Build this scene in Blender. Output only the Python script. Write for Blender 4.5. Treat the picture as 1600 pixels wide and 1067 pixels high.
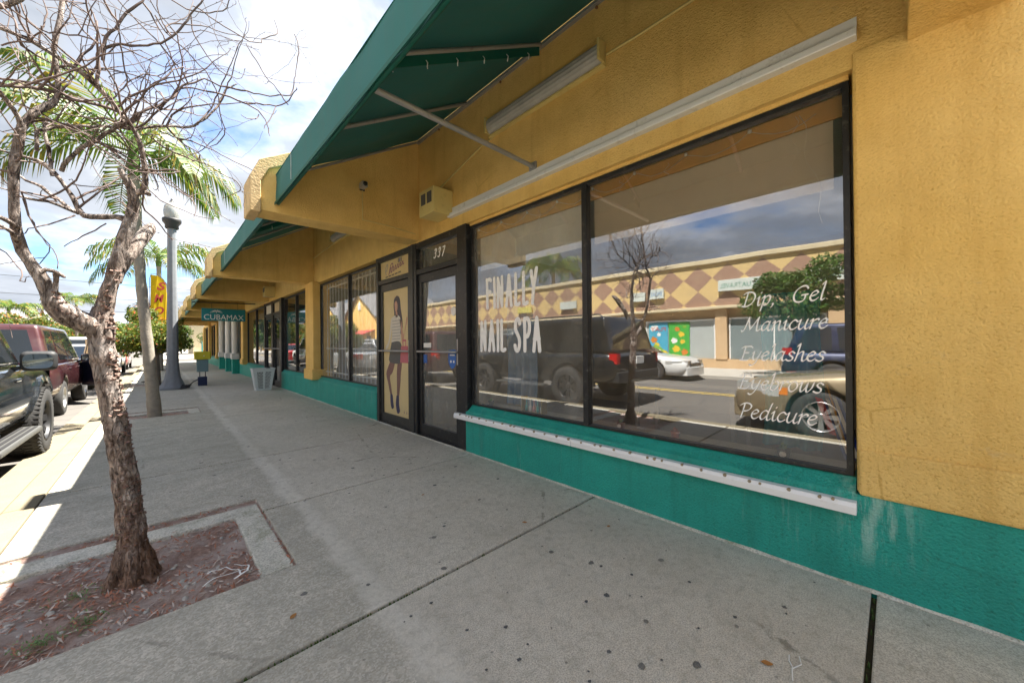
import bpy, bmesh, math, random
from mathutils import Vector, Matrix, noise
random.seed(7)
R = math.radians
for o in list(bpy.data.objects):
    bpy.data.objects.remove(o)
SC = bpy.context.scene
COL = SC.collection

# ------------------------------------------------------------------ camera
cam = bpy.data.cameras.new('camera')
cam.sensor_width = 36.0
cam.lens = 574.0 / 1600.0 * 36.0
cam.clip_start = 0.05
cam.clip_end = 3000
camo = bpy.data.objects.new('camera', cam)
COL.objects.link(camo)
yaw, roll, pitch = R(43.8), R(0.55), R(0.22)
F = Vector((math.sin(yaw), math.cos(yaw), 0)); Rt = Vector((math.cos(yaw), -math.sin(yaw), 0)); U = Vector((0, 0, 1))
F, U = F * math.cos(pitch) + U * math.sin(pitch), U * math.cos(pitch) - F * math.sin(pitch)
R2 = Rt * math.cos(roll) - U * math.sin(roll); U2 = U * math.cos(roll) + Rt * math.sin(roll)
m = Matrix.Identity(4)
for i in range(3):
    m[i][0] = R2[i]; m[i][1] = U2[i]; m[i][2] = -F[i]
m[0][3], m[1][3], m[2][3] = 0, 0, 1.2
camo.matrix_world = m
SC.camera = camo

# ------------------------------------------------------------------ sky, sun, exposure
SUN_EL, SUN_AZ = R(64), R(-8)          # azimuth measured from +X (behind the shops) towards +Y
sun_dir = Vector((math.cos(SUN_EL) * math.cos(SUN_AZ), math.cos(SUN_EL) * math.sin(SUN_AZ), math.sin(SUN_EL)))
W = bpy.data.worlds.new('World'); SC.world = W; W.use_nodes = True
nt = W.node_tree; nt.nodes.clear()
def wn(t, **k):
    n = nt.nodes.new(t)
    for a, v in k.items(): setattr(n, a, v)
    return n
def wl(a, b): nt.links.new(a, b)
out = wn('ShaderNodeOutputWorld'); bg = wn('ShaderNodeBackground')
sky = wn('ShaderNodeTexSky', sky_type='NISHITA', sun_disc=False)
sky.sun_elevation = SUN_EL
sky.sun_rotation = math.atan2(sun_dir.x, sun_dir.y)
sky.air_density = 1.0; sky.dust_density = 0.3; sky.ozone_density = 3.0
tc = wn('ShaderNodeTexCoord'); sep = wn('ShaderNodeSeparateXYZ'); wl(tc.outputs['Generated'], sep.inputs[0])
def wm(op, a, b=None, c=None, clamp=False):
    n = wn('ShaderNodeMath', operation=op); n.use_clamp = clamp
    for i, v in enumerate((a, b, c)):
        if v is None: continue
        if isinstance(v, (int, float)): n.inputs[i].default_value = v
        else: wl(v, n.inputs[i])
    return n.outputs[0]
zc = wm('MAXIMUM', sep.outputs[2], 0.0)
den = wm('ADD', zc, 0.22)
cx_ = wm('DIVIDE', sep.outputs[0], den); cy_ = wm('DIVIDE', sep.outputs[1], den)
comb = wn('ShaderNodeCombineXYZ'); wl(cx_, comb.inputs[0]); wl(cy_, comb.inputs[1]); comb.inputs[2].default_value = 0.4
def wnoise(scale, detail, rough, off, dist=0.0):
    mp = wn('ShaderNodeMapping'); mp.inputs['Location'].default_value = off; wl(comb.outputs[0], mp.inputs[0])
    n = wn('ShaderNodeTexNoise'); n.inputs['Scale'].default_value = scale; n.inputs['Detail'].default_value = detail
    n.inputs['Roughness'].default_value = rough; n.inputs['Distortion'].default_value = dist; wl(mp.outputs[0], n.inputs['Vector'])
    return n.outputs[0]
n1 = wnoise(1.15, 10, 0.56, (4.0, 3.0, 0), 0.15)
n2 = wnoise(2.2, 9, 0.6, (1.3, -4.2, 2.0), 0.2)
def wramp(v, stops):
    r = wn('ShaderNodeValToRGB'); e = r.color_ramp.elements
    while len(e) > 1: e.remove(e[-1])
    for i, (p, c) in enumerate(stops):
        q = e[0] if i == 0 else e.new(p)
        q.position = p; q.color = (*c, 1)
    wl(v, r.inputs[0]); return r.outputs[0]
cover = wramp(n1, [(0.35, (0, 0, 0)), (0.44, (0.8,) * 3), (0.52, (1,) * 3)])
thick = wm('ADD', wm('MULTIPLY', n1, 0.75), wm('MULTIPLY', n2, 0.6))
cloudcol = wramp(thick, [(0.46, (1.0, 1.0, 1.0)), (0.56, (0.66, 0.68, 0.72)), (0.66, (0.37, 0.40, 0.45)), (0.84, (0.22, 0.25, 0.30))])
csc = wn('ShaderNodeMixRGB', blend_type='MULTIPLY'); csc.inputs[0].default_value = 1; wl(cloudcol, csc.inputs[1]); csc.inputs[2].default_value = (4.6, 4.52, 4.42, 1)
mix = wn('ShaderNodeMixRGB'); wl(cover, mix.inputs[0]); skm = wn('ShaderNodeMixRGB', blend_type='MULTIPLY'); skm.inputs[0].default_value = 1; wl(sky.outputs[0], skm.inputs[1]); skm.inputs[2].default_value = (0.42, 0.50, 0.58, 1); wl(skm.outputs[0], mix.inputs[1]); wl(csc.outputs[0], mix.inputs[2])
wl(mix.outputs[0], bg.inputs[0]); bg.inputs[1].default_value = 0.05; wl(bg.outputs[0], out.inputs[0])

sl = bpy.data.lights.new('sun', 'SUN'); sl.energy = 2.6; sl.angle = R(0.6); sl.color = (1.0, 0.95, 0.86)
so = bpy.data.objects.new('sun', sl); COL.objects.link(so)
so.rotation_euler = sun_dir.to_track_quat('Z', 'Y').to_euler()
SC.view_settings.view_transform = 'Standard'; SC.view_settings.look = 'None'
SC.view_settings.exposure = 3.4; SC.view_settings.gamma = 1
SC.render.engine = 'CYCLES'
SC.cycles.use_denoising = True
SC.cycles.max_bounces = 10; SC.cycles.diffuse_bounces = 4; SC.cycles.glossy_bounces = 5; SC.cycles.transparent_max_bounces = 16
SC.cycles.sample_clamp_indirect = 8.0
SC.cycles.caustics_reflective = False; SC.cycles.caustics_refractive = False

# ------------------------------------------------------------------ node helper for materials
class NB:
    def __init__(s, name):
        s.m = bpy.data.materials.new(name); s.m.use_nodes = True
        s.t = s.m.node_tree; s.t.nodes.clear()
        s.out = s.t.nodes.new('ShaderNodeOutputMaterial')
        s.geo = None; s.obj = None
    def n(s, t, **k):
        n = s.t.nodes.new(t)
        for a, v in k.items(): setattr(n, a, v)
        return n
    def l(s, a, b): s.t.links.new(a, b)
    def setin(s, sock, v):
        if v is None: return
        if hasattr(v, 'is_linked') or hasattr(v, 'links'): s.l(v, sock)
        else:
            if isinstance(v, (tuple, list)) and len(v) == 3 and sock.type == 'RGBA': v = (*v, 1)
            sock.default_value = v
    def pos(s):
        if not s.geo: s.geo = s.n('ShaderNodeNewGeometry')
        return s.geo.outputs['Position']
    def oc(s):
        if not s.obj: s.obj = s.n('ShaderNodeTexCoord')
        return s.obj.outputs['Object']
    def map(s, v, scale=(1, 1, 1), loc=(0, 0, 0), rot=(0, 0, 0)):
        n = s.n('ShaderNodeMapping'); s.l(v, n.inputs[0]); n.inputs['Scale'].default_value = scale
        n.inputs['Location'].default_value = loc; n.inputs['Rotation'].default_value = rot
        return n.outputs[0]
    def noise(s, v, scale, detail=4, rough=0.55, dist=0.0, color=False):
        n = s.n('ShaderNodeTexNoise'); s.l(v, n.inputs['Vector'])
        n.inputs['Scale'].default_value = scale; n.inputs['Detail'].default_value = detail
        n.inputs['Roughness'].default_value = rough; n.inputs['Distortion'].default_value = dist
        return n.outputs[1 if color else 0]
    def vor(s, v, scale, feature='F1', out='Distance', rand=1.0):
        n = s.n('ShaderNodeTexVoronoi', feature=feature); s.l(v, n.inputs['Vector']); n.inputs['Scale'].default_value = scale
        n.inputs['Randomness'].default_value = rand
        return n.outputs[out]
    def ramp(s, v, stops, interp='LINEAR'):
        r = s.n('ShaderNodeValToRGB'); r.color_ramp.interpolation = interp; e = r.color_ramp.elements
        while len(e) > 1: e.remove(e[-1])
        for i, (p, c) in enumerate(stops):
            if isinstance(c, (int, float)): c = (c, c, c)
            q = e[0] if i == 0 else e.new(p)
            q.position = p; q.color = (*c, 1)
        s.l(v, r.inputs[0]); return r.outputs[0]
    def mix(s, f, a, b, mode='MIX'):
        n = s.n('ShaderNodeMixRGB', blend_type=mode)
        s.setin(n.inputs[0], f); s.setin(n.inputs[1], a); s.setin(n.inputs[2], b); return n.outputs[0]
    def math(s, op, a, b=None, c=None, clamp=False):
        n = s.n('ShaderNodeMath', operation=op); n.use_clamp = clamp
        for i, v in enumerate((a, b, c)): s.setin(n.inputs[i], v)
        return n.outputs[0]
    def sep(s, v):
        n = s.n('ShaderNodeSeparateXYZ'); s.l(v, n.inputs[0]); return n.outputs
    def bump(s, h, strength=0.3, dist=0.01, normal=None):
        n = s.n('ShaderNodeBump'); n.inputs['Strength'].default_value = strength; n.inputs['Distance'].default_value = dist
        s.setin(n.inputs['Height'], h); s.setin(n.inputs['Normal'], normal); return n.outputs[0]
    def pbr(s, col, rough=0.6, normal=None, metal=0.0, spec=0.5, coat=0.0, emit=None, estr=0.0, trans=0.0, alpha=None, sheen=0.0):
        p = s.n('ShaderNodeBsdfPrincipled')
        s.setin(p.inputs['Base Color'], col); s.setin(p.inputs['Roughness'], rough); s.setin(p.inputs['Metallic'], metal)
        s.setin(p.inputs['Specular IOR Level'], spec); s.setin(p.inputs['Coat Weight'], coat); s.setin(p.inputs['Transmission Weight'], trans)
        if coat: p.inputs['Coat Roughness'].default_value = 0.05
        if normal is not None: s.l(normal, p.inputs['Normal'])
        if emit is not None:
            s.setin(p.inputs['Emission Color'], emit); p.inputs['Emission Strength'].default_value = estr
        s.l(p.outputs[0], s.out.inputs[0]); return p
MATS = {}
def simple(name, col, rough=0.6, metal=0.0, spec=0.5, coat=0.0, var=0.12, vs=6.0, bump=0.0, bs=60.0, sp='obj'):
    if name in MATS: return MATS[name]
    b = NB(name); v = b.oc() if sp == 'obj' else b.pos()
    n = b.noise(v, vs, 5, 0.6)
    c = b.mix(b.math('MULTIPLY', b.ramp(n, [(0.3, 0), (0.75, 1)]), var), col, tuple(x * 0.45 for x in col))
    nm = b.bump(b.noise(v, bs, 3), bump, 0.01) if bump else None
    rr = b.math('ADD', b.math('MULTIPLY', n, 0.14), rough - 0.07)
    b.pbr(c, rr, nm, metal, spec, coat)
    MATS[name] = b.m; return b.m

def make_stucco(name, col, dark, light, grime=0.5, bscale=42, bstr=0.55, rough=0.75, spec=0.3, efflo=None):
    b = NB(name); v = b.pos()
    big = b.noise(v, 0.9, 5, 0.6); mid = b.noise(v, 5, 5, 0.6)
    c = b.mix(b.ramp(big, [(0.32, 0), (0.7, 1)]), col, light)
    c = b.mix(b.math('MULTIPLY', b.ramp(mid, [(0.35, 0.0), (0.75, 1.0)]), 0.35), c, dark)
    st = b.noise(b.map(v, (5, 5, 0.35)), 1.6, 6, 0.65)
    c = b.mix(b.math('MULTIPLY', b.ramp(st, [(0.5, 0), (0.72, 1)]), grime), c, dark)
    lum = b.noise(b.map(v, (1, 1, 1.15)), bscale, 5, 0.68, 0.2)
    lum2 = b.vor(b.map(v, (1, 1, 1.1)), bscale * 1.3, 'SMOOTH_F1')
    h = b.math('ADD', b.math('MULTIPLY', lum, 0.8), b.math('MULTIPLY', lum2, 0.45))
    patch = b.ramp(b.noise(v, 0.7, 3, 0.5), [(0.36, 0.5), (0.62, 1.0)])
    h = b.math('MULTIPLY', h, patch)
    h = b.math('ADD', h, b.math('MULTIPLY', b.noise(v, 9, 4, 0.6), 0.45))
    pits = b.ramp(lum, [(0.34, 1.0), (0.46, 0.0)])
    c = b.mix(b.math('MULTIPLY', b.math('MULTIPLY', pits, patch), 0.8), c, dark)
    ck = b.vor(b.map(b.math('ADD', 0, 0) if False else v, (1, 1, 1.3)), 0.75, 'DISTANCE_TO_EDGE')
    ckn = b.math('ADD', ck, b.math('MULTIPLY', b.math('SUBTRACT', b.noise(v, 6, 5, 0.7), 0.5), 0.035))
    crack = b.math('MULTIPLY', b.ramp(ckn, [(0.0, 1), (0.0035, 0)]), b.ramp(b.noise(v, 0.8, 3), [(0.5, 0), (0.6, 1)]))
    c = b.mix(b.math('MULTIPLY', crack, 0.6), c, dark)
    scuff = b.noise(b.map(v, (1, 0.5, 1)), 9, 8, 0.78, 1.2)
    c = b.mix(b.math('MULTIPLY', b.ramp(scuff, [(0.62, 0), (0.70, 1)]), 0.35), c, tuple(q * .5 + .16 for q in light))
    if efflo:
        e = b.noise(b.map(v, (7, 7, 0.8)), 1.3, 7, 0.7)
        c = b.mix(b.math('MULTIPLY', b.ramp(e, [(0.60, 0), (0.74, 1)]), 0.6), c, efflo)
        sp = b.sep(v)
        run = b.ramp(b.noise(b.map(v, (9, 9, 1.4)), 2.0, 7, 0.7), [(0.46, 0), (0.60, 1)])
        near = b.math('MULTIPLY', b.ramp(b.math('ABSOLUTE', b.math('SUBTRACT', sp[1], 0.07)), [(0.05, 1), (0.17, 0)]), b.ramp(sp[2], [(0.10, 0), (0.24, 1)]))
        c = b.mix(b.math('MULTIPLY', b.math('MULTIPLY', run, near), 0.55), c, (0.42, 0.62, 0.56))
    b.pbr(c, rough, b.bump(h, bstr, 0.012), spec=spec)
    MATS[name] = b.m; return b.m
make_stucco('stucco_yellow', (0.84, 0.555, 0.165), (0.58, 0.34, 0.08), (0.87, 0.61, 0.22), 0.40, 80, 1.0)
make_stucco('stucco_cap', (0.64, 0.45, 0.20), (0.30, 0.19, 0.08), (0.70, 0.52, 0.28), 0.45, 44, 0.9)
make_stucco('green_paint', (0.012, 0.30, 0.245), (0.010, 0.175, 0.14), (0.02, 0.36, 0.30), 0.5, 70, 0.8, 0.55, 0.4, efflo=(0.22, 0.42, 0.38))
make_stucco('stucco_far', (0.60, 0.42, 0.24), (0.35, 0.22, 0.12), (0.66, 0.47, 0.28), 0.3, 30, 0.4)
make_stucco('stucco_cream', (0.66, 0.56, 0.36), (0.4, 0.32, 0.2), (0.7, 0.6, 0.42), 0.3, 30, 0.3)

# paved concrete: washed and smooth under the awnings, bare aggregate outside the drip line
b = NB('slab_concrete'); v = b.pos(); s_ = b.sep(v)
drip = b.math('ADD', s_[0], b.math('MULTIPLY', b.math('SUBTRACT', b.noise(v, 2.5, 4, 0.6), 0.5), 0.22))
inside = b.ramp(drip, [(0.0, 0), (0.68, 0), (0.92, 1)])
edge = b.ramp(drip, [(0.0, 0), (0.67, 0), (0.72, 1), (0.78, 1), (0.84, 0)])
fine = b.noise(v, 170, 3, 0.7); agg = b.vor(v, 130, out='Color'); agg_s = b.sep(agg)[0]
big = b.noise(v, 1.3, 7, 0.65); mid = b.noise(v, 7, 6, 0.65)
rough_c = b.mix(b.ramp(agg_s, [(0.2, 0), (0.95, 1)]), (0.40, 0.375, 0.32), (0.66, 0.62, 0.54))
rough_c = b.mix(b.math('MULTIPLY', b.ramp(mid, [(0.4, 0), (0.7, 1)]), 0.45), rough_c, (0.25, 0.24, 0.205))
rough_c = b.mix(b.math('MULTIPLY', b.ramp(b.noise(b.map(v, (0.5, 2.0, 1)), 1.4, 8, 0.72, 0.8), [(0.46, 0), (0.66, 1)]), 0.42), rough_c, (0.22, 0.215, 0.175))
smooth_c = b.mix(b.ramp(big, [(0.3, 0), (0.7, 1)]), (0.66, 0.62, 0.54), (0.76, 0.715, 0.625))
smooth_c = b.mix(b.math('MULTIPLY', b.ramp(fine, [(0.42, 1), (0.56, 0)]), 0.65), smooth_c, (0.24, 0.22, 0.19))
blot = b.noise(v, 3.2, 8, 0.7, 0.6)
smooth_c = b.mix(b.math('MULTIPLY', b.ramp(blot, [(0.50, 0), (0.70, 1)]), 0.4), smooth_c, (0.36, 0.325, 0.27))
grit = b.noise(b.map(v, (1.0, 0.4, 1)), 1.7, 9, 0.75, 1.0)
smooth_c = b.mix(b.math('MULTIPLY', b.ramp(grit, [(0.47, 0), (0.64, 1)]), 0.28), smooth_c, (0.38, 0.34, 0.275))
c = b.mix(inside, rough_c, smooth_c)
c = b.mix(b.math('MULTIPLY', edge, 0.55), c, (0.72, 0.69, 0.62))
oi_ = b.n('ShaderNodeObjectInfo')
c = b.mix(b.math('MULTIPLY', oi_.outputs['Random'], 0.22), c, (0.40, 0.375, 0.30))
wear = b.noise(v, 22, 8, 0.75, 0.5)
c = b.mix(b.math('MULTIPLY', b.ramp(wear, [(0.48, 0), (0.64, 1)]), 0.5), c, (0.30, 0.28, 0.23))
hc = b.vor(v, 0.45, 'DISTANCE_TO_EDGE'); hc = b.math('ADD', hc, b.math('MULTIPLY', b.math('SUBTRACT', b.noise(v, 7, 6, .7), .5), .05))
c = b.mix(b.math('MULTIPLY', b.ramp(hc, [(0.0, 1), (0.0025, 0)]), b.ramp(b.noise(v, .9, 2), [(.52, 0), (.6, .7)])), c, (0.16, 0.15, 0.12))
oldm = b.ramp(b.noise(v, 0.55, 6, 0.6), [(0.45, 0), (0.68, 1)])
c = b.mix(b.math('MULTIPLY', oldm, 0.25), c, (0.30, 0.30, 0.25))
spots = b.vor(v, 9.0); c = b.mix(b.math('MULTIPLY', b.ramp(spots, [(0.045, 1), (0.06, 0)]), 0.45), c, (0.07, 0.07, 0.075))
hh = b.math('ADD', b.math('MULTIPLY', fine, 0.5), b.math('MULTIPLY', agg_s, b.math('SUBTRACT', 1.1, inside)))
b.pbr(c, 0.85, b.bump(hh, 0.6, 0.005), spec=0.3); MATS['slab_concrete'] = b.m
def make_concrete(name, c0, c1, dk, sc=120, moss=0.0):
    b = NB(name); v = b.pos()
    c = b.mix(b.ramp(b.noise(v, 2.0, 7, 0.65), [(0.3, 0), (0.7, 1)]), c0, c1)
    a = b.noise(v, sc, 3, 0.7)
    c = b.mix(b.math('MULTIPLY', b.ramp(a, [(0.36, 1), (0.55, 0)]), 0.6), c, dk)
    c = b.mix(b.math('MULTIPLY', b.ramp(b.noise(v, 6, 6, 0.7), [(0.52, 0), (0.72, 1)]), 0.5), c, dk)
    if moss: c = b.mix(b.math('MULTIPLY', b.ramp(b.noise(v, 5, 6, 0.7), [(0.5, 0), (0.66, 1)]), moss), c, (0.10, 0.12, 0.035))
    b.pbr(c, 0.88, b.bump(a, 0.4, 0.006), spec=0.25); MATS[name] = b.m
make_concrete('kerb_concrete', (0.17, 0.14, 0.088), (0.21, 0.175, 0.115), (0.22, 0.20, 0.15))
make_concrete('border_concrete', (0.58, 0.56, 0.49), (0.66, 0.635, 0.56), (0.16, 0.16, 0.13), 100, 0.5)
make_concrete('joint_dirt', (0.03, 0.026, 0.018), (0.06, 0.052, 0.03), (0.02, 0.018, 0.012), 150, 0.8)
make_concrete('far_walk_concrete', (0.42, 0.39, 0.34), (0.5, 0.47, 0.42), (0.3, 0.28, 0.24), 60)
make_concrete('ground_dirt', (0.20, 0.18, 0.13), (0.26, 0.24, 0.17), (0.12, 0.12, 0.07), 12)
b = NB('asphalt'); v = b.pos()
c = b.mix(b.ramp(b.noise(v, 0.8, 7, 0.65), [(0.3, 0), (0.7, 1)]), (0.10, 0.092, 0.083), (0.135, 0.124, 0.11))
ag = b.sep(b.vor(v, 70, out='Color'))[0]
c = b.mix(b.math('MULTIPLY', ag, 0.4), c, (0.11, 0.105, 0.10))
crk = b.vor(b.map(v, (1, 0.6, 1)), 1.4, 'DISTANCE_TO_EDGE')
wob = b.noise(v, 3.0, 5)
c = b.mix(b.ramp(b.math('ADD', crk, b.math('MULTIPLY', wob, 0.02)), [(0.012, 0.8), (0.02, 0)]), c, (0.05, 0.05, 0.05))
oil = b.noise(b.map(v, (0.9, 0.25, 1)), 1.1, 5, 0.6)
c = b.mix(b.math('MULTIPLY', b.ramp(oil, [(0.55, 0), (0.75, 1)]), 0.5), c, (0.12, 0.115, 0.11))
b.pbr(c, 0.85, b.bump(ag, 0.4, 0.008), spec=0.3); MATS['asphalt'] = b.m
b = NB('road_paint_yellow'); v = b.pos()
c = b.mix(b.ramp(b.noise(v, 14, 6, 0.7), [(0.42, 0), (0.62, 1)]), (0.62, 0.42, 0.06), (0.30, 0.26, 0.16))
b.pbr(c, 0.8); MATS['road_paint_yellow'] = b.m
b = NB('mulch_soil'); v = b.pos()
c = b.mix(b.ramp(b.noise(v, 40, 6, 0.75), [(0.3, 0), (0.7, 1)]), (0.22, 0.13, 0.10), (0.52, 0.37, 0.31))
c = b.mix(b.ramp(b.noise(v, 3.0, 5, 0.6), [(0.45, 0), (0.65, 1)]), c, (0.56, 0.48, 0.44))
b.pbr(c, 0.95, b.bump(b.noise(v, 90, 5, 0.8), 0.9, 0.02), spec=0.1); MATS['mulch_soil'] = b.m

def worn_metal(name, col, wear, rough=0.45, metal=0.3, amt=0.5, scale=14):
    b = NB(name); v = b.pos()
    n = b.noise(v, scale, 7, 0.72); n2 = b.noise(v, 2.0, 4)
    c = b.mix(b.math('MULTIPLY', b.ramp(n, [(0.56, 0), (0.66, 1)]), amt), col, wear)
    c = b.mix(b.math('MULTIPLY', n2, 0.25), c, tuple(min(1, x * 2.2 + 0.02) for x in col))
    b.pbr(c, b.math('ADD', b.math('MULTIPLY', n, 0.3), rough - 0.15), b.bump(n, 0.12, 0.004), metal=metal); MATS[name] = b.m
worn_metal('black_frame', (0.014, 0.015, 0.017), (0.13, 0.125, 0.11), 0.42, 0.2, 0.5)
worn_metal('door_frame_dark', (0.035, 0.037, 0.036), (0.16, 0.15, 0.13), 0.45, 0.3, 0.55)
worn_metal('white_metal', (0.70, 0.71, 0.70), (0.36, 0.35, 0.31), 0.45, 0.1, 0.55, 9)
worn_metal('white_track', (0.78, 0.79, 0.80), (0.60, 0.60, 0.58), 0.4, 0.05, 0.4, 9)
worn_metal('grey_pipe', (0.33, 0.33, 0.33), (0.18, 0.12, 0.08), 0.5, 0.5, 0.5, 22)
worn_metal('cream_metal', (0.62, 0.46, 0.17), (0.34, 0.25, 0.10), 0.6, 0.0, 0.5, 10)
simple('rust_brown', (0.20, 0.095, 0.04), 0.8, bump=0.4)
simple('dirty_nut', (0.32, 0.26, 0.17), 0.7, 0.2, bump=0.4)
simple('dark_plastic', (0.018, 0.018, 0.02), 0.5)
simple('white_paint', (0.78, 0.78, 0.76), 0.5, var=0.05)
simple('letter_white', (0.94, 0.94, 0.93), 0.55, var=0.03)
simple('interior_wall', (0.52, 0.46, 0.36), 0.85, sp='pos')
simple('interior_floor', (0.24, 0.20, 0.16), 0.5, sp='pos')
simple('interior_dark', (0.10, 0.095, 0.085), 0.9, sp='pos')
simple('wood_valance', (0.72, 0.40, 0.085), 0.55, var=0.4, vs=9)
simple('ceiling_tile', (0.6, 0.58, 0.54), 0.9, sp='pos')

def fabric(name, col, trans=0.35, rough=0.8, streak=0.3, bumps=0.15):
    b = NB(name); v = b.pos()
    n = b.noise(b.map(v, (6, 6, 0.6)), 2.0, 6, 0.65); n2 = b.noise(v, 1.6, 5, 0.6)
    c = b.mix(b.math('MULTIPLY', b.ramp(n, [(0.45, 0), (0.75, 1)]), streak), col, tuple(x * 0.6 + 0.05 for x in col))
    c = b.mix(b.math('MULTIPLY', n2, 0.35), c, tuple(x * 0.55 for x in col))
    w = b.noise(v, 420, 2, 0.6)
    nm = b.bump(w, bumps, 0.003)
    p = b.pbr(c, rough, nm, spec=0.25)
    t = b.n('ShaderNodeBsdfTranslucent'); b.setin(t.inputs[0], c)
    ms = b.n('ShaderNodeMixShader'); ms.inputs[0].default_value = trans
    b.l(p.outputs[0], ms.inputs[1]); b.l(t.outputs[0], ms.inputs[2]); b.l(ms.outputs[0], b.out.inputs[0])
    MATS[name] = b.m; return b.m
fabric('awning_green', (0.040, 0.190, 0.178), 0.13, 0.65, 0.5)
fabric('awning_trim', (0.010, 0.115, 0.085), 0.05, 0.55)
fabric('shade_grey', (0.80, 0.76, 0.69), 0.08, 0.85, 0.1)
fabric('curtain_blue', (0.30, 0.42, 0.58), 0.3, 0.85, 0.1)
fabric('curtain_teal', (0.03, 0.26, 0.34), 0.2, 0.8, 0.1)
fabric('flag_yellow', (0.80, 0.56, 0.012), 0.35, 0.7, 0.05)

def glass(name, tint, base, boost, rough=0.0, dirt_haze=0.10):
    """storefront pane: clear or tinted sheet with a mirror-like face and a film of grime and painted pale haze"""
    b = NB(name); v = b.pos()
    lw = b.n('ShaderNodeLayerWeight'); lw.inputs['Blend'].default_value = 0.5
    wob = b.noise(v, 1.1, 2, 0.4)
    nm = b.bump(wob, 0.022, 0.05)
    if not b.geo: b.pos()
    front = b.math('SUBTRACT', 1.0, b.geo.outputs['Backfacing'])
    fac = b.math('MULTIPLY', b.math('ADD', b.math('MULTIPLY', b.math('POWER', lw.outputs['Facing'], 3.0), boost), base, clamp=True), front)
    tr = b.n('ShaderNodeBsdfTransparent'); b.setin(tr.inputs[0], tuple(q ** .5 for q in tint))
    gl = b.n('ShaderNodeBsdfGlossy'); gl.inputs['Roughness'].default_value = rough; b.setin(gl.inputs[0], (0.97, 0.98, 1.0)); b.l(nm, gl.inputs['Normal'])
    ms = b.n('ShaderNodeMixShader'); b.l(fac, ms.inputs[0]); b.l(tr.outputs[0], ms.inputs[1]); b.l(gl.outputs[0], ms.inputs[2])
    df = b.n('ShaderNodeBsdfDiffuse'); b.setin(df.inputs[0], (0.6, 0.58, 0.52))
    dn = b.noise(b.map(v, (1, 1, 0.5)), 5, 7, 0.72)
    df_f = b.math('MULTIPLY', b.math('MULTIPLY', b.ramp(dn, [(0.4, 0.25), (0.75, 1)]), dirt_haze), front)
    m2 = b.n('ShaderNodeMixShader'); b.l(df_f, m2.inputs[0]); b.l(ms.outputs[0], m2.inputs[1]); b.l(df.outputs[0], m2.inputs[2])
    b.l(m2.outputs[0], b.out.inputs[0]); MATS[name] = b.m; return b.m
glass('pane_clear', (0.94, 0.95, 0.93), 0.19, .42, dirt_haze=0.30)  # thick diffuse film paints bright haze onto the clear pane, beyond its grime
glass('pane_tinted', (0.82, 0.76, 0.67), 0.24, .5, dirt_haze=0.08)
glass('pane_far', (0.55, 0.58, 0.58), 0.18, .5, dirt_haze=0.06)
def carglass(name, col=(0.012, 0.015, 0.017)):
    b = NB(name); b.pbr(col, 0.03, spec=0.9); MATS[name] = b.m
carglass('car_glass'); carglass('car_glass_light', (0.05, 0.06, 0.065))
def paint(name, col, metal=0.35, rough=0.28, coat=1.0, dust=0.15):
    if name in MATS: return MATS[name]
    b = NB(name); v = b.oc()
    d = b.ramp(b.noise(v, 2.5, 6, 0.7), [(0.4, 0), (0.8, 1)])
    c = b.mix(b.math('MULTIPLY', d, dust), col, (0.32, 0.29, 0.25))
    b.pbr(c, b.math('ADD', b.math('MULTIPLY', d, 0.18), rough), None, metal, coat=coat); MATS[name] = b.m; return b.m
simple('tyre_rubber', (0.035, 0.034, 0.033), 0.85, bump=0.3, bs=40, var=0.5, vs=12)
simple('rim_alloy', (0.50, 0.50, 0.50), 0.35, 0.8, var=0.3)
simple('rim_dark', (0.05, 0.05, 0.052), 0.4, 0.6)
simple('trim_black', (0.022, 0.022, 0.023), 0.6, bump=0.2)
simple('chrome', (0.65, 0.65, 0.66), 0.15, 0.95, var=0.05)
b = NB('lamp_red'); b.pbr((0.48, 0.012, 0.012), 0.12, coat=1.0); MATS['lamp_red'] = b.m
b = NB('lamp_amber'); b.pbr((0.72, 0.22, 0.02), 0.12, coat=1.0); MATS['lamp_amber'] = b.m
b = NB('lamp_clear'); b.pbr((0.62, 0.62, 0.60), 0.08, coat=1.0, metal=0.3); MATS['lamp_clear'] = b.m

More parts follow.
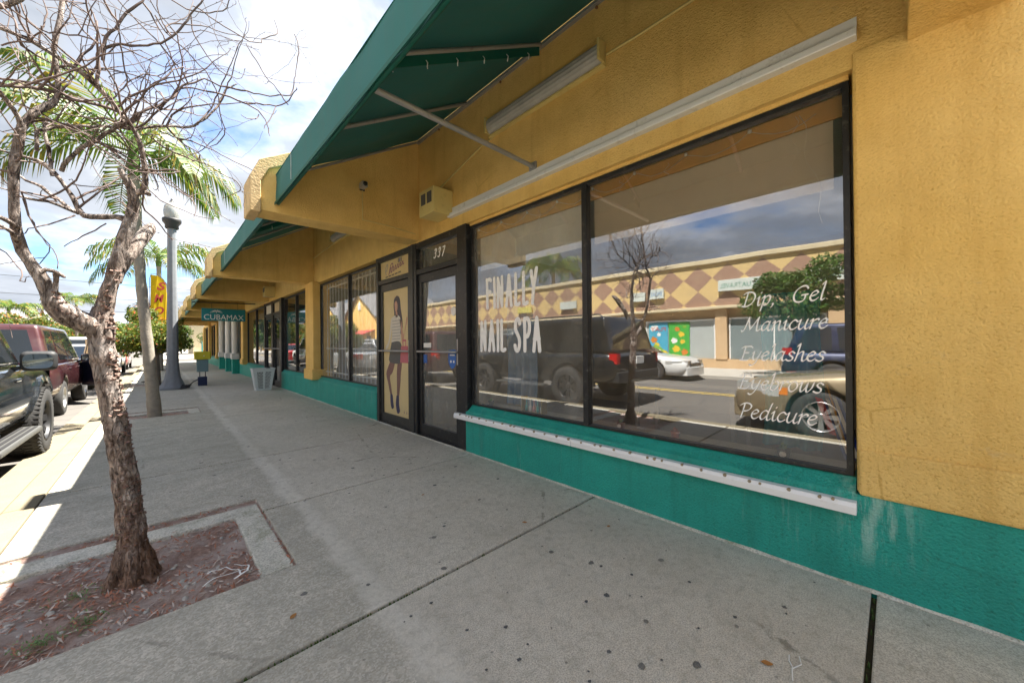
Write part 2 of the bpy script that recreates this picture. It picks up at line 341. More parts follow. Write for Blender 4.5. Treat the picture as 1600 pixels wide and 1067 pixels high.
# ------------------------------------------------------------------ mesh helper
class MB:
    def __init__(s): s.v = []; s.f = []; s.mi = []; s.sm = []
    def add(s, vs, fs, mi=0, sm=False):
        k = len(s.v); s.v.extend(vs)
        for f in fs:
            s.f.append([i + k for i in f]); s.mi.append(mi); s.sm.append(sm)
        return s
    def box(s, x0, x1, y0, y1, z0, z1, mi=0):
        vs = [(x, y, z) for z in (z0, z1) for y in (y0, y1) for x in (x0, x1)]
        return s.add(vs, [(0, 2, 3, 1), (4, 5, 7, 6), (0, 1, 5, 4), (2, 6, 7, 3), (0, 4, 6, 2), (1, 3, 7, 5)], mi)
    def obox(s, c, ax, ay, az, mi=0):
        """box from a centre and three half-axis vectors"""
        c = Vector(c); ax = Vector(ax); ay = Vector(ay); az = Vector(az)
        vs = [tuple(c + ax * i + ay * j + az * k) for k in (-1, 1) for j in (-1, 1) for i in (-1, 1)]
        return s.add(vs, [(0, 2, 3, 1), (4, 5, 7, 6), (0, 1, 5, 4), (2, 6, 7, 3), (0, 4, 6, 2), (1, 3, 7, 5)], mi)
    def prism(s, poly, axis, a, b2, mi=0, sm=False):
        """extrude a 2D polygon along an axis (x: (y,z) points; y: (x,z); z: (x,y))"""
        def P(p, t): return {'x': (t, p[0], p[1]), 'y': (p[0], t, p[1]), 'z': (p[0], p[1], t)}[axis]
        n = len(poly)
        vs = [P(p, a) for p in poly] + [P(p, b2) for p in poly]
        fs = [(i, (i + 1) % n, n + (i + 1) % n, n + i) for i in range(n)]
        s.add(vs, fs, mi, sm)
        s.add(vs, [tuple(range(n))[::-1], tuple(range(n, 2 * n))], mi)
        return s
    def tube(s, pts, rad, n=8, mi=0, sm=True, cap=True, jitter=None):
        pts = [Vector(p) for p in pts]
        if isinstance(rad, (int, float)): rad = [rad] * len(pts)
        k = len(pts); ref = Vector((0.31, 0.87, 0.4)).normalized(); vs = []
        prev = None
        for i, p in enumerate(pts):
            t = (pts[min(i + 1, k - 1)] - pts[max(i - 1, 0)])
            if t.length < 1e-9: t = Vector((0, 0, 1))
            t.normalize()
            if prev is None:
                a = t.cross(ref)
                if a.length < 0.1: a = t.cross(Vector((1, 0, 0)))
            else:
                a = prev - t * prev.dot(t)
            a.normalize(); prev = a; b2 = t.cross(a)
            for j in range(n):
                an = 2 * math.pi * j / n; r = rad[i]
                d = a * math.cos(an) + b2 * math.sin(an)
                if jitter: r *= jitter(p + d * r, i, j)
                vs.append(tuple(p + d * r))
        fs = [(i * n + j, i * n + (j + 1) % n, (i + 1) * n + (j + 1) % n, (i + 1) * n + j) for i in range(k - 1) for j in range(n)]
        s.add(vs, fs, mi, sm)
        if cap: s.add(vs[:n] + vs[-n:], [tuple(range(n))[::-1], tuple(range(n, 2 * n))], mi)
        return s
    def lathe(s, prof, n=24, c=(0, 0, 0), axis='z', mi=0, sm=True):
        vs = []
        for r, h in prof:
            for j in range(n):
                a = 2 * math.pi * j / n; u, w = r * math.cos(a), r * math.sin(a)
                q = {'z': (u, w, h), 'x': (h, u, w), 'y': (u, h, w)}[axis]
                vs.append((c[0] + q[0], c[1] + q[1], c[2] + q[2]))
        k = len(prof)
        fs = [(i * n + j, i * n + (j + 1) % n, (i + 1) * n + (j + 1) % n, (i + 1) * n + j) for i in range(k - 1) for j in range(n)]
        return s.add(vs, fs, mi, sm)
    def grid(s, fn, nu, nv, mi=0, sm=True):
        vs = [tuple(fn(i / nu, j / nv)) for j in range(nv + 1) for i in range(nu + 1)]
        fs = [(j * (nu + 1) + i, j * (nu + 1) + i + 1, (j + 1) * (nu + 1) + i + 1, (j + 1) * (nu + 1) + i) for j in range(nv) for i in range(nu)]
        return s.add(vs, fs, mi, sm)
    def mesh(s, name):
        me = bpy.data.meshes.new(name); me.from_pydata(s.v, [], s.f)
        me.polygons.foreach_set('material_index', s.mi); me.polygons.foreach_set('use_smooth', s.sm)
        me.update(); return me
    def build(s, name, mat, parent=None, bevel=0.0, seg=2, fix=True, weld=False):
        me = s.mesh(name)
        if bevel or fix or weld:
            bm = bmesh.new(); bm.from_mesh(me)
            if bevel or weld: bmesh.ops.remove_doubles(bm, verts=bm.verts, dist=1e-5)
            if fix: bmesh.ops.recalc_face_normals(bm, faces=bm.faces)
            if bevel:
                es = [e for e in bm.edges if len(e.link_faces) == 2 and e.calc_face_angle(0) > 0.5]
                bmesh.ops.bevel(bm, geom=es, offset=bevel, segments=seg, profile=0.5, affect='EDGES', clamp_overlap=True)
            bm.to_mesh(me); bm.free()
        return link(name, me, mat, parent)
def link(name, me, mat, parent=None):
    for q in (mat if isinstance(mat, (list, tuple)) else [mat]):
        me.materials.append(MATS[q] if isinstance(q, str) else q)
    o = bpy.data.objects.new(name, me); COL.objects.link(o)
    if parent is not None: o.parent = parent
    return o
def empty(name, loc=(0, 0, 0), rz=0.0):
    o = bpy.data.objects.new(name, None); o.empty_display_size = 0.1; COL.objects.link(o)
    o.location = loc; o.rotation_euler = (0, 0, rz); return o
def tag(o, label, cat, group=None):
    o['label'] = label; o['category'] = cat
    if group: o['group'] = group
    return o
def struct(o, label=None):
    o['kind'] = 'structure'
    if label: o['label'] = label
    return o
def stuff(o): o['kind'] = 'stuff'; return o
def copy_tree(o, parent=None):
    c = o.copy(); COL.objects.link(c)
    if parent is not None: c.parent = parent
    for ch in list(o.children): copy_tree(ch, c)
    return c
def text_obj(name, txt, size, mat, parent, mtx, depth=0.001, width=None, shear=0.0, bold=0.0, space=1.0):
    cu = bpy.data.curves.new('txt', 'FONT'); cu.body = txt; cu.size = size; cu.extrude = depth; cu.offset = bold; cu.space_character = space
    cu.shear = shear; cu.resolution_u = 3
    o = bpy.data.objects.new('txt', cu); COL.objects.link(o)
    dg = bpy.context.evaluated_depsgraph_get(); ev = o.evaluated_get(dg)
    me = bpy.data.meshes.new_from_object(ev)
    bpy.data.objects.remove(o); bpy.data.curves.remove(cu)
    xs = [q.co.x for q in me.vertices]
    w0 = max(xs) - min(xs); x0 = min(xs)
    sx = (width / w0) if width else 1.0
    for q in me.vertices: q.co = ((q.co.x - x0) * sx, q.co.y, q.co.z)
    me.transform(mtx); me.materials.clear()
    return link(name, me, mat, parent)
def facing_street(x, y, z):        # matrix: text running towards -Y, up +Z, facing -X
    return Matrix(((0, 0, -1, x), (-1, 0, 0, y), (0, 1, 0, z), (0, 0, 0, 1)))
def facing_east(x, y, z):          # text running towards +Y, facing +X
    return Matrix(((0, 0, 1, x), (1, 0, 0, y), (0, 1, 0, z), (0, 0, 0, 1)))
def facing_south(x, y, z):         # text running towards +X, facing -Y
    return Matrix(((1, 0, 0, x), (0, 0, -1, y), (0, 1, 0, z), (0, 0, 0, 1)))
def catmull(pts, k=6):
    if len(pts) < 3: return [tuple(p) for p in pts]
    o = []; P = [pts[0]] + list(pts) + [pts[-1]]
    for i in range(1, len(P) - 2):
        for j in range(k):
            t = j / k
            o.append(tuple(0.5 * (2 * P[i][d] + (P[i + 1][d] - P[i - 1][d]) * t + (2 * P[i - 1][d] - 5 * P[i][d] + 4 * P[i + 1][d] - P[i + 2][d]) * t * t
                     + (3 * P[i][d] - P[i - 1][d] - 3 * P[i + 1][d] + P[i + 2][d]) * t ** 3) for d in range(len(pts[0]))))
    o.append(tuple(pts[-1])); return o

# ================================================================== SETTING
WX = 2.46                       # street face of the shop wall
g = MB(); g.add([(-400, -300, -0.17), (400, -300, -0.17), (400, 700, -0.17), (-400, 700, -0.17)], [(0, 1, 2, 3)])
struct(g.build('ground', 'ground_dirt'))
g = MB(); g.grid(lambda u, v: (-9.0 + 8.15 * u, -60 + 320 * v, -0.13 + 0.05 * math.sin(math.pi * u)), 8, 40)
road = struct(g.build('road', 'asphalt'))
g = MB()
for dx in (-4.72, -4.50):
    g.grid(lambda u, v: (dx + 0.11 * u, -60 + 320 * v, -0.124 + 0.05 * math.sin(math.pi * (dx + 0.11 * u + 9.0) / 8.15)), 1, 40)
mk = g.build('road_marking', 'road_paint_yellow', road)

PITS = [(2.28, 3.49), (8.72, 9.56), (15.7, 16.6), (25.0, 26.0), (33.0, 34.0)]
PX0, PX1 = -0.66, 0.54
JY = [0.08 + 1.555 * k for k in range(-5, 25)]
g = MB(); g.box(PX1, 2.6, JY[0], JY[-1], -0.2, -0.028)
ys = [JY[0]] + [q for p in PITS for q in p] + [JY[-1]]
for a, b_ in zip(ys[0::2], ys[1::2]):
    g.box(PX0, PX1, a, b_, -0.2, -0.028)
walk = struct(g.build('sidewalk', 'joint_dirt'))
rs = random.Random(4)
for a, b_ in zip(JY[:-1], JY[1:]):
    a2, b2 = a + 0.010, b_ - 0.010
    X0, X1 = -0.672, 2.452
    poly = [(X0, a2), (X1, a2), (X1, b2), (X0, b2)]
    for pa, pb in PITS:
        c_, d_ = max(a2, pa), min(b2, pb)
        if d_ - c_ < 0.01: continue
        if pa <= a2: poly = [(PX1, a2), (X1, a2), (X1, b2), (X0, b2), (X0, d_), (PX1, d_)]
        elif pb >= b2: poly = [(X0, a2), (X1, a2), (X1, b2), (PX1, b2), (PX1, c_), (X0, c_)]
        else: poly = [(X0, a2), (X1, a2), (X1, b2), (X0, b2), (X0, d_), (PX1, d_), (PX1, c_), (X0, c_)]
    dz = rs.uniform(-0.002, 0.002)
    MB().prism(poly, 'z', -0.10, dz).build('slab', 'slab_concrete', walk, bevel=0.007)
kerb = struct(MB().box(-0.84, -0.69, JY[0], JY[-1], -0.3, -0.02).build('kerb', 'joint_dirt'))
y = JY[0]
while y < JY[-1]:
    MB().prism([(-0.86, -0.25), (-0.681, -0.25), (-0.681, 0.003), (-0.835, 0.0), (-0.855, -0.02)], 'y', y + 0.005, min(y + 3.05, JY[-1]) - 0.005).build('kerb_stone', 'kerb_concrete', kerb, bevel=0.008)
    y += 3.05
# gutter strip
struct(MB().box(-1.16, -0.865, -40, JY[-1], -0.3, -0.108).build('gutter', 'kerb_concrete'))
# moss in the nearest joints
g = MB(); rm = random.Random(11)
for jy in JY[4:9]:
    for k in range(420):
        x = rm.uniform(-0.6, 2.4)
        if rm.random() > max(0.08, 1.0 - abs(x - 0.35) * 0.9): continue
        if any(pa < jy < pb for pa, pb in PITS) and x < PX1: continue
        s = rm.uniform(0.004, 0.009); yy = jy + rm.uniform(-0.004, 0.004); h = rm.uniform(-0.004, 0.004)
        g.add([(x - s, yy - s * 0.7, -0.027), (x + s, yy - s * 0.7, -0.013), (x + s * 0.4, yy + s * 0.7, -0.027), (x, yy, h)], [(0, 1, 3), (1, 2, 3), (2, 0, 3)])
simple('moss', (0.075, 0.13, 0.03), 0.95, var=0.5, vs=30, sp='pos')
stuff(g.build('moss', 'moss', walk, fix=False))
# trodden chewing gum
g = MB(); rg = random.Random(21)
b = NB('old_gum'); gq = b.n('ShaderNodeNewGeometry'); cc = b.ramp(gq.outputs['Random Per Island'], [(0, (0.028, 0.036, 0.052)), (.45, (0.06, 0.066, 0.075)), (.8, (0.15, 0.145, 0.135)), (1, (0.24, 0.225, 0.20))]); cc = b.mix(b.math('MULTIPLY', b.ramp(b.noise(b.pos(), 220, 4, .7), [(.45, 0), (.6, 1)]), .5), cc, (.26, .245, .21)); b.pbr(cc, .8); MATS['old_gum'] = b.m
GUM = [(1.36, 0.62), (1.5, 0.75), (1.43, 0.52), (1.62, 0.58), (1.28, 0.66), (1.9, 0.72), (1.98, 0.9), (1.75, 0.95), (1.7, 1.1), (1.85, 1.05), (1.42, 1.0), (1.2, 1.3), (1.05, 1.15), (0.86, 1.05), (1.62, 1.45), (1.98, 1.35), (1.4, 1.9), (1.55, 2.2), (1.2, 2.0), (1.0, 2.3)]
GUM += [(rg.uniform(0.75, 2.35), rg.uniform(0.2, 14)) for _ in range(330)] + [(rg.uniform(-0.3, 0.75), rg.uniform(0.9, 12)) for _ in range(60)]
for x, y in GUM:
    if x < PX1 + 0.02 and any(pa - 0.03 < y < pb + 0.03 for pa, pb in PITS): continue
    r = rg.choice((0.004, 0.005, 0.006, 0.008, 0.010, 0.014)); n = 9
    vs = [(x + r * (1 + rg.uniform(-.3, .3)) * math.cos(6.283 * i / n) * 1.15, y + r * (1 + rg.uniform(-.3, .3)) * math.sin(6.283 * i / n), 0.0028) for i in range(n)]
    g.add(vs + [(x, y, 0.0040)], [(i, (i + 1) % n, n) for i in range(n)])
stuff(g.build('gum_spots', 'old_gum', walk))

# tree pits
simple('mulch_chip', (0.42, 0.18, 0.11), 0.9, var=0.6, vs=25, sp='pos')
simple('mulch_chip_grey', (0.55, 0.46, 0.40), 0.9, var=0.5, vs=25, sp='pos')
simple('pebble_grey', (0.42, 0.40, 0.36), 0.85, var=0.4, vs=30, sp='pos')
for i, (pa, pb) in enumerate(PITS):
    nu, nv = (44, 44) if i == 0 else (10, 10)
    def soil(u, v):
        x, y = PX0 - 0.02 + (PX1 - PX0 + 0.04) * u, pa - 0.02 + (pb - pa + 0.04) * v
        if y > pb - 0.10 or x > PX1 - 0.03: return (x, y, -0.017 + 0.008 * noise.noise((x * 30, y * 30, 2)))
        return (x, y, -0.035 + 0.022 * noise.noise((x * 3.1, y * 3.1, 0)) + 0.014 * noise.noise((x * 11, y * 11, 4)) + 0.012 * noise.noise((x * 27, y * 27, 4)))
    pit = struct(MB().grid(soil, nu, nv).build('tree_pit_soil', 'mulch_soil'))
    if i < 2:
        w = 0.135
        bd = MB().prism([(PX0 + 0.05, pb - 0.255), (PX1 - 0.16, pb - 0.255), (PX1 - 0.16, pa + 0.03), (PX1 - 0.009, pa + 0.03), (PX1 - 0.009, pb - 0.085), (PX0 + 0.05, pb - 0.085)], 'z', -0.14, -0.012)
        bd.build('pit_border', 'border_concrete', pit, bevel=0.009)
        if i == 0:
            MB().box(PX0 - 0.005, PX0 + 0.10, pa + 0.005, pa + 0.40, -0.14, -0.008).build('pit_border', 'kerb_concrete', pit, bevel=0.01)
        # litter of bark and leaves
        rl = random.Random(30 + i); ga, gb, gp = MB(), MB(), MB()
        for k in range(3800 if i == 0 else 300):
            x, y = rl.uniform(PX0, PX1), rl.uniform(pa, pb)
            on_border = (y > pb - 0.255 and y < pb - 0.115) or (x > PX1 - 0.16 and x < PX1 - 0.02)
            if on_border and rl.random() < 0.985: continue
            if i == 0 and noise.noise((x * 3, y * 3, 9)) > 0.12 and rl.random() < 0.75: continue
            z = (-0.012 if on_border else soil((x - PX0 + 0.02) / (PX1 - PX0 + 0.04), (y - pa + 0.02) / (pb - pa + 0.04))[2]) + 0.004
            L, w_ = rl.uniform(0.012, 0.05), rl.uniform(0.003, 0.010); a = rl.uniform(0, 6.28); t = rl.uniform(-0.5, 0.5)
            ax = Vector((math.cos(a), math.sin(a), t)) * L * 0.5; ay = Vector((-math.sin(a), math.cos(a), rl.uniform(-.6, .6))) * w_ * 0.5
            c0 = Vector((x, y, z + abs(ax.z)))
            (ga if rl.random() < 0.6 else gb).add([tuple(c0 - ax), tuple(c0 + ay), tuple(c0 + ax), tuple(c0 - ay)], [(0, 1, 2, 3)])
        stuff(ga.build('bark_mulch', 'mulch_chip', pit, fix=False)); stuff(gb.build('dry_litter', 'mulch_chip_grey', pit, fix=False))
        for k in range(60 if i == 0 else 12):
            x, y = rl.uniform(PX0, PX1 - .18), rl.uniform(pa, pb - .27)
            r = rl.uniform(0.005, 0.018); z = soil((x - PX0 + 0.02) / (PX1 - PX0 + 0.04), (y - pa + 0.02) / (pb - pa + 0.04))[2]
            n = 7
            ring = [(x + r * math.cos(6.283 * j / n) * rl.uniform(.7, 1.2), y + r * math.sin(6.283 * j / n) * rl.uniform(.7, 1.2), z) for j in range(n)]
            ring2 = [(x + (p[0] - x) * .6, y + (p[1] - y) * .6, z + r * .6) for p in ring]
            gp.add(ring + ring2 + [(x, y, z + r * .7)], [(j, (j + 1) % n, n + (j + 1) % n, n + j) for j in range(n)] + [(n + j, n + (j + 1) % n, 2 * n) for j in range(n)], 0, True)
        stuff(gp.build('pebbles', 'pebble_grey', pit))

# opposite pavement
struct(MB().box(-13.2, -9.0, -60, 260, -0.3, 0.0).build('opposite_sidewalk', 'far_walk_concrete', bevel=0.02))
# street crossing the end of the block
struct(MB().box(-0.85, 60, 36.7, 46.5, -0.3, -0.10).build('side_street', 'asphalt'))
struct(MB().box(-0.85, 60, 46.5, 160, -0.3, 0.0).build('far_block_pavement', 'far_walk_concrete'))

# ================================================================== SHOP BUILDING
shop = tag(empty('shop_building', (WX, 4, 0)), 'long single-storey yellow stucco row of shops with green painted base', 'building')
def S(o):                         # parent without moving: the root sits at (WX, 4, 0)
    o.parent = shop; o.matrix_parent_inverse = Matrix.Translation((-WX, -4, 0)); return o
END = 36.4
HEAD = 2.51
S(MB().box(WX, 2.72, -9, END, HEAD + 0.02, 4.25).build('upper_wall', 'stucco_yellow'))
S(MB().box(2.60, 14.0, -9.0, END, 4.25, 4.40).build('roof', 'stucco_cream'))
S(MB().box(2.44, 2.76, -9.0, END, 4.252, 4.5).build('parapet', 'stucco_cap', bevel=0.02))
S(MB().box(13.8, 14.0, -9, END, -0.1, 4.25).build('rear_wall', 'stucco_yellow'))
S(MB().box(2.72, 13.8, END - 0.2, END, -0.1, 4.25).build('end_wall', 'stucco_yellow'))
S(MB().box(2.72, 13.8, -9, -8.8, -0.1, 4.25).build('end_wall', 'stucco_yellow'))
# near pier that runs past the edge of the picture
S(MB().box(WX - 0.012, 2.72, -9.0, 0.135, 0.452, HEAD + 0.1).build('pier', 'stucco_yellow', bevel=0.015))
S(MB().box(WX - 0.030, 2.72, -9.0, 0.128, 0.450, 0.668).build('pier_base', 'stucco_yellow', bevel=0.012))
def base_wall(y0, y1, sill=True):
    if sill: poly = [(2.445, -0.1), (2.445, 0.438), (2.452, 0.452), (2.475, 0.468), (2.522, 0.512), (2.60, 0.515), (2.66, 0.515), (2.66, -0.1)]
    else: poly = [(2.445, -0.1), (2.445, 0.449), (2.66, 0.449), (2.66, -0.1)]
    return S(MB().prism(poly, 'y', y0, y1).build('base_wall', 'green_paint'))
base_wall(-9, 0.14, False); base_wall(0.14, 3.30); base_wall(5.62, 8.62); base_wall(8.62, 9.17, False); base_wall(9.17, 11.86); base_wall(14.2, 17.72); base_wall(17.72, 18.3, False)
base_wall(18.3, 22.4); base_wall(22.4, 22.9, False); base_wall(22.9, 27.0); base_wall(27.0, 27.6, False); base_wall(27.6, 31.6); base_wall(31.6, 32.2, False); base_wall(32.2, END - .6); base_wall(END - .6, END, False)
# foot of the wall: thin mortar bead against the pavement
g = MB(); rb = random.Random(3)
def bead(u, v):
    y = -2 + 14 * u; q = v * math.pi / 2
    r = 0.016 + 0.008 * noise.noise((y * 6, 0, 0))
    return (2.447 - r * math.cos(q), y, r * 0.7 * math.sin(q))
g.grid(bead, 260, 3); S(g.build('mortar_bead', 'border_concrete'))
def pilaster(y0, y1, x=2.36, top=2.56):
    p = S(MB().box(x, 2.70, y0, y1, 0.655, top).build('pilaster', 'stucco_yellow', bevel=0.018))
    MB().box(x - 0.03, 2.70, y0 - 0.03, y1 + 0.03, 0.45, 0.675).build('pilaster_base', 'stucco_yellow', p, bevel=0.015).matrix_parent_inverse = Matrix.Identity(4)
for y0, y1 in ((8.60, 9.16), (17.74, 18.28), (22.42, 22.88), (27.02, 27.58), (31.62, 32.18), (END - .58, END - .02)):
    pilaster(y0, y1)

# ---- storefront windows and doors
GX = 2.535
def child(o, par): o.parent = par; return o
def pane_box(y0, y1, z0, z1, matn, par, x=GX, name='pane'):
    return MB().box(x, x + 0.006, y0, y1, z0, z1).build(name, matn, par)
def window(y0, y1, z0, z1, mulls, mats, fmat='black_frame', fw=0.028, fd=0.055):
    f = MB()
    f.box(GX - fd / 2, GX + fd / 2, y0, y0 + fw, z0, z1); f.box(GX - fd / 2, GX + fd / 2, y1 - fw, y1, z0, z1)
    f.box(GX - fd / 2, GX + fd / 2, y0 + fw, y1 - fw, z1 - fw, z1); f.box(GX - fd / 2, GX + fd / 2, y0 + fw, y1 - fw, z0, z0 + fw * 0.7)
    w = S(f.build('window', fmat, bevel=0.003))
    es = [y0 + fw] + [q for mm in mulls for q in (mm - 0.025, mm + 0.025)] + [y1 - fw]
    for mm in mulls:
        MB().box(GX - fd / 2 - 0.008, GX + fd / 2, mm - 0.024, mm + 0.024, z0 + 0.002, z1 - 0.002).build('mullion', fmat, w, bevel=0.003)
    for k in range(0, len(es), 2):
        pane_box(es[k] - 0.004, es[k + 1] + 0.004, z0 + 0.015, z1 - 0.02, mats[(k // 2) % len(mats)], w)
    return w
winA = window(0.148, 3.27, 0.516, 2.505, [1.748], ['pane_tinted', 'pane_clear'])
winB = window(5.63, 8.60, 0.516, 2.500, [6.93], ['pane_clear', 'pane_clear'])
winC = window(9.17, 11.80, 0.516, 2.500, [10.55], ['pane_far'])
winD = window(14.25, 17.73, 0.516, 2.500, [15.9], ['pane_far'])
for y0, y1 in ((18.3, 22.4), (22.9, 27.0), (27.6, 31.6), (32.2, END - .6)):
    window(y0, y1, 0.516, 2.500, [(y0 + y1) / 2 - .7, (y0 + y1) / 2 + .7], ['pane_far'])
# soffit caulking strip above the big window (pale line between stucco and frame)
S(MB().box(2.50, 2.53, 0.15, 3.27, 2.506, 2.53).build('window_head', 'stucco_yellow'))

def door(y0, y1, jr, jl, glassm, fmat='black_frame', dx=2.505):
    """door frame y0..y1 (right jamb jr wide, left jamb jl wide), leaf and transom"""
    f = MB()
    f.box(dx - 0.055, dx + 0.06, y0, y0 + jr, 0.0, 2.53); f.box(dx - 0.055, dx + 0.06, y1 - jl, y1, 0.0, 2.53)
    f.box(dx - 0.05, dx + 0.05, y0 + jr, y1 - jl, 2.455, 2.528); f.box(dx - 0.05, dx + 0.05, y0 + jr, y1 - jl, 2.11, 2.175)
    f.box(dx - 0.03, dx + 0.05, y0 + jr, y1 - jl, -0.01, 0.022)
    d = S(f.build('door', fmat, bevel=0.004))
    a, b_ = y0 + jr + 0.006, y1 - jl - 0.006
    l = MB(); sw = 0.075
    l.box(dx - 0.022, dx + 0.022, a, a + sw, 0.026, 2.105); l.box(dx - 0.022, dx + 0.022, b_ - sw, b_, 0.026, 2.105)
    l.box(dx - 0.022, dx + 0.022, a + sw, b_ - sw, 2.0, 2.105); l.box(dx - 0.022, dx + 0.022, a + sw, b_ - sw, 0.026, 0.155)
    l.build('door_leaf', fmat, d, bevel=0.003)
    if glassm:
        MB().box(dx - 0.002, dx + 0.004, a + sw - 0.004, b_ - sw + 0.004, 0.15, 2.005).build('pane', glassm, d)
    bar = MB().tube([(dx - 0.022, a + 0.03, 1.10), (dx - 0.065, a + 0.03, 1.10), (dx - 0.07, a + 0.05, 1.10), (dx - 0.07, b_ - 0.05, 1.10), (dx - 0.065, b_ - 0.03, 1.10), (dx - 0.022, b_ - 0.03, 1.10)], 0.014, 8)
    bar.build('push_bar', 'grey_pipe', d)
    MB().box(dx - 0.03, dx - 0.02, a + 0.02, a + 0.05, 0.95, 1.25).build('lock_plate', 'grey_pipe', d)
    return d, a + sw, b_ - sw
d1, a1, b1 = door(3.28, 4.45, 0.17, 0.07, 'pane_clear')
MB().box(2.503, 2.509, 3.45, 4.38, 2.175, 2.456).build('transom_pane', 'pane_clear', d1)
d2, a2_, b2_ = door(4.50, 5.62, 0.09, 0.07, None, 'door_frame_dark')
S(MB().box(2.44, 2.57, 4.451, 4.499, 0.0, 2.53).build('door_post', 'door_frame_dark', bevel=0.004))
d3, _, _ = door(11.86, 13.0, 0.22, 0.07, 'pane_far'); MB().box(2.503, 2.509, 12.08, 12.93, 2.175, 2.456).build('transom_pane', 'stucco_cream', d3)
d4, _, _ = door(13.05, 14.2, 0.09, 0.09, 'pane_far'); MB().box(2.503, 2.509, 13.14, 14.11, 2.175, 2.456).build('transom_pane', 'white_paint', d4)

# hand-painted lettering
def strokes(name, lines, mat, par, x, w0, cap_round=True, nib=None):
    """lines: smoothed polylines in (y,z); brush of round section or slanted nib; raised 0.6 mm on the outer face"""
    g = MB()
    for li, ln in enumerate(lines):
        n = len(ln); xs_ = x; x = xs_ - 0.0003 * li * (nib is None)
        if nib is None:
            L_, R_ = [], []
            for i, p in enumerate(ln):
                q0, q1 = ln[max(0, i - 1)], ln[min(n - 1, i + 1)]
                t = Vector((q1[0] - q0[0], q1[1] - q0[1]))
                if t.length < 1e-9: t = Vector((1, 0))
                t.normalize(); nn = Vector((-t.y, t.x)) * w0 * 0.5 * (1 + 0.06 * noise.noise((p[0] * 40, p[1] * 40, 1)))
                L_.append((p[0] + nn.x, p[1] + nn.y)); R_.append((p[0] - nn.x, p[1] - nn.y))
            for i in range(n - 1):
                q = [L_[i], L_[i + 1], R_[i + 1], R_[i]]
                g.add([(x, a, b) for a, b in q], [(0, 1, 2, 3)])
            for e in (ln[0], ln[-1]):
                k = 10
                g.add([(x - 0.00015, e[0] + w0 * .5 * math.cos(6.283 * i / k), e[1] + w0 * .5 * math.sin(6.283 * i / k)) for i in range(k)], [tuple(range(k))])
        else:
            nx, nz = nib[0] * 0.5, nib[1] * 0.5; px, pz = -nib[2] * 0.5 * nz / math.hypot(nx, nz), nib[2] * 0.5 * nx / math.hypot(nx, nz)
            for i in range(n - 1):
                (a0, b0), (a1_, b1_) = ln[i], ln[i + 1]
                pts = [(a0 + s1 * nx + s2 * px, b0 + s1 * nz + s2 * pz) for s1 in (-1, 1) for s2 in (-1, 1)] + [(a1_ + s1 * nx + s2 * px, b1_ + s1 * nz + s2 * pz) for s1 in (-1, 1) for s2 in (-1, 1)]
                # convex hull of the two nib rectangles
                pts = sorted(set(pts))
                def half(ps):
                    h = []
                    for p in ps:
                        while len(h) > 1 and (h[-1][0] - h[-2][0]) * (p[1] - h[-2][1]) - (h[-1][1] - h[-2][1]) * (p[0] - h[-2][0]) <= 0: h.pop()
                        h.append(p)
                    return h
                lo, up = half(pts), half(pts[::-1]); hull = lo[:-1] + up[:-1]
                g.add([(x - 0.00002 * (i % 7), a, b) for a, b in hull], [tuple(range(len(hull)))])
        x = xs_
    return g.build(name, mat, par, fix=False)
PRINT = {
 'F': ([[(.08, 0), (.07, .5), (.05, 1)], [(.05, .98), (.3, 1.0), (.46, .96)], [(.07, .55), (.25, .57), (.4, .55)]], .52),
 'I': ([[(.05, 0), (.06, .5), (.04, 1)]], .2),
 'N': ([[(.04, 0), (.05, .5), (.07, .98)], [(.07, .98), (.25, .5), (.42, .02)], [(.42, .02), (.44, .5), (.45, 1.0)]], .58),
 'A': ([[(.02, 0), (.14, .5), (.26, 1.0)], [(.26, 1.0), (.36, .5), (.46, 0)], [(.08, .36), (.25, .37), (.42, .36)]], .56),
 'L': ([[(.05, 1), (.06, .5), (.05, .02)], [(.05, .02), (.2, .0), (.36, .03)]], .46),
 'Y': ([[(.02, 1.0), (.1, .75), (.2, .52)], [(.44, 1.06), (.32, .75), (.2, .45), (.1, 0)]], .5),
 'S': ([[(.42, .86), (.36, .98), (.22, 1.0), (.08, .88), (.08, .68), (.24, .52), (.38, .36), (.38, .14), (.24, 0), (.08, .04), (.02, .16)]], .54),
 'P': ([[(.06, 0), (.07, .5), (.05, 1)], [(.05, .98), (.28, 1.0), (.43, .86), (.42, .62), (.28, .46), (.07, .44)]], .52),
 '3': ([[(.05, .86), (.2, 1.0), (.38, .92), (.36, .68), (.18, .54), (.36, .46), (.42, .22), (.26, .02), (.05, .1)]], .56),
 '7': ([[(.03, .95), (.25, .97), (.45, .98), (.34, .6), (.2, 0)]], .5),
 ' ': ([], .36)}
def brush_word(name, txt, y0, y1, z0, z1, mat, par, x, w, shear=0.0):
    tot = sum(PRINT[c][1] + 0.07 for c in txt) - 0.15; u = 0.0; lines = []
    for c in txt:
        ss, adv = PRINT[c]; adv += 0.07

        for s_ in ss:
            ln = catmull([(q[0] * .80 + u + shear * q[1], q[1]) for q in s_], 9)
            lines.append([(y0 + (y1 - y0) * p[0] / tot, z0 + (z1 - z0) * p[1]) for p in ln])
        u += adv
        if lines: strokes(name, lines, mat, par, x, w)
        lines = []
LX = GX - 0.0015
brush_word('letter', 'FINALLY', 3.03, 2.29, 1.575, 1.875, 'letter_white', winA, LX, 0.040)
brush_word('letter', 'NAIL SPA', 3.13, 2.25, 1.125, 1.43, 'letter_white', winA, LX, 0.042)
brush_word('house_number', '337', 4.03, 3.79, 2.275, 2.385, 'letter_white', d1, 2.5015, 0.017, 0.25)
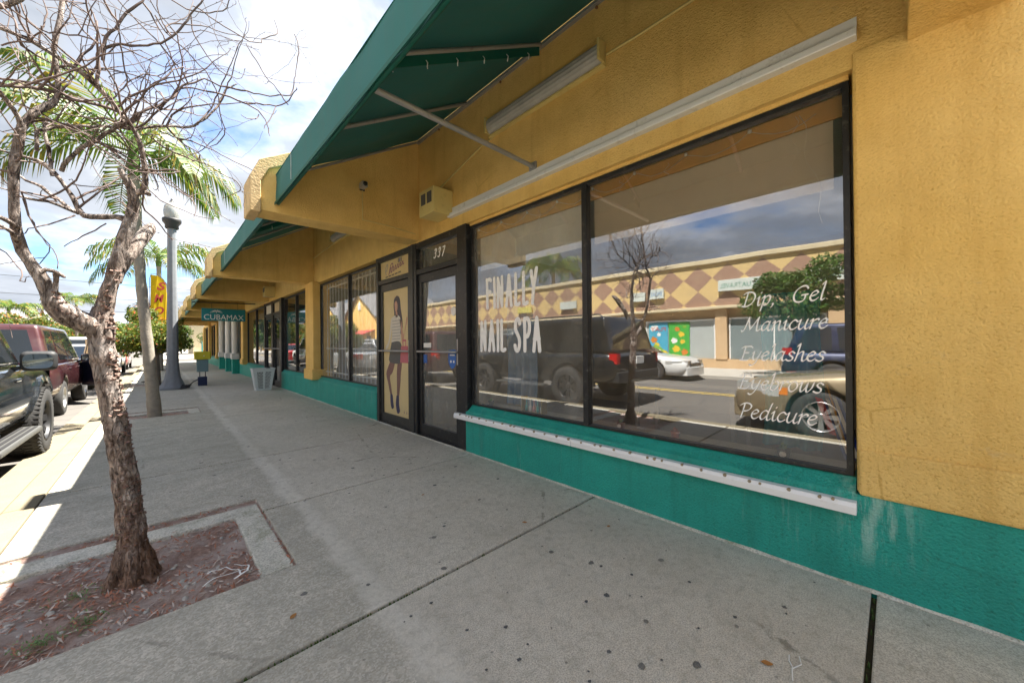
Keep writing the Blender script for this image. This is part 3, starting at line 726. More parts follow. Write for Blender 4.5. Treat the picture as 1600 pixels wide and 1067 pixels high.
SCRIPT = {
 'D': ([[(.13, .8), (.11, .4), (.08, .02)], [(-.04, .68), (.03, .77), (.18, .8), (.36, .75), (.48, .55), (.44, .25), (.28, .05), (.1, .0), (-.02, .05)]], .60),
 'i': ([[(0, .38), (.08, .5), (.07, .25), (.08, .06), (.13, 0), (.2, .07)], [(.12, .68), (.13, .71)]], .23),
 'p': ([[(0, .4), (.08, .5), (.06, .1), (.02, -.3)], [(.07, .3), (.16, .46), (.28, .5), (.34, .34), (.28, .1), (.16, 0), (.06, .06)]], .42),
 ',': ([[(.06, .06), (.09, -.02), (.03, -.14)]], .24),
 ' ': ([], .30),
 'G': ([[(.52, .66), (.42, .8), (.25, .78), (.08, .6), (.03, .32), (.12, .06), (.3, 0), (.45, .08), (.48, .34)], [(.33, .34), (.45, .36), (.57, .36)]], .64),
 'e': ([[(.03, .24), (.2, .29), (.29, .4), (.2, .5), (.08, .4), (.03, .2), (.1, .03), (.22, .02), (.33, .13)]], .37),
 'l': ([[(.02, .78), (.1, .9), (.08, .4), (.08, .08), (.13, 0), (.2, .07)]], .23),
 'M': ([[(-.06, .06), (0, .0), (.08, .2), (.13, .5), (.17, .78)], [(.17, .78), (.24, .4), (.33, .1)], [(.33, .1), (.46, .4), (.61, .78)], [(.61, .78), (.6, .4), (.62, .06), (.68, 0), (.76, .08)]], .80),
 'a': ([[(.33, .44), (.22, .5), (.08, .38), (.03, .16), (.1, .01), (.22, .1), (.32, .34)], [(.34, .5), (.3, .2), (.32, .04), (.38, 0), (.46, .09)]], .47),
 'n': ([[(0, .4), (.08, .5), (.06, .2), (.04, 0)], [(.06, .28), (.18, .46), (.29, .48), (.29, .2), (.31, .03), (.37, 0), (.45, .09)]], .46),
 'c': ([[(.31, .41), (.22, .5), (.1, .42), (.03, .2), (.1, .02), (.2, .01), (.32, .11)]], .35),
 'u': ([[(0, .4), (.08, .5), (.05, .2), (.08, .03), (.17, .01), (.29, .2), (.32, .3)], [(.34, .5), (.3, .2), (.31, .04), (.37, 0), (.45, .09)]], .46),
 'r': ([[(0, .4), (.08, .5), (.06, .2), (.04, 0)], [(.06, .28), (.16, .45), (.27, .5), (.31, .43)]], .33),
 'E': ([[(.45, .72), (.36, .8), (.2, .79), (.06, .78), (-.03, .7)], [(.13, .79), (.11, .4), (.08, .02)], [(-.02, .02), (.16, .0), (.34, .02), (.42, .12)], [(.11, .42), (.22, .43), (.33, .42)]], .50),
 'y': ([[(0, .4), (.08, .5), (.06, .2), (.12, .03), (.22, .1), (.32, .3)], [(.36, .5), (.29, .1), (.18, -.2), (.06, -.3), (-.04, -.24)]], .43),
 's': ([[(.29, .41), (.18, .5), (.08, .42), (.12, .3), (.24, .2), (.24, .06), (.12, 0), (-.01, .07)]], .33),
 'h': ([[(.02, .78), (.1, .9), (.08, .4), (.04, 0)], [(.07, .28), (.18, .46), (.29, .48), (.29, .2), (.31, .03), (.37, 0), (.45, .09)]], .46),
 'b': ([[(.02, .78), (.1, .9), (.07, .4), (.05, .1)], [(.07, .3), (.17, .46), (.28, .48), (.34, .32), (.28, .1), (.16, 0), (.05, .07)]], .41),
 'o': ([[(.2, .5), (.08, .42), (.03, .2), (.1, .01), (.22, .02), (.33, .2), (.32, .4), (.2, .5), (.14, .47)]], .41),
 'w': ([[(0, .4), (.08, .5), (.06, .15), (.12, .01), (.24, .2), (.29, .46)], [(.29, .46), (.28, .12), (.34, .01), (.46, .2), (.51, .5)]], .56),
 'd': ([[(.31, .44), (.2, .5), (.08, .38), (.03, .16), (.1, .01), (.22, .1), (.32, .34)], [(.4, .9), (.31, .3), (.32, .04), (.38, 0), (.46, .09)]], .47),
 'P': ([[(.13, .8), (.11, .4), (.08, .02)], [(-.04, .68), (.1, .79), (.3, .8), (.43, .66), (.36, .46), (.2, .37), (.1, .4)]], .48)}
def script_word(txt, y0, width, z0, z1, par, x):
    tot = sum(SCRIPT[c][1] for c in txt) - 0.05; u = 0.0; lines = []; k = width / tot
    for c in txt:
        ss, adv = SCRIPT[c]
        if c == ' ' and lines:
            strokes('lettering', lines, 'letter_white', par, x, 0, nib=(-0.0062, 0.0062, 0.0030)); lines = []
        for s_ in ss:
            ln = catmull([(q[0] + u + 0.20 * q[1], q[1]) for q in s_], 6)
            lines.append([(y0 - k * p[0], z0 + (z1 - z0) * (k * p[0] / width) + k * p[1] * 0.92) for p in ln])
        u += adv
    return strokes('lettering', lines, 'letter_white', par, x, 0, nib=(-0.0062, 0.0062, 0.0030))
script_word('Dip,  Gel', 0.635, 0.375, 1.402, 1.412, winA, LX)
script_word('Manicure', 0.635, 0.385, 1.255, 1.262, winA, LX)
script_word('Eyelashes', 0.650, 0.385, 1.083, 1.087, winA, LX)
script_word('Eyebrows', 0.660, 0.385, 0.912, 0.918, winA, LX)
script_word('Pedicure', 0.660, 0.360, 0.738, 0.742, winA, LX)

# ---- fashion print on the second door
simple('poster_paper', (0.66, 0.53, 0.27), 0.5, var=0.25, vs=3, sp='pos')
for nm, c in (('print_hair', (0.045, 0.035, 0.045)), ('print_skin', (0.52, 0.28, 0.19)), ('print_white', (0.62, 0.58, 0.50)), ('print_skirt', (0.08, 0.085, 0.085)),
              ('print_pink', (0.52, 0.13, 0.16)), ('print_boot', (0.045, 0.04, 0.10)), ('print_stocking', (0.20, 0.10, 0.085)), ('print_stripe', (0.34, 0.33, 0.30)), ('print_blue', (0.03, 0.07, 0.30)), ('print_purple', (0.20, 0.06, 0.16))):
    simple(nm, c, 0.5, var=0.15, vs=20, sp='pos')
pa_, pb_, z0_, z1_ = a2_ - 0.003, b2_ + 0.003, 0.15, 2.006
PXX = 2.502
poster = MB().box(PXX, PXX + 0.006, pa_, pb_, z0_, z1_).build('poster', 'poster_paper', d2)
def printpoly(pts, mat, layer, name='print', smooth=True):
    q = catmull(list(pts) + [pts[0]], 5)[:-1] if smooth else pts
    vs = [(PXX - 0.0006 - 0.0005 * layer, pb_ + (pa_ - pb_) * u, z0_ + (z1_ - z0_) * v) for u, v in q]
    MB().add(vs, [tuple(range(len(vs)))]).build(name, mat, d2, fix=False)
printpoly([(.44, .92), (.55, .945), (.66, .92), (.70, .84), (.76, .74), (.74, .66), (.62, .64), (.52, .70), (.42, .66), (.40, .72), (.44, .80), (.42, .87)], 'print_hair', 0, 'print_hair')
printpoly([(.46, .89), (.52, .905), (.57, .88), (.57, .84), (.52, .815), (.47, .84)], 'print_skin', 1, 'print_face')
printpoly([(.50, .82), (.56, .82), (.57, .78), (.50, .78)], 'print_skin', 1, 'print_neck')
printpoly([(.32, .77), (.46, .79), (.60, .79), (.70, .75), (.68, .66), (.66, .58), (.34, .57), (.36, .66)], 'print_white', 1, 'print_top')
for k in range(7):
    v0 = .60 + k * .024
    printpoly([(.35, v0), (.67, v0 + .004), (.67, v0 + .010), (.35, v0 + .006)], 'print_stripe', 2, 'print_stripe', False)
printpoly([(.32, .77), (.37, .74), (.29, .62), (.20, .55), (.10, .52), (.10, .545), (.20, .585), (.26, .66)], 'print_white', 2, 'print_sleeve')
printpoly([(.66, .76), (.72, .74), (.80, .64), (.92, .72), (.94, .76), (.90, .76), (.80, .60), (.74, .58)], 'print_skin', 1, 'print_arm')
printpoly([(.33, .58), (.67, .58), (.76, .47), (.74, .425), (.50, .41), (.24, .425), (.24, .48)], 'print_skirt', 2, 'print_skirt')
printpoly([(.70, .55), (.95, .55), (.99, .42), (.66, .42)], 'print_pink', 3, 'print_bag', False)
printpoly([(.76, .55), (.76, .60), (.89, .60), (.89, .55), (.86, .55), (.86, .585), (.79, .585), (.79, .55)], 'print_pink', 3, 'print_bag_handle', False)
printpoly([(.27, .43), (.45, .42), (.36, .34), (.25, .30), (.30, .22), (.33, .15), (.27, .15), (.18, .24), (.10, .32), (.18, .38)], 'print_stocking', 1, 'print_leg')
printpoly([(.56, .42), (.72, .425), (.68, .33), (.66, .26), (.60, .15), (.53, .15), (.53, .26), (.53, .34)], 'print_stocking', 1, 'print_leg')
printpoly([(.26, .16), (.35, .16), (.38, .10), (.40, .06), (.33, .045), (.28, .07), (.26, .11)], 'print_boot', 2, 'print_boot')
printpoly([(.51, .16), (.60, .16), (.61, .09), (.64, .04), (.55, .02), (.50, .05), (.48, .10)], 'print_boot', 2, 'print_boot')
for u in (.80, .89, .96):
    printpoly([(u - .012, .035), (u, .06), (u + .012, .035)], 'print_purple', 1, 'print_emblem', False)
# sign above that door
MB().box(2.500, 2.506, 4.59, 5.55, 2.175, 2.457).build('transom_sign', 'poster_paper', d2)
def line_sign(pts, w, mat):
    strokes('sign_mark', [catmull([(5.50 - 0.86 * u, 2.19 + 0.25 * v) for u, v in pts], 6)], mat, d2, 2.4985, w)
for q in range(6):
    u0 = 0.30 + q * 0.085
    line_sign([(u0, .30 + .05 * q), (u0 + .03, .55 + .03 * q), (u0 + .06, .58 + .03 * q), (u0 + .05, .32 + .05 * q), (u0 + .09, .36 + .05 * q)], 0.016, 'print_purple')
line_sign([(.26, .2), (.34, .75), (.42, .8), (.40, .6)], 0.016, 'print_purple')
line_sign([(.16, .25), (.13, .5), (.17, .8), (.22, .82), (.2, .6), (.16, .45)], 0.02, 'print_stripe')
for q in range(5): line_sign([(.14 + q * .12, .10 + .02 * q), (.18 + q * .12, .105 + .02 * q), (.22 + q * .12, .11 + .02 * q)], 0.018, 'print_skirt')
for q in range(3): line_sign([(.62 + q * .05, .80), (.62 + q * .05, .9), (.62 + q * .05, .98)], 0.026, 'print_blue' if q == 1 else 'print_skirt')

# stickers on the door of number 337
simple('sticker_blue', (0.02, 0.12, 0.42), 0.4); simple('sticker_white', (0.8, 0.8, 0.78), 0.4)
g = MB(); n = 20
shield = [(-.075, .10), (.075, .10), (.085, .0), (.06, -.08), (0, -.12), (-.06, -.08), (-.085, 0)]
st = MB().prism([(3.63 - u, 1.02 + v) for u, v in catmull(shield + [shield[0]], 4)[:-1]], 'x', 2.4990, 2.5015).build('sticker', 'sticker_blue', d1)
for dy in (-.03, .03):
    MB().prism([(3.63 + dy + .016 * math.cos(t * .628), 0.985 + .016 * math.sin(t * .628)) for t in range(10)], 'x', 2.4984, 2.4989).build('sticker_dot', 'sticker_white', d1)
MB().box(2.4984, 2.4989, 3.58, 3.68, 1.055, 1.07).build('sticker_band', 'sticker_white', d1)
MB().prism([(3.60 + .052 * math.cos(t * 1.047 + .52), 1.58 + .058 * math.sin(t * 1.047 + .52)) for t in range(6)], 'x', 2.4990, 2.5015).build('sticker', 'sticker_white', d1)
MB().box(2.4990, 2.5015, 4.20, 4.285, 0.95, 1.06).build('sticker', 'sticker_blue', d1); MB().box(2.4990, 2.5015, 4.10, 4.28, 1.15, 1.21).build('sticker', 'sticker_white', d1)

# ---- wing walls between the awnings
CORE = [(.66, 2.53), (WX, 2.548), (WX, 4.0), (.95, 3.14), (.75, 2.97), (.66, 2.83)]
BAND = [(.63, 2.50), (.63, 2.84), (.71, 3.02), (1.02, 3.20), (WX, 4.06), (WX, 3.95), (1.06, 3.10), (.79, 2.95), (.72, 2.81), (.72, 2.50)]
BEAMS = [(-0.35, -0.05)] + [(4.30 + 4.57 * k, 4.60 + 4.57 * k) for k in range(7)]
for y0, y1 in BEAMS:
    w = S(MB().prism(CORE, 'y', y0, y1).build('wing_wall', 'stucco_yellow', bevel=0.005))
    MB().prism(BAND, 'y', y0 - 0.03, y1 + 0.03).build('wing_wall_cap', 'stucco_cap', w, bevel=0.006, seg=1)

# ---- rooms behind the glass
def room(y0, y1, x1, wallm='interior_wall', floorm='interior_floor', ceil=2.62):
    S(MB().box(2.70, x1, y0, y1, -0.05, 0.02).build('shop_floor', floorm))
    S(MB().box(x1, x1 + 0.1, y0, y1, 0.02, ceil).build('inner_wall', wallm))
    S(MB().box(2.70, x1, y0 - 0.05, y0, 0.02, ceil).build('inner_wall', wallm)); S(MB().box(2.70, x1, y1, y1 + 0.05, 0.02, ceil).build('inner_wall', wallm))
    S(MB().box(2.70, x1, y0, y1, ceil, ceil + 0.06).build('shop_ceiling', 'ceiling_tile'))
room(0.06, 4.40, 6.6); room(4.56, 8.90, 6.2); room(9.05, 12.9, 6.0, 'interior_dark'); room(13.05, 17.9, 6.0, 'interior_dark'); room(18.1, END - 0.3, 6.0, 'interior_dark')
# inner window board of the nail salon
S(MB().box(2.565, 2.78, 0.15, 3.27, 0.47, 0.518).build('window_board', 'interior_wall', bevel=0.004))
S(MB().box(2.585, 2.60, 0.17, 3.26, 2.37, 2.485).build('valance_board', 'wood_valance', bevel=0.003))
S(MB().box(2.66, 2.78, 0.06, 3.27, 0.0, 0.469).build('inner_knee_wall', 'interior_wall'))

# ================================================================== AWNINGS
AW_LABEL = ['big green fabric awning over the nail salon window, nearest the camera', 'green awning over the shop with the fashion print door', 'third green awning, beyond the second wing wall',
            'fourth green awning, above the hanging teal sign', 'fifth green awning along the row of shops', 'sixth green awning along the row of shops', 'last green awning at the far end of the row']
def awning(y0, y1, idx):
    aw = tag(empty('awning', (1.6, (y0 + y1) / 2, 2.6)), AW_LABEL[idx], 'awning', 'green awnings along the row of shops')
    inv = Matrix.Translation((-1.6, -(y0 + y1) / 2, -2.6))
    def A(o): o.parent = aw; o.matrix_parent_inverse = inv; return o
    y0 += 0.012; y1 -= 0.012
    raft = [y0 + (y1 - y0) * k / 4 for k in range(5)]
    def top(u, v, off):
        x = 0.846 + 1.594 * u; y = y0 + (y1 - y0) * v
        sag = 0.028 * abs(math.sin(math.pi * v * 4)) * math.sin(math.pi * u)
        wr = 0.013 * noise.noise((x * 2.2, y * 2.2, idx)) + 0.010 * noise.noise((x * 1.5 + y * 4, y * 1.5 - x * 4, idx + 5))
        return (x, y, 2.905 + 0.945 * u - sag + off + wr * math.sin(math.pi * u))
    g = MB(); g.grid(lambda u, v: top(u, v, 0.004), 20, 64); g.grid(lambda u, v: top(u, v, -0.001), 20, 64)
    A(g.build('canopy', 'awning_green', fix=False))
    g = MB()
    def val(u, v, off):
        y = y0 + (y1 - y0) * u; z = 2.61 + 0.297 * v
        return (0.851 - off + 0.004 * math.sin(y * 9 + v) * (1 - v) + 0.010 * noise.noise((y * 2.4, z * 5, idx)), y, z + 0.006 * noise.noise((y * 1.3, 0, idx)) * (1 - v))
    g.grid(lambda u, v: val(u, v, 0.003), 40, 4); g.grid(lambda u, v: val(u, v, -0.002), 40, 4)
    A(g.build('valance', 'awning_green', fix=False))
    A(MB().tube([(0.866, y0, 2.625), (0.866, y1, 2.625)], 0.017, 8).build('hem_pipe', 'awning_trim'))
    A(MB().box(0.834, 0.839, y0, y1, 2.603, 2.628).build('hem', 'awning_trim'))
    A(MB().box(2.42, 2.455, y0, y1, 3.795, 3.825).build('wall_rail', 'grey_pipe', bevel=0.004))
    for yy in (y0 + 0.012, y1 - 0.012):
        A(MB().tube([(0.9, yy, 2.905), (2.42, yy, 3.812)], 0.014, 6).build('side_rail', 'grey_pipe'))
    for k, yy in enumerate(raft[1:4]):
        A(MB().tube([(0.88, yy, 2.885), (2.43, yy, 3.812)], 0.017, 8).build('rafter', 'grey_pipe'))
        if k == 1:
            sl_ = A(MB().prism([(0.88, 2.875), (2.40, 3.785), (2.40, 3.70), (0.88, 2.80)], 'y', yy - 0.003, yy + 0.003).build('pocket_strip', 'awning_trim'))
            for q in range(6):
                t = 0.1 + q * 0.16; x, z = 0.88 + 1.52 * t, 2.80 + 0.90 * t
                A(MB().tube([(x, yy - 0.004, z + .03), (x, yy - .022, z + .005), (x, yy - .016, z - .018), (x + 0.01, yy - .004, z - .02)], 0.0035, 5).build('hook', 'white_metal'))
    yy = y0 + (y1 - y0) * 0.475
    if idx == 0: A(MB().tube([(0.875, yy, 2.635), (1.6, yy + 0.11, 2.71), (2.455, yy + 0.24, 2.795)], 0.019, 8).build('strut', 'grey_pipe'))
    if idx == 0: A(MB().box(2.44, 2.458, yy + 0.20, yy + 0.28, 2.76, 2.83).build('strut_bracket', 'grey_pipe'))
    # stitched seam and a scuff on the valance
    A(MB().box(0.8480, 0.8492, y0 + 0.72, y0 + 0.728, 2.63, 2.9).build('seam', 'white_metal') if idx == -1 else MB().box(0.8400, 0.8420, y1 - 0.62, y1 - 0.614, 2.66, 2.89).build('seam', 'white_metal'))
    for k in range(4):
        yb = y0 + 0.5 + (y1 - y0 - 1) * k / 3
        A(MB().lathe([(0.0, 2.452), (0.010, 2.452), (0.012, 2.440), (0.0, 2.436)], 8, (0, yb, 3.78), 'x').build('bolt', 'rust_brown'))
for i in range(7):
    awning(BEAMS[i][1], BEAMS[i + 1][0], i)

# ================================================================== FITTINGS ON THE WALL
simple('tube_diffuser', (0.50, 0.48, 0.44), 0.35, var=0.5, vs=8)
def wall_light(y0, y1, z0, z1, label):
    t = tag(empty('wall_light', (WX, (y0 + y1) / 2, z0)), label, 'light', 'fluorescent lights under the awnings')
    inv = Matrix.Translation((-WX, -(y0 + y1) / 2, -z0))
    def A(o): o.parent = t; o.matrix_parent_inverse = inv; return o
    A(MB().box(WX - 0.035, WX - 0.001, y0, y1, z0, z1).build('backplate', 'cream_metal', bevel=0.006))
    A(MB().box(WX - 0.10, WX - 0.02, y0, y0 + 0.02, z0 + .01, z1 - .01).build('end_cap', 'cream_metal', bevel=0.004)); A(MB().box(WX - 0.10, WX - 0.02, y1 - 0.02, y1, z0 + .01, z1 - .01).build('end_cap', 'cream_metal', bevel=0.004))
    zc = (z0 + z1) / 2; h = (z1 - z0) / 2 - 0.012
    prof = []
    for k in range(41):
        a = -math.pi / 2 + math.pi * k / 40
        prof.append((WX - 0.035 - 0.058 * math.cos(a) * (1 - 0.10 * abs(math.sin(a * 7))), zc + h * math.sin(a)))
    g = MB(); n = len(prof)
    g.add([(x, y, z) for y in (y0 + 0.02, y1 - 0.02) for x, z in prof], [(i, i + 1, n + i + 1, n + i) for i in range(n - 1)], 0, True)
    A(g.build('diffuser', 'tube_diffuser'))
    A(MB().box(WX - 0.045, WX - 0.002, y0, y1, z0 - 0.016, z0 - 0.001).build('ledge', 'cream_metal', bevel=0.003))
wall_light(1.50, 2.84, 3.30, 3.475, 'long fluorescent wall light over the nail salon window')
wall_light(6.2, 7.5, 3.16, 3.33, 'fluorescent wall light under the second awning')
wall_light(10.7, 12.0, 3.16, 3.33, 'fluorescent wall light under the third awning')
co = MB().tube([(WX - 0.012, 3.84, 3.06), (WX - 0.012, 3.75, 3.08), (WX - 0.012, 3.0, 3.262), (WX - 0.012, 2.8, 3.285)], 0.010, 8)
tag(co.build('conduit', 'cream_metal'), 'thin yellow painted conduit running from the vent box up to the light', 'conduit')
tag(MB().tube([(WX - 0.012, 1.49, 3.37), (WX - 0.012, 1.2, 3.36), (WX - 0.012, 0.4, 3.36), (WX - 0.012, -0.04, 3.36)], 0.010, 8).build('conduit', 'cream_metal'), 'thin yellow painted conduit at the near end of the long light', 'conduit')
tag(MB().tube([(WX - 0.012, 8.84, 3.1), (WX - 0.012, 7.5, 3.16), (WX - 0.012, 6.2, 3.14)], 0.010, 8).build('conduit', 'cream_metal'), 'thin yellow conduit under the second awning', 'conduit')
def vent_box(y0, y1, z0, z1, label):
    t = tag(empty('vent_box', (WX, y0, z0)), label, 'box', 'yellow boxes beside the wing walls')
    inv = Matrix.Translation((-WX, -y0, -z0)); x0 = WX - 0.26
    def A(o): o.parent = t; o.matrix_parent_inverse = inv; return o
    A(MB().box(x0, WX - 0.001, y0, y1, z0, z1).build('housing', 'cream_metal', bevel=0.006))
    w = y1 - y0
    for k in (0.14, 0.56):
        A(MB().box(x0 - 0.004, x0 + 0.004, y0 + w * k, y0 + w * (k + .30), z0 + (z1 - z0) * .42, z0 + (z1 - z0) * .85).build('grille', 'interior_dark'))
vent_box(3.53, 3.84, 2.67, 2.96, 'yellow vent box on the wall above door 337'); vent_box(12.6, 12.9, 2.62, 2.92, 'small yellow vent box beside the third wing wall')
# camera on the wing wall
t = tag(empty('security_camera', (1.72, 4.27, 3.03)), 'small dark security camera on the nearest wing wall', 'camera')
o = MB().box(1.685, 1.745, 4.285, 4.299, 2.99, 3.08).build('mount', 'dark_plastic', bevel=0.004); o.parent = t; o.matrix_parent_inverse = Matrix.Translation((-1.72, -4.27, -3.03))
o = MB().box(1.67, 1.735, 4.17, 4.285, 3.00, 3.065).build('housing', 'grey_pipe', bevel=0.012); o.parent = t; o.matrix_parent_inverse = Matrix.Translation((-1.72, -4.27, -3.03))
o = MB().lathe([(0, 4.160), (0.024, 4.160), (0.026, 4.172), (0.0, 4.172)], 14, (1.702, 0, 3.032), 'y').build('lens', 'dark_plastic'); o.parent = t; o.matrix_parent_inverse = Matrix.Translation((-1.72, -4.27, -3.03))
tag(MB().tube([(1.715, 4.291, 2.99), (1.715, 4.291, 2.655), (2.0, 4.291, 2.65), (2.40, 4.291, 2.62)], 0.006, 6).build('camera_cable', 'cream_metal'), 'thin cable run on the nearest wing wall below the camera', 'cable')

# shutter tracks
t = tag(empty('shutter_track', (WX, 1.8, 2.65)), 'white metal shutter track fixed above the nail salon window', 'shutter track')
inv = Matrix.Translation((-WX, -1.8, -2.65))
for y0, y1 in ((0.115, 1.25), (1.253, 2.42), (2.423, 3.57)):
    for nm, poly in (('track_flange', [(WX - .001, 2.70), (WX - .012, 2.70), (WX - .016, 2.765), (WX - .001, 2.765)]), ('track_channel', [(WX - .001, 2.655), (WX - .052, 2.655), (WX - .055, 2.662), (WX - .055, 2.690), (WX - .045, 2.698), (WX - .001, 2.698)])):
        o = MB().prism(poly, 'y', y0, y1).build(nm, 'white_metal'); o.parent = t; o.matrix_parent_inverse = inv
t = tag(empty('shutter_sill_track', (WX, 1.8, 0.35)), 'white studded shutter track on the green wall below the nail salon window', 'shutter track')
inv = Matrix.Translation((-WX, -1.8, -0.35))
for y0, y1 in ((0.135, 1.82), (1.823, 3.455)):
    o = MB().prism([(2.4445, .362), (2.388, .362), (2.388, .398), (2.398, .418), (2.4445, .418)], 'y', y0, y1).build('track_bar', 'white_track', bevel=0.003); o.parent = t; o.matrix_parent_inverse = inv
rn = random.Random(8); yy = 0.22
while yy < 3.42:
    n = 6; r = rn.uniform(0.007, 0.011); z = 0.398 + rn.uniform(0, 0.008); x = 2.400
    vs = [(x - 0.012, yy + r * math.cos(6.283 * i / n) * rn.uniform(.8, 1.2), z + 0.012 + r * math.sin(6.283 * i / n)) for i in range(n)]; v2 = [(x + 0.012, v_[1], v_[2] - .004) for v_ in vs]
    o = MB().add(vs + v2, [tuple(range(n))] + [(i, (i + 1) % n, n + (i + 1) % n, n + i) for i in range(n)]).build('stud', 'dirty_nut'); o.parent = t; o.matrix_parent_inverse = inv
    yy += rn.choice((0.05, 0.115, 0.125, 0.13))

# ================================================================== THINGS IN THE SHOP WINDOW
def shade(y0, y1, z0, z1, label):
    g = MB()
    g.grid(lambda u, v: (2.612 + 0.006 * math.sin(u * 9) * v, y0 + (y1 - y0) * u, z1 + (z0 - z1) * v), 12, 6); g.grid(lambda u, v: (2.614 + 0.006 * math.sin(u * 9) * v, y0 + (y1 - y0) * u, z1 + (z0 - z1) * v), 12, 6)
    t = tag(empty('roller_shade', (2.612, (y0 + y1) / 2, z0)), label, 'shade'); inv = Matrix.Translation((-2.612, -(y0 + y1) / 2, -z0))
    for o in (g.build('cloth', 'shade_grey', fix=False), MB().tube([(2.635, y0, z1), (2.635, y1, z1)], 0.02, 10).build('roller', 'white_metal'), MB().box(2.606, 2.62, y0, y1, z0 - 0.012, z0 + 0.012).build('hem_bar', 'shade_grey')):
        o.parent = t; o.matrix_parent_inverse = inv
shade(0.22, 1.72, 2.02, 2.40, 'grey roller shade behind the tinted pane with the treatment list'); shade(1.79, 3.22, 2.02, 2.40, 'grey roller shade above the white salon lettering')
# fairy lights along the board
g = MB(); rf = random.Random(5); pts = []
ys = [3.2 - k * 0.372 for k in range(9)]
for a, b_ in zip(ys[:-1], ys[1:]):
    for k in range(6):
        t_ = k / 6; pts.append((2.578, a + (b_ - a) * t_, 2.46 - 0.07 * math.sin(math.pi * t_) + rf.uniform(-.006, .006)))
t = tag(empty('string_lights', (2.578, 1.7, 2.4)), 'thin white string lights hooked along the wooden board in the salon window', 'string lights'); inv = Matrix.Translation((-2.578, -1.7, -2.4))
o = MB().tube(pts, 0.0018, 4).build('wire', 'white_paint'); o.parent = t; o.matrix_parent_inverse = inv
for y_ in ys[:-1]:
    o = MB().lathe([(0, -.014), (.010, -.01), (.012, 0), (.008, .01), (0, .013)], 8, (2.574, y_, 2.46)).build('bulb', 'white_paint'); o.parent = t; o.matrix_parent_inverse = inv
for y_, dz in ((0.36, .62), (0.38, .3), (1.1, .14), (2.3, .2), (1.45, .12)):
    pts = [(2.576, y_ + 0.02 * math.sin(k * 1.3 + y_ * 9) - .012 * k * (dz > .5), 2.45 - dz * k / 9) for k in range(10)]
    o = MB().tube(pts, 0.0016, 4).build('wire', 'white_paint'); o.parent = t; o.matrix_parent_inverse = inv
def curtain(y0, y1, z0, z1, x, mat, folds, label, cat='curtain'):
    g = MB()
    for off in (0, 0.004):
        g.grid(lambda u, v: (x + off + 0.035 * math.sin(u * folds * 6.283 + 0.5 * math.sin(v * 3)) * (0.5 + v * .5), y0 + (y1 - y0) * u + 0.01 * math.sin(v * 7), z1 + (z0 - z1) * v), folds * 10, 10)
    return tag(g.build('curtain', mat, fix=False), label, cat)
curtain(2.62, 3.06, 0.52, 1.62, 2.86, 'curtain_blue', 4, 'pale blue curtain hanging behind the salon lettering')
curtain(0.30, 0.60, 0.53, 1.5, 2.84, 'curtain_teal', 3, 'teal cloth hanging behind the tinted pane')
# striped flag in the corner
simple('flag_red', (0.5, 0.02, 0.03), 0.8); simple('flag_blue', (0.03, 0.06, 0.32), 0.8)
t = tag(empty('small_flag', (2.72, 0.24, 0.52)), 'small blue and white striped flag with a red end leaning in the window corner', 'flag'); inv = Matrix.Translation((-2.72, -0.24, -0.52))
for k in range(5):
    o = MB().obox((2.72 + .002 * k, 0.215 - .004 * k, 0.72), (0.002, 0, 0), (0, .5 * .018, 0.004), (0, 0.045, 0.16)).build('stripe', 'flag_blue' if k % 2 == 0 else 'white_paint'); o.location = (0, (k - 2) * 0.0185, -k * 0.006); o.parent = t; o.matrix_parent_inverse = inv
o = MB().obox((2.715, 0.275, 0.77), (0.002, 0, 0), (0, .016, 0.004), (0, 0.03, 0.10)).build('red_field', 'flag_red'); o.parent = t; o.matrix_parent_inverse = inv
o = MB().tube([(2.72, 0.17, 0.52), (2.72, 0.27, 0.95)], 0.005, 6).build('stick', 'wood_valance'); o.parent = t; o.matrix_parent_inverse = inv
simple('pot_brown', (0.14, 0.05, 0.025), 0.5); simple('pot_orange', (0.5, 0.12, 0.03), 0.5); simple('plant_green', (0.07, 0.26, 0.06), 0.6); simple('pot_black', (0.03, 0.028, 0.025), 0.5)
def little_pot(y, potm, plantm, label, s=1.0, eye=True):
    t = tag(empty('mini_pot', (2.62, y, 0.518)), label, 'plant pot'); r = random.Random(int(y * 100))
    MB().lathe([(0, 0.002), (.020 * s, .002), (.026 * s, .036 * s), (.028 * s, .042 * s), (.023 * s, .042 * s), (.020 * s, .034 * s), (0, .034 * s)], 14).build('pot', potm, t)
    if eye: MB().lathe([(0, -.031 * s), (.012 * s, -.030 * s), (.013 * s, -.022 * s)], 12, (0, 0, .020 * s), 'x').build('round_badge', 'white_paint', t)
    g = MB()
    for k in range(26):
        a = r.uniform(0, 6.28); e = r.uniform(0.1, 1.4); L = r.uniform(.018, .036) * s
        d = Vector((math.cos(a) * math.cos(e), math.sin(a) * math.cos(e), math.sin(e))); c0 = Vector((0, 0, .036 * s)); sd = d.cross(Vector((0, 0, 1))).normalized() * .006 * s
        g.add([tuple(c0), tuple(c0 + d * L * .6 + sd), tuple(c0 + d * L), tuple(c0 + d * L * .6 - sd)], [(0, 1, 2, 3)])
    g.build('leaves', plantm, t, fix=False)
little_pot(3.07, 'pot_black', 'plant_green', 'tiny green plant in a dark pot under the salon lettering', 1.25, False)
little_pot(1.50, 'pot_brown', 'plant_green', 'tiny brown pot with green leaves beside the window mullion', 1.25)
little_pot(1.08, 'pot_orange', 'pot_orange', 'tiny orange pot with orange petals on the window board', 1.15, False)
little_pot(0.455, 'pot_black', 'plant_green', 'tiny black pot with green leaves in front of the teal cloth', 1.3)
t = tag(empty('polish_stand', (2.64, 2.45, 0.518)), 'small brass stand of nail polish bottles on the window board', 'display stand')
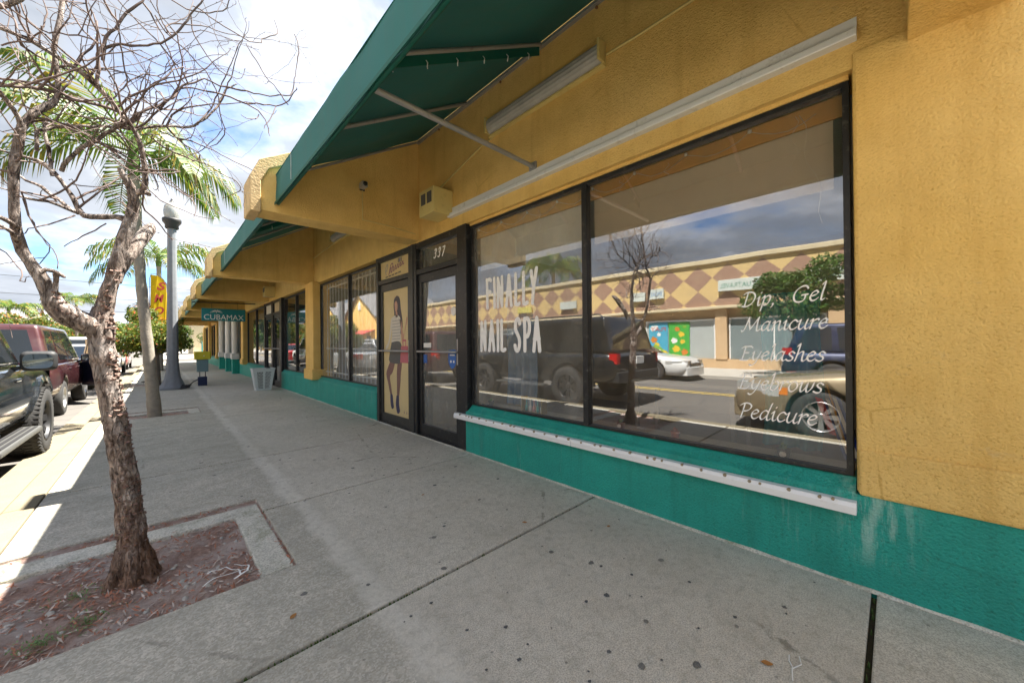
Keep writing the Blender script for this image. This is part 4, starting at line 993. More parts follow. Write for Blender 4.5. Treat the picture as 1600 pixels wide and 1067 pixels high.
simple('brass', (0.55, 0.38, 0.10), 0.35, 0.8); simple('polish_teal', (0.10, 0.45, 0.42), 0.3); simple('polish_pink', (0.6, 0.25, 0.3), 0.3)
for dy in (-.13, .13): MB().box(-.04, .04, dy - .004, dy + .004, 0, .15).build('stand_end', 'brass', t)
MB().box(-.04, .04, -.126, .126, .0, .006).build('stand_shelf', 'brass', t); MB().tube([(-.04, -.13, .15), (-.04, .13, .15)], .004, 6).build('stand_rail', 'brass', t)
for k in range(5):
    MB().lathe([(0, .007), (.016, .007), (.016, .06), (.007, .066), (.007, .12), (0, .12)], 10, (0, -.1 + .05 * k, 0)).build('bottle', ('white_paint', 'polish_teal', 'polish_pink', 'white_paint', 'polish_teal')[k], t)
# reception furniture dimly seen in the salon
t = tag(empty('manicure_table', (4.3, 1.6, 0.02)), 'pale manicure table standing inside the nail salon', 'table')
MB().box(-.3, .3, -.55, .55, .70, .74).build('table_top', 'white_paint', t, bevel=.006)
for sx in (-.26, .26):
    for sy in (-.5, .5): MB().box(sx - .02, sx + .02, sy - .02, sy + .02, 0, .70).build('leg', 'grey_pipe', t)

# security bars / vertical blind behind window of the fashion shop
t = tag(empty('window_bars', (2.62, 7.1, 0.5)), 'white vertical security bars behind the fashion shop window', 'security bars'); inv = Matrix.Translation((-2.62, -7.1, -0.5))
yy = 5.72
while yy < 8.55:
    o = MB().box(2.612, 2.628, yy - .011, yy + .011, 0.53, 2.48).build('bar', 'white_paint'); o.parent = t; o.matrix_parent_inverse = inv; yy += 0.172
for z in (0.62, 1.12, 2.40):
    o = MB().box(2.610, 2.630, 5.66, 8.57, z - .012, z + .012).build('cross_bar', 'white_paint'); o.parent = t; o.matrix_parent_inverse = inv
curtain(5.7, 6.9, 0.55, 2.2, 3.2, 'shade_grey', 8, 'pale grey curtain behind the barred window, near half'); curtain(7.0, 8.5, 0.55, 2.3, 3.25, 'shade_grey', 10, 'pale grey curtain behind the barred window, far half')
# posters in the third shop
simple('poster_yellow', (0.72, 0.42, 0.02), 0.5); simple('poster_teal', (0.02, 0.25, 0.27), 0.5); simple('poster_blue', (0.12, 0.30, 0.55), 0.5)
tag(MB().box(2.56, 2.565, 9.3, 10.0, 0.9, 1.75).build('window_poster', 'poster_yellow'), 'yellow poster in the window just past the first pilaster', 'poster')
tag(MB().box(2.56, 2.565, 9.25, 11.7, 1.80, 2.1).build('window_banner', 'poster_teal'), 'teal strip banner across the window past the first pilaster', 'banner')
tag(MB().box(2.56, 2.565, 11.35, 11.75, 0.6, 1.78).build('window_poster', 'poster_teal'), 'narrow teal poster beside the dark door jamb', 'poster')
tag(MB().box(2.56, 2.565, 14.4, 15.7, 0.7, 2.3).build('window_poster', 'poster_blue'), 'large pale blue poster in the window under the hanging sign', 'poster')
# white panels at the far shops
for k, (y_, lb) in enumerate(((19.5, 'white round column against the wall beyond the teal sign'), (21.6, 'middle white round column beyond the teal sign'), (24.2, 'farthest white round column beyond the teal sign'))):
    t = tag(empty('white_column', (2.33, y_, 0)), lb, 'column', 'white columns along the far shops')
    MB().lathe([(.11, .60), (.13, .62), (.13, 2.44), (.15, 2.46), (.15, 2.5)], 18).build('shaft', 'white_paint', t)
    MB().box(-.15, .11, -.15, .15, .62, .86).build('foot_block', 'white_paint', t, bevel=.01)
    MB().box(-.12, .11, -.12, .12, 0, .618).build('plinth', 'green_paint', t, bevel=.01)

# hanging sign
simple('sign_teal', (0.006, 0.235, 0.27), 0.45, var=0.08); 
t = tag(empty('hanging_sign', (1.57, 15.7, 2.0)), 'teal hanging shop sign with white palm and CUBAMAX lettering', 'sign')
def T(o): o.parent = t; o.matrix_parent_inverse = Matrix.Translation((-1.57, -15.7, -2.0)); return o
T(MB().box(0.99, 2.16, 15.685, 15.715, 2.03, 2.44).build('board', 'sign_teal', bevel=.004))
T(MB().tube([(0.75, 15.7, 2.62), (2.455, 15.7, 2.66)], 0.018, 8).build('bracket_bar', 'trim_black'))
for x in (1.25, 1.95): T(MB().tube([(x, 15.7, 2.44), (x, 15.7, 2.64)], 0.004, 5).build('chain', 'trim_black'))
T(text_obj('sign_lettering', 'CUBAMAX', 0.25, 'letter_white', None, facing_south(1.05, 15.682, 2.07), width=1.06, bold=-.0005))
g = MB(); cxp, czp = 1.37, 2.35
for a in (10, 40, 75, 110, 145, 172, -12, 192):
    pts = [(cxp + 0.17 * k / 6 * math.cos(R(a)), czp + 0.10 * k / 6 * math.sin(R(a)) - 0.05 * (k / 6) ** 2) for k in range(7)]
    for i in range(6):
        w0, w1 = .016 * (1 - i / 6.5), .016 * (1 - (i + 1) / 6.5)
        g.add([(pts[i][0], 15.682, pts[i][1] + w0), (pts[i + 1][0], 15.682, pts[i + 1][1] + w1), (pts[i + 1][0], 15.682, pts[i + 1][1] - w1), (pts[i][0], 15.682, pts[i][1] - w0)], [(0, 1, 2, 3)])
g.add([(cxp - .008, 15.682, 2.29), (cxp + .008, 15.682, 2.29), (cxp + .006, 15.682, 2.34), (cxp - .004, 15.682, 2.34)], [(0, 1, 2, 3)])
T(g.build('palm_emblem', 'letter_white', fix=False))

# ================================================================== VEHICLES
def lerp_prof(pr, y):
    if y <= pr[0][0]: return pr[0][1]
    for (a, b), (c, d) in zip(pr[:-1], pr[1:]):
        if y <= c:
            t = (y - a) / (c - a); t = t * t * (3 - 2 * t) * 0.5 + t * 0.5
            return b + (d - b) * t
    return pr[-1][1]
SECT = [(0.0, 0.0), (.78, 0.0), (.92, .05), (.975, .20), (1.0, .48), (.99, .72), (.955, .90), (.90, .985), (.80, 1.0), (0.0, 1.0)]
def wheel_meshes(r, w, spokes=6, rim='rim_alloy', tread=False):
    key = (r, w, spokes, tread)
    prof = [(r * .60, -w * .46), (r * .70, -w * .5), (r * .90, -w * .5), (r * .975, -w * .40), (r, -w * .25), (r, w * .25), (r * .975, w * .40), (r * .90, w * .5), (r * .70, w * .5), (r * .60, w * .46)]
    t = MB().lathe(prof, 40, axis='x')
    if tread:
        n = 46
        for k in range(n):
            for q, (xo, ww) in enumerate(((-.38, .10), (-.13, .10), (.13, .10), (.38, .10))):
                a = 2 * math.pi * (k + (q % 2) * .5) / n; c = Vector((xo * w, math.cos(a) * (r - (.012 if abs(xo) > .3 else 0)), math.sin(a) * (r - (.012 if abs(xo) > .3 else 0))))
                rad = Vector((0, math.cos(a), math.sin(a))); tan = Vector((0.006 * (1 if q % 2 else -1), -math.sin(a) * .016, math.cos(a) * .016))
                t.obox(c, (ww * w, 0, 0), tan, rad * .009)
    rr = r * .62
    rm = MB().lathe([(0, w * .30), (rr * .16, w * .33), (rr * .22, w * .30), (rr * .24, w * .18)], 20, axis='x')
    rm.lathe([(rr, -w * .45), (rr, w * .44), (rr * .97, w * .50), (rr * .92, w * .46), (rr * .88, w * .2), (rr * .88, -w * .3)], 36, axis='x')
    for k in range(spokes):
        a = 2 * math.pi * k / spokes; u = Vector((0, math.cos(a), math.sin(a))); v = Vector((0, -math.sin(a), math.cos(a)))
        i0, i1 = rr * .18, rr * .92; wd0, wd1 = rr * .10, rr * .17
        vs = []
        for d, wd, xx in ((i0, wd0, w * .28), (i1, wd1, w * .38)):
            for s1 in (-1, 1):
                for dx in (0, -w * .16): vs.append(tuple(u * d + v * wd * s1 + Vector((xx + dx, 0, 0))))
        rm.add(vs, [(0, 4, 6, 2), (1, 3, 7, 5), (0, 1, 5, 4), (2, 6, 7, 3), (0, 2, 3, 1), (4, 5, 7, 6)])
    bk = MB().lathe([(0, 0), (rr * .9, 0)], 24, axis='x')
    return t, rm, bk
def car(name, label, cat, group, loc, rz, c):
    L, Wd = c['L'], c['W']; hw = Wd / 2
    root = tag(empty(name, loc, rz), label, cat, group)
    top, bot = c['top'], c['bot']
    def halfw(y):
        e = abs(y) / (L / 2)
        return hw * (1 - c.get('taper', .10) * max(0, (e - .72) / .28) ** 2.2)
    def ends(y):
        e = max(0, (abs(y) - (L / 2 - .10)) / .10); return e
    ys = sorted(set([-L / 2 + L * k / 44 for k in range(45)] + [-L / 2 + .02, -L / 2 + .06, L / 2 - .02, L / 2 - .06]))
    ring = []; nS = len(SECT)
    bm = MB(); rows = []
    for y in ys:
        z0, z1 = lerp_prof(bot, y), lerp_prof(top, y); e = ends(y) ** 2
        z0e, z1e = z0 + (z1 - z0) * .16 * e, z1 - (z1 - z0) * .07 * e; h = halfw(y) * (1 - .06 * e)
        cr = c.get('crown', .035)
        half = [(w * h, z0e + (z1e - z0e) * zf + (cr * (1 - w) if zf > .99 else 0)) for w, zf in SECT]
        rows.append([(x, y, z) for x, z in half] + [(-x, y, z) for x, z in half[::-1][1:-1]])
    n = len(rows[0])
    vs = [p for r_ in rows for p in r_]
    fs = [(i * n + j, i * n + (j + 1) % n, (i + 1) * n + (j + 1) % n, (i + 1) * n + j) for i in range(len(ys) - 1) for j in range(n)]
    bm.add(vs, fs, 0, True); bm.add(rows[0] + rows[-1], [tuple(range(n))[::-1], tuple(range(n, 2 * n))])
    def side_x(y, z):
        z0, z1 = lerp_prof(bot, y), lerp_prof(top, y); f = (z - z0) / (z1 - z0); h = halfw(y)
        for (w0, f0), (w1, f1) in zip(SECT[1:-1], SECT[2:-1]):
            if f <= f1: return h * (w0 + (w1 - w0) * max(0, f - f0) / max(1e-6, f1 - f0))
        return h * .8
    body = bm.build('body', [c['paint'], 'trim_black'], root, weld=True)
    # wheel arches
    cut = MB()
    for ay in c['axles']:
        for sx in (-1, 1):
            x0, x1 = (hw - .32, hw + .3) if sx > 0 else (-hw - .3, -hw + .32)
            cut.lathe([(c['r'] * 1.17, x0), (c['r'] * 1.17, x1)], 36, (0, ay, c['r'] * 1.02), 'x', 0)
            k = len(cut.v); m_ = 36
            cut.f += [list(range(k - 2 * m_, k - m_)), list(range(k - m_, k))[::-1]]; cut.mi += [0, 0]; cut.sm += [False, False]
    co_ = cut.build('cutter', 'trim_black', None, weld=True)
    co_.parent = root
    md = body.modifiers.new('b', 'BOOLEAN'); md.object = co_; md.operation = 'DIFFERENCE'; md.solver = 'EXACT'
    try: md.material_mode = 'TRANSFER'
    except Exception: pass
    dg = bpy.context.evaluated_depsgraph_get()
    me = bpy.data.meshes.new_from_object(body.evaluated_get(dg)); body.modifiers.clear(); body.data = me
    bpy.data.objects.remove(co_)
    # greenhouse
    gh = c['gh']; zb = gh['zb']; zt = gh['zt']
    def gpt(k, s1):      # corner points: k in rear-bottom, front-bottom, front-top, rear-top
        y = (gh['rb'], gh['fb'], gh['ft'], gh['rt'])[k]; z = (zb, zb, zt, zt)[k]; w = hw * ((gh['wb'],) * 2 + (gh['wt'],) * 2)[k]
        return Vector((s1 * w, y, z))
    A_, B_, C_, D_ = [gpt(k, 1) for k in range(4)]; a_, b_, c_, d_ = [gpt(k, -1) for k in range(4)]
    g = MB(); g.add([tuple(p) for p in (A_, B_, C_, D_, a_, b_, c_, d_)], [(0, 1, 2, 3), (4, 7, 6, 5), (0, 3, 7, 4), (1, 5, 6, 2), (3, 2, 6, 7), (0, 4, 5, 1)])
    cab = g.build('cabin', c['paint'], root, bevel=0.07, seg=4)
    for p in cab.data.polygons: p.use_smooth = True
    def quad_on(P, uv, off, matn, nm):
        """panel on the bilinear patch P (4 corners), corners uv, lifted off the surface"""
        p00, p10, p11, p01 = P
        def ev(u, v): return p00 * (1 - u) * (1 - v) + p10 * u * (1 - v) + p11 * u * v + p01 * (1 - u) * v
        nrm = (p10 - p00).cross(p01 - p00).normalized()
        q = [ev(u, v) for u, v in uv]
        cen = sum(q, Vector()) / len(q)
        if nrm.dot(cen - Vector((0, (gh['rb'] + gh['fb']) / 2, (zb + zt) / 2))) < 0: nrm = -nrm
        vs = [tuple(p + nrm * off) for p in q] + [tuple(p - nrm * 0.03) for p in q]; m_ = len(q)
        MB().add(vs, [tuple(range(m_))] + [(i, (i + 1) % m_, m_ + (i + 1) % m_, m_ + i) for i in range(m_)]).build(nm, matn, root)
    gl = c.get('glass', 'car_glass')
    quad_on((b_, B_, C_, c_), [(.05, .06), (.95, .06), (.93, .90), (.07, .90)], .004, gl, 'windshield')
    quad_on((a_, A_, D_, d_), [(.08, .10), (.92, .10), (.90, .86), (.10, .86)], .004, gl, 'rear_window')
    for P in ((A_, B_, C_, D_), (a_, b_, c_, d_)):
        for u0, u1 in gh['win']:
            quad_on(P, [(u0, .10), (u1, .10), (u1 - (.05 if u1 > .9 else 0), .86), (u0 + (.03 if u0 < .1 else 0), .86)], .004, gl, 'side_window')
    # wheels
    tr, rm, bk = wheel_meshes(c['r'], c.get('tw', .24), c.get('spokes', 6), tread=c.get('tread', False))
    tme, rme, bme = tr.mesh('tyre'), rm.mesh('rim'), bk.mesh('hub')
    tme.materials.append(MATS['tyre_rubber']); rme.materials.append(MATS[c.get('rim', 'rim_alloy')]); bme.materials.append(MATS['trim_black'])
    for ay in c['axles']:
        for sx in (-1, 1):
            w = empty('wheel', (sx * (hw - c.get('tw', .24) * .5 - .01 + c.get('track', 0)), ay, c['r']), 0 if sx > 0 else math.pi); w.parent = root
            for nm, me_ in (('tyre', tme), ('rim', rme), ('hub', bme)):
                o = bpy.data.objects.new(nm, me_); COL.objects.link(o); o.parent = w
    # conforming strips: seams, mouldings, flares
    def strip(nm, pts, wid, lift, matn, s1, closed=False):
        g = MB(); q = pts
        for i in range(len(q) - 1):
            (y0, z0), (y1, z1) = q[i], q[i + 1]
            t = Vector((y1 - y0, z1 - z0)).normalized(); nn = Vector((-t.y, t.x)) * wid / 2
            ps = [(y0 + nn.x, z0 + nn.y), (y1 + nn.x, z1 + nn.y), (y1 - nn.x, z1 - nn.y), (y0 - nn.x, z0 - nn.y)]
            o_ = [(s1 * (side_x(a, b) + lift), a, b) for a, b in ps]; i_ = [(s1 * (side_x(a, b) - .02), a, b) for a, b in ps]
            g.add(o_ + i_, [(0, 1, 2, 3), (0, 1, 5, 4), (3, 2, 6, 7), (0, 3, 7, 4), (1, 2, 6, 5)])
        g.build(nm, matn, root)
    zl = lerp_prof(bot, 0) + .10
    for s1 in (-1, 1):
        for sy in c.get('seams', []):
            strip('door_seam', [(sy, zl), (sy + .01, (zl + zb) / 2), (sy, zb - .04)], .010, .0015, 'trim_black', s1)
        for ay in c['axles']:
            if c.get('flare'):
                rr = c['r'] * 1.17
                strip('fender_flare', [(ay + (rr + .03) * math.cos(R(a)), c['r'] * 1.02 + (rr + .03) * math.sin(R(a))) for a in range(-8, 190, 9)], .07, .022, c.get('flare_mat', 'trim_black'), s1)
        if c.get('moulding'):
            strip('side_moulding', [(c['axles'][0] + c['r'] * 1.3, c['moulding']), (0, c['moulding']), (c['axles'][1] - c['r'] * 1.3, c['moulding'])], .05, .012, c.get('mould_mat', 'trim_black'), s1)
        strip('sill_panel', [(c['axles'][0] + c['r'] * 1.25, zl - .06), (0, zl - .06), (c['axles'][1] - c['r'] * 1.25, zl - .06)], .08, .004, 'trim_black', s1)
        for hy in c.get('handles', []):
            x = side_x(hy, zb - .10)
            MB().box(min(s1 * (x - .01), s1 * (x + .03)), max(s1 * (x - .01), s1 * (x + .03)), hy - .09, hy + .09, zb - .13, zb - .10).build('door_handle', c.get('handle_mat', c['paint']), root, bevel=.008)
        # mirrors
        my, ms = c['mirror'], c.get('mirror_size', 1.0)
        x = side_x(my, zb - .02)
        mo = MB().box(-.11 * ms, .11 * ms, -.055, .055, -.085 * ms, .095 * ms).build('mirror', c.get('mirror_mat', c['paint']), root, bevel=.052, seg=5)
        for p in mo.data.polygons: p.use_smooth = True
        mo.location = (s1 * (x + .14 * ms), my, zb + .07)
        MB().prism([(.088 * ms * math.copysign(abs(math.cos(t * .2618)) ** .6, math.cos(t * .2618)), .005 + .068 * ms * math.copysign(abs(math.sin(t * .2618)) ** .6, math.sin(t * .2618))) for t in range(24)], 'y', -.0575, -.050).build('mirror_glass', 'mirror_dark', mo)
        st_ = MB().obox((s1 * (x + .02), my + .01, zb - .0), (s1 * .07, 0, .02), (0, .03, 0), (0, 0, .022)).build('mirror_stalk', 'trim_black', root)
        # lights
        for nm, (y0, y1, z0, z1), matn in c['lights']:
            yo = L / 2 if y1 > 0 else -L / 2
            xm = side_x((y0 + y1) / 2, (z0 + z1) / 2)
            g = MB(); nn = 6
            pts = []
            for k in range(nn + 1):
                t_ = k / nn; yy = y0 + (y1 - y0) * t_
                pts.append((side_x(yy, (z0 + z1) / 2) + .006, yy))
            xe, ye = pts[-1] if y1 > 0 else pts[0]
            inner = (xe - .30, yo + (.004 if y1 > 0 else -.004)); outer = (xe - .02, yo + (.002 if y1 > 0 else -.002))
            path = (pts + [outer, inner]) if y1 > 0 else (pts[::-1] + [outer, inner])
            if nm == 'indicator': path = pts + [(xe - .05, ye)]
            if nm == 'tail_light_tall': path = path[:-1] + [(xe - .12, yo - .004)]
            m_ = len(path)
            vs = [(s1 * px, py, z) for z in (z0, z1) for px, py in path]
            cen = (s1 * (xe - .2), yo * .9)
            fs = [(i, i + 1, m_ + i + 1, m_ + i) for i in range(m_ - 1)]
            vs += [(s1 * (xe - .25), yo * .92, z0), (s1 * (xe - .25), yo * .92, z1)]
            fs += [tuple(range(m_)) + (2 * m_,), tuple(range(m_, 2 * m_)) + (2 * m_ + 1,)]
            g.add(vs, fs); g.build('head_light' if 'head' in nm else 'tail_light' if 'tail' in nm else 'indicator', matn, root)
    # bumpers, grille, plate
    for nm, yo, s1 in (('front_bumper', L / 2, 1), ('rear_bumper', -L / 2, -1)):
        z0 = lerp_prof(bot, yo); bz0, bz1 = c['bump'][0 if s1 > 0 else 1]; w = halfw(yo) * .95
        bp = c.get('bump_mat', c['paint'])
        poly = [(-w - .02, yo - s1 * .5), (-w * .98, yo + s1 * .02), (-w * .7, yo + s1 * .07), (0, yo + s1 * .09), (w * .7, yo + s1 * .07), (w * .98, yo + s1 * .02), (w + .02, yo - s1 * .5), (w - .06, yo - s1 * .3), (-w + .06, yo - s1 * .3)]
        poly = [(x, yy if abs(x) < w * .99 or True else yy) for x, yy in poly]
        MB().prism(poly, 'z', bz0, bz1).build(nm, bp, root, bevel=.02)
    if c.get('grille'):
        z0, z1 = c['grille']; w = hw * .52
        gr = MB().box(-w, w, L / 2 - .06, L / 2 + .015, z0, z1).build('grille', 'trim_black', root, bevel=.01)
        for k in range(4):
            z = z0 + (z1 - z0) * (k + .5) / 4; MB().box(-w + .03, w - .03, L / 2 + .01, L / 2 + .024, z - .008, z + .008).build('grille_bar', 'chrome', gr)
    pz = c.get('plate', .75)
    pl = MB().box(-.155, .155, -L / 2 - c.get('plate_out', .03), -L / 2 + .03, pz, pz + .155).build('licence_plate', 'white_paint', root, bevel=.004)
    if c.get('rails'):
        for s1 in (-1, 1):
            y0, y1 = gh['rt'] + .1, gh['ft'] - .15; x = s1 * hw * (gh['wt'] - .08)
            MB().tube([(x, y0, zt - .01), (x, y0 + .08, zt + .05), (x, y1 - .08, zt + .05), (x, y1, zt - .01)], .016, 8).build('roof_rail', 'trim_black', root)
    if c.get('steps'):
        for s1 in (-1, 1):
            y0, y1 = c['axles'][0] + c['r'] * 1.45, c['axles'][1] - c['r'] * 1.30; x0, x1 = hw - .10, hw + .07
            MB().box(min(s1 * x0, s1 * x1), max(s1 * x0, s1 * x1), y0, y1, .36, .42).build('running_board', 'step_grey', root, bevel=.02)
            for q_ in (.2, .5, .8):
                xs0 = x0 + (x1 - x0) * q_
                MB().box(min(s1 * (xs0 - .012), s1 * (xs0 + .012)), max(s1 * (xs0 - .012), s1 * (xs0 + .012)), y0 + .1, y1 - .1, .42, .428).build('step_tread', 'trim_black', root)
    return root, side_x
def suv_cfg(paintm, **k):
    d = dict(L=4.9, W=1.9, r=.37, tw=.25, axles=(-1.42, 1.40), paint=paintm, taper=.10,
             top=[(-2.45, .98), (-2.3, 1.02), (0, 1.02), (1.0, 1.02), (1.25, 1.04), (2.1, .96), (2.38, .86), (2.45, .74)], bot=[(-2.45, .50), (-2.2, .40), (-1.5, .34), (1.5, .34), (2.2, .36), (2.45, .45)],
             gh=dict(zb=1.0, zt=1.74, rb=-2.36, fb=1.22, ft=.45, rt=-2.12, wb=.92, wt=.76, win=((.05, .26), (.30, .55), (.58, .93))),
             seams=(-1.02, .02, 1.02), handles=(-.75, .25), mirror=.86, bump=((.34, .62), (.42, .66)), grille=(.62, .82), plate=.82,
             lights=(('head', (2.05, 2.43, .68, .86), 'lamp_clear'), ('tail_light_tall', (-2.44, -2.22, .80, 1.12), 'lamp_red')), rails=True)
    d.update(k); return d
def sedan_cfg(paintm, **k):
    d = dict(L=4.75, W=1.83, r=.325, tw=.21, axles=(-1.40, 1.36), paint=paintm, taper=.12,
             top=[(-2.375, .86), (-2.1, .94), (-1.4, .94), (0, .90), (1.0, .90), (1.9, .80), (2.25, .70), (2.375, .60)], bot=[(-2.375, .36), (-2.1, .26), (-1.4, .20), (1.4, .20), (2.1, .20), (2.375, .30)],
             gh=dict(zb=.88, zt=1.42, rb=-1.75, fb=1.05, ft=.15, rt=-.95, wb=.90, wt=.66, win=((.14, .46), (.49, .90))),
             seams=(-.98, .05, .98), handles=(-.72, .30), mirror=.72, mirror_size=.75, bump=((.20, .48), (.26, .54)), grille=(.42, .60), plate=.62,
             lights=(('head', (1.85, 2.34, .56, .70), 'lamp_clear'), ('tail', (-2.36, -2.0, .66, .84), 'lamp_red')))
    d.update(k); return d
simple('step_grey', (.10, .10, .095), .5, .3)
b = NB('mirror_dark'); b.pbr((.16, .18, .19), .04, metal=1.0); MATS['mirror_dark'] = b.m
paint('paint_black', (0.012, 0.015, 0.017), 0.3, 0.16, dust=0.10); paint('paint_beige', (0.34, 0.27, 0.17), 0.5, 0.3); paint('paint_white', (0.72, 0.72, 0.70), 0.0, 0.3)
paint('paint_mauve', (0.06, 0.014, 0.017), 0.3, 0.3); paint('paint_navy', (0.008, 0.018, 0.06), 0.4, 0.3); paint('paint_silver', (0.45, 0.46, 0.47), 0.6, 0.3); paint('paint_red', (0.35, 0.02, 0.02), 0.3, 0.3)
paint('paint_charcoal', (0.06, 0.062, 0.068), 0.5, 0.3)
RZ = -0.125
# tall black pickup-based SUV at the kerb (tail near the camera)
big = suv_cfg('paint_black', L=4.75, W=1.98, r=.415, tw=.29, axles=(-1.28, 1.42), tread=True, flare=True, flare_mat='paint_black', steps=True, spokes=8, rim='rim_dark', track=.04,
    top=[(-2.375, 1.06), (-2.2, 1.12), (0, 1.12), (.7, 1.12), (.9, 1.13), (1.9, 1.08), (2.28, 1.0), (2.375, .9)], bot=[(-2.375, .62), (-2.1, .52), (-1.5, .46), (1.5, .46), (2.1, .50), (2.375, .60)],
    gh=dict(zb=1.10, zt=1.84, rb=-2.28, fb=.90, ft=.22, rt=-2.08, wb=.93, wt=.80, win=((.05, .28), (.31, .56), (.59, .93))),
    seams=(-.85, .08, .98), handles=(-.6, .32), mirror=.52, mirror_size=1.2, mirror_mat='trim_black', bump=((.46, .74), (.52, .74)), bump_mat='trim_black', grille=(.78, 1.0), plate=.88, handle_mat='paint_black', moulding=.80, mould_mat='paint_black',
    lights=(('head', (1.95, 2.35, .84, 1.04), 'lamp_clear'), ('tail_light_tall', (-2.36, -2.24, .90, 1.10), 'lamp_red')))
bs_root, bsx = car('black_suv', 'tall black SUV with chunky tyres parked at the kerb beside the bare tree', 'car', 'cars parked along the near kerb', (-2.05, 6.03, RZ), 0, big)
# mauve people carrier with a dark door standing open
mv = suv_cfg('paint_mauve', L=4.9, r=.34, tw=.22, W=1.88, flare=False, rails=False)
mv_root, mvx = car('maroon_suv', 'maroon SUV with an open front door parked ahead of the black SUV', 'car', 'cars parked along the near kerb', (-2.28, 12.75, RZ), 0, mv)
od = empty('open_door', (.93, 1.05, .40), R(26)); od.parent = mv_root
MB().box(-.04, .04, -1.0, 0, 0, .62).build('door_skin', 'paint_navy', od, bevel=.02); MB().box(-.02, .02, -.95, -.12, .62, 1.12).build('door_window', 'car_glass', od, bevel=.01); MB().box(.041, .05, -.9, -.2, .15, .5).build('door_lining', 'trim_black', od)
MB().prism([(-.97, .62), (-.93, .62), (-.86, 1.10), (-.28, 1.10), (-.06, .62), (0, .62), (-.25, 1.15), (-.90, 1.15)], 'x', -.028, .028).build('door_window_frame', 'paint_navy', od)
# beige saloon right beside the camera, seen in the shop window
be = sedan_cfg('paint_beige', lights=(('head', (1.80, 2.34, .55, .71), 'lamp_clear'), ('indicator', (1.70, 1.80, .58, .68), 'lamp_amber'), ('tail', (-2.36, -2.0, .66, .84), 'lamp_red')), spokes=8, moulding=.52, mould_mat='paint_beige', gh=dict(zb=.88, zt=1.40, rb=-1.75, fb=1.05, ft=.15, rt=-.95, wb=.90, wt=.66, win=((.14, .46), (.49, .90))))
car('beige_sedan', 'beige sedan at the kerb reflected low in the tinted shop window', 'car', 'cars parked along the near kerb', (-2.02, -0.68, RZ), 0, be)
# cars further down the near kerb
car('silver_sedan', 'silver sedan parked at the kerb beyond the maroon SUV', 'car', 'cars parked along the near kerb', (-2.2, 19.4, RZ), 0, sedan_cfg('paint_silver', lights=(('head', (1.85, 2.34, .56, .70), 'lamp_clear'), ('tail', (-2.36, -1.95, .64, .88), 'lamp_red'))))
car('white_suv', 'white SUV parked at the kerb beyond the lamp post', 'car', 'cars parked along the near kerb', (-2.2, 25.6, RZ), 0, suv_cfg('paint_white'))
car('red_sedan', 'small red sedan far down the near kerb', 'car', 'cars parked along the near kerb', (-2.2, 32.0, RZ), 0, sedan_cfg('paint_red'))
# opposite kerb
car('white_sedan', 'white sedan parked across the street, mirrored in the tinted shop window', 'car', 'cars parked across the street', (-7.85, 7.0, RZ), math.pi, sedan_cfg('paint_white', spokes=10, lights=(('head', (1.75, 2.34, .58, .69), 'lamp_clear'), ('tail', (-2.36, -2.0, .66, .84), 'lamp_red'))))
car('charcoal_suv', 'charcoal SUV parked across the street, mirrored in the glass of door 337', 'car', 'cars parked across the street', (-7.75, 15.4, RZ), 0, suv_cfg('paint_charcoal'))
car('navy_hatchback', 'dark blue car parked across the street behind the beige sedan reflection', 'car', 'cars parked across the street', (-7.8, -0.35, RZ), math.pi, suv_cfg('paint_navy', rails=False))
car('silver_suv', 'silver SUV parked across the street near the gabled houses', 'car', 'cars parked across the street', (-7.8, 29.0, RZ), math.pi, suv_cfg('paint_silver'))
car('white_hatchback', 'small white car parked across the street in front of the hedge', 'car', 'cars parked across the street', (-7.8, 38.5, RZ), math.pi, sedan_cfg('paint_white'))

# ================================================================== TREES AND PLANTS
b = NB('bark'); v = b.pos()
f1 = b.noise(b.map(v, (1, 1, 0.45)), 34, 7, 0.72, 0.6); f2 = b.noise(v, 9, 5, 0.6); cr = b.noise(b.map(v, (1, 1, 0.28)), 48, 6, 0.7, 1.2)
c = b.mix(b.ramp(f1, [(0.34, 0), (0.62, 1)]), (0.11, 0.07, 0.055), (0.52, 0.43, 0.375))
c = b.mix(b.math('MULTIPLY', b.ramp(f2, [(0.48, 0), (0.68, 1)]), 0.7), c, (0.60, 0.55, 0.52))
zz = b.sep(v)[2]
c = b.mix(b.math('MULTIPLY', b.ramp(b.math('ADD', b.math('MULTIPLY', zz, 0.5), b.math('MULTIPLY', f1, 0.5)), [(0.28, 1), (0.55, 0)]), 0.75), c, (0.24, 0.13, 0.075))
c = b.mix(b.ramp(cr, [(0.36, 0.9), (0.46, 0)]), c, (0.035, 0.024, 0.02))
b.pbr(c, 0.92, b.bump(b.math('ADD', f1, b.math('MULTIPLY', b.ramp(cr, [(0.34, 0), (0.52, 1)]), 0.8)), 1.0, 0.025), spec=0.15); MATS['bark'] = b.m
simple('twig_bark', (0.15, 0.105, 0.09), 0.85, var=0.5, vs=12, sp='pos')
simple('bark_flake', (0.24, 0.145, 0.115), 0.9, var=0.6, vs=30, sp='pos')
simple('cut_wood', (0.42, 0.31, 0.20), 0.85, var=0.5, vs=30, sp='pos')
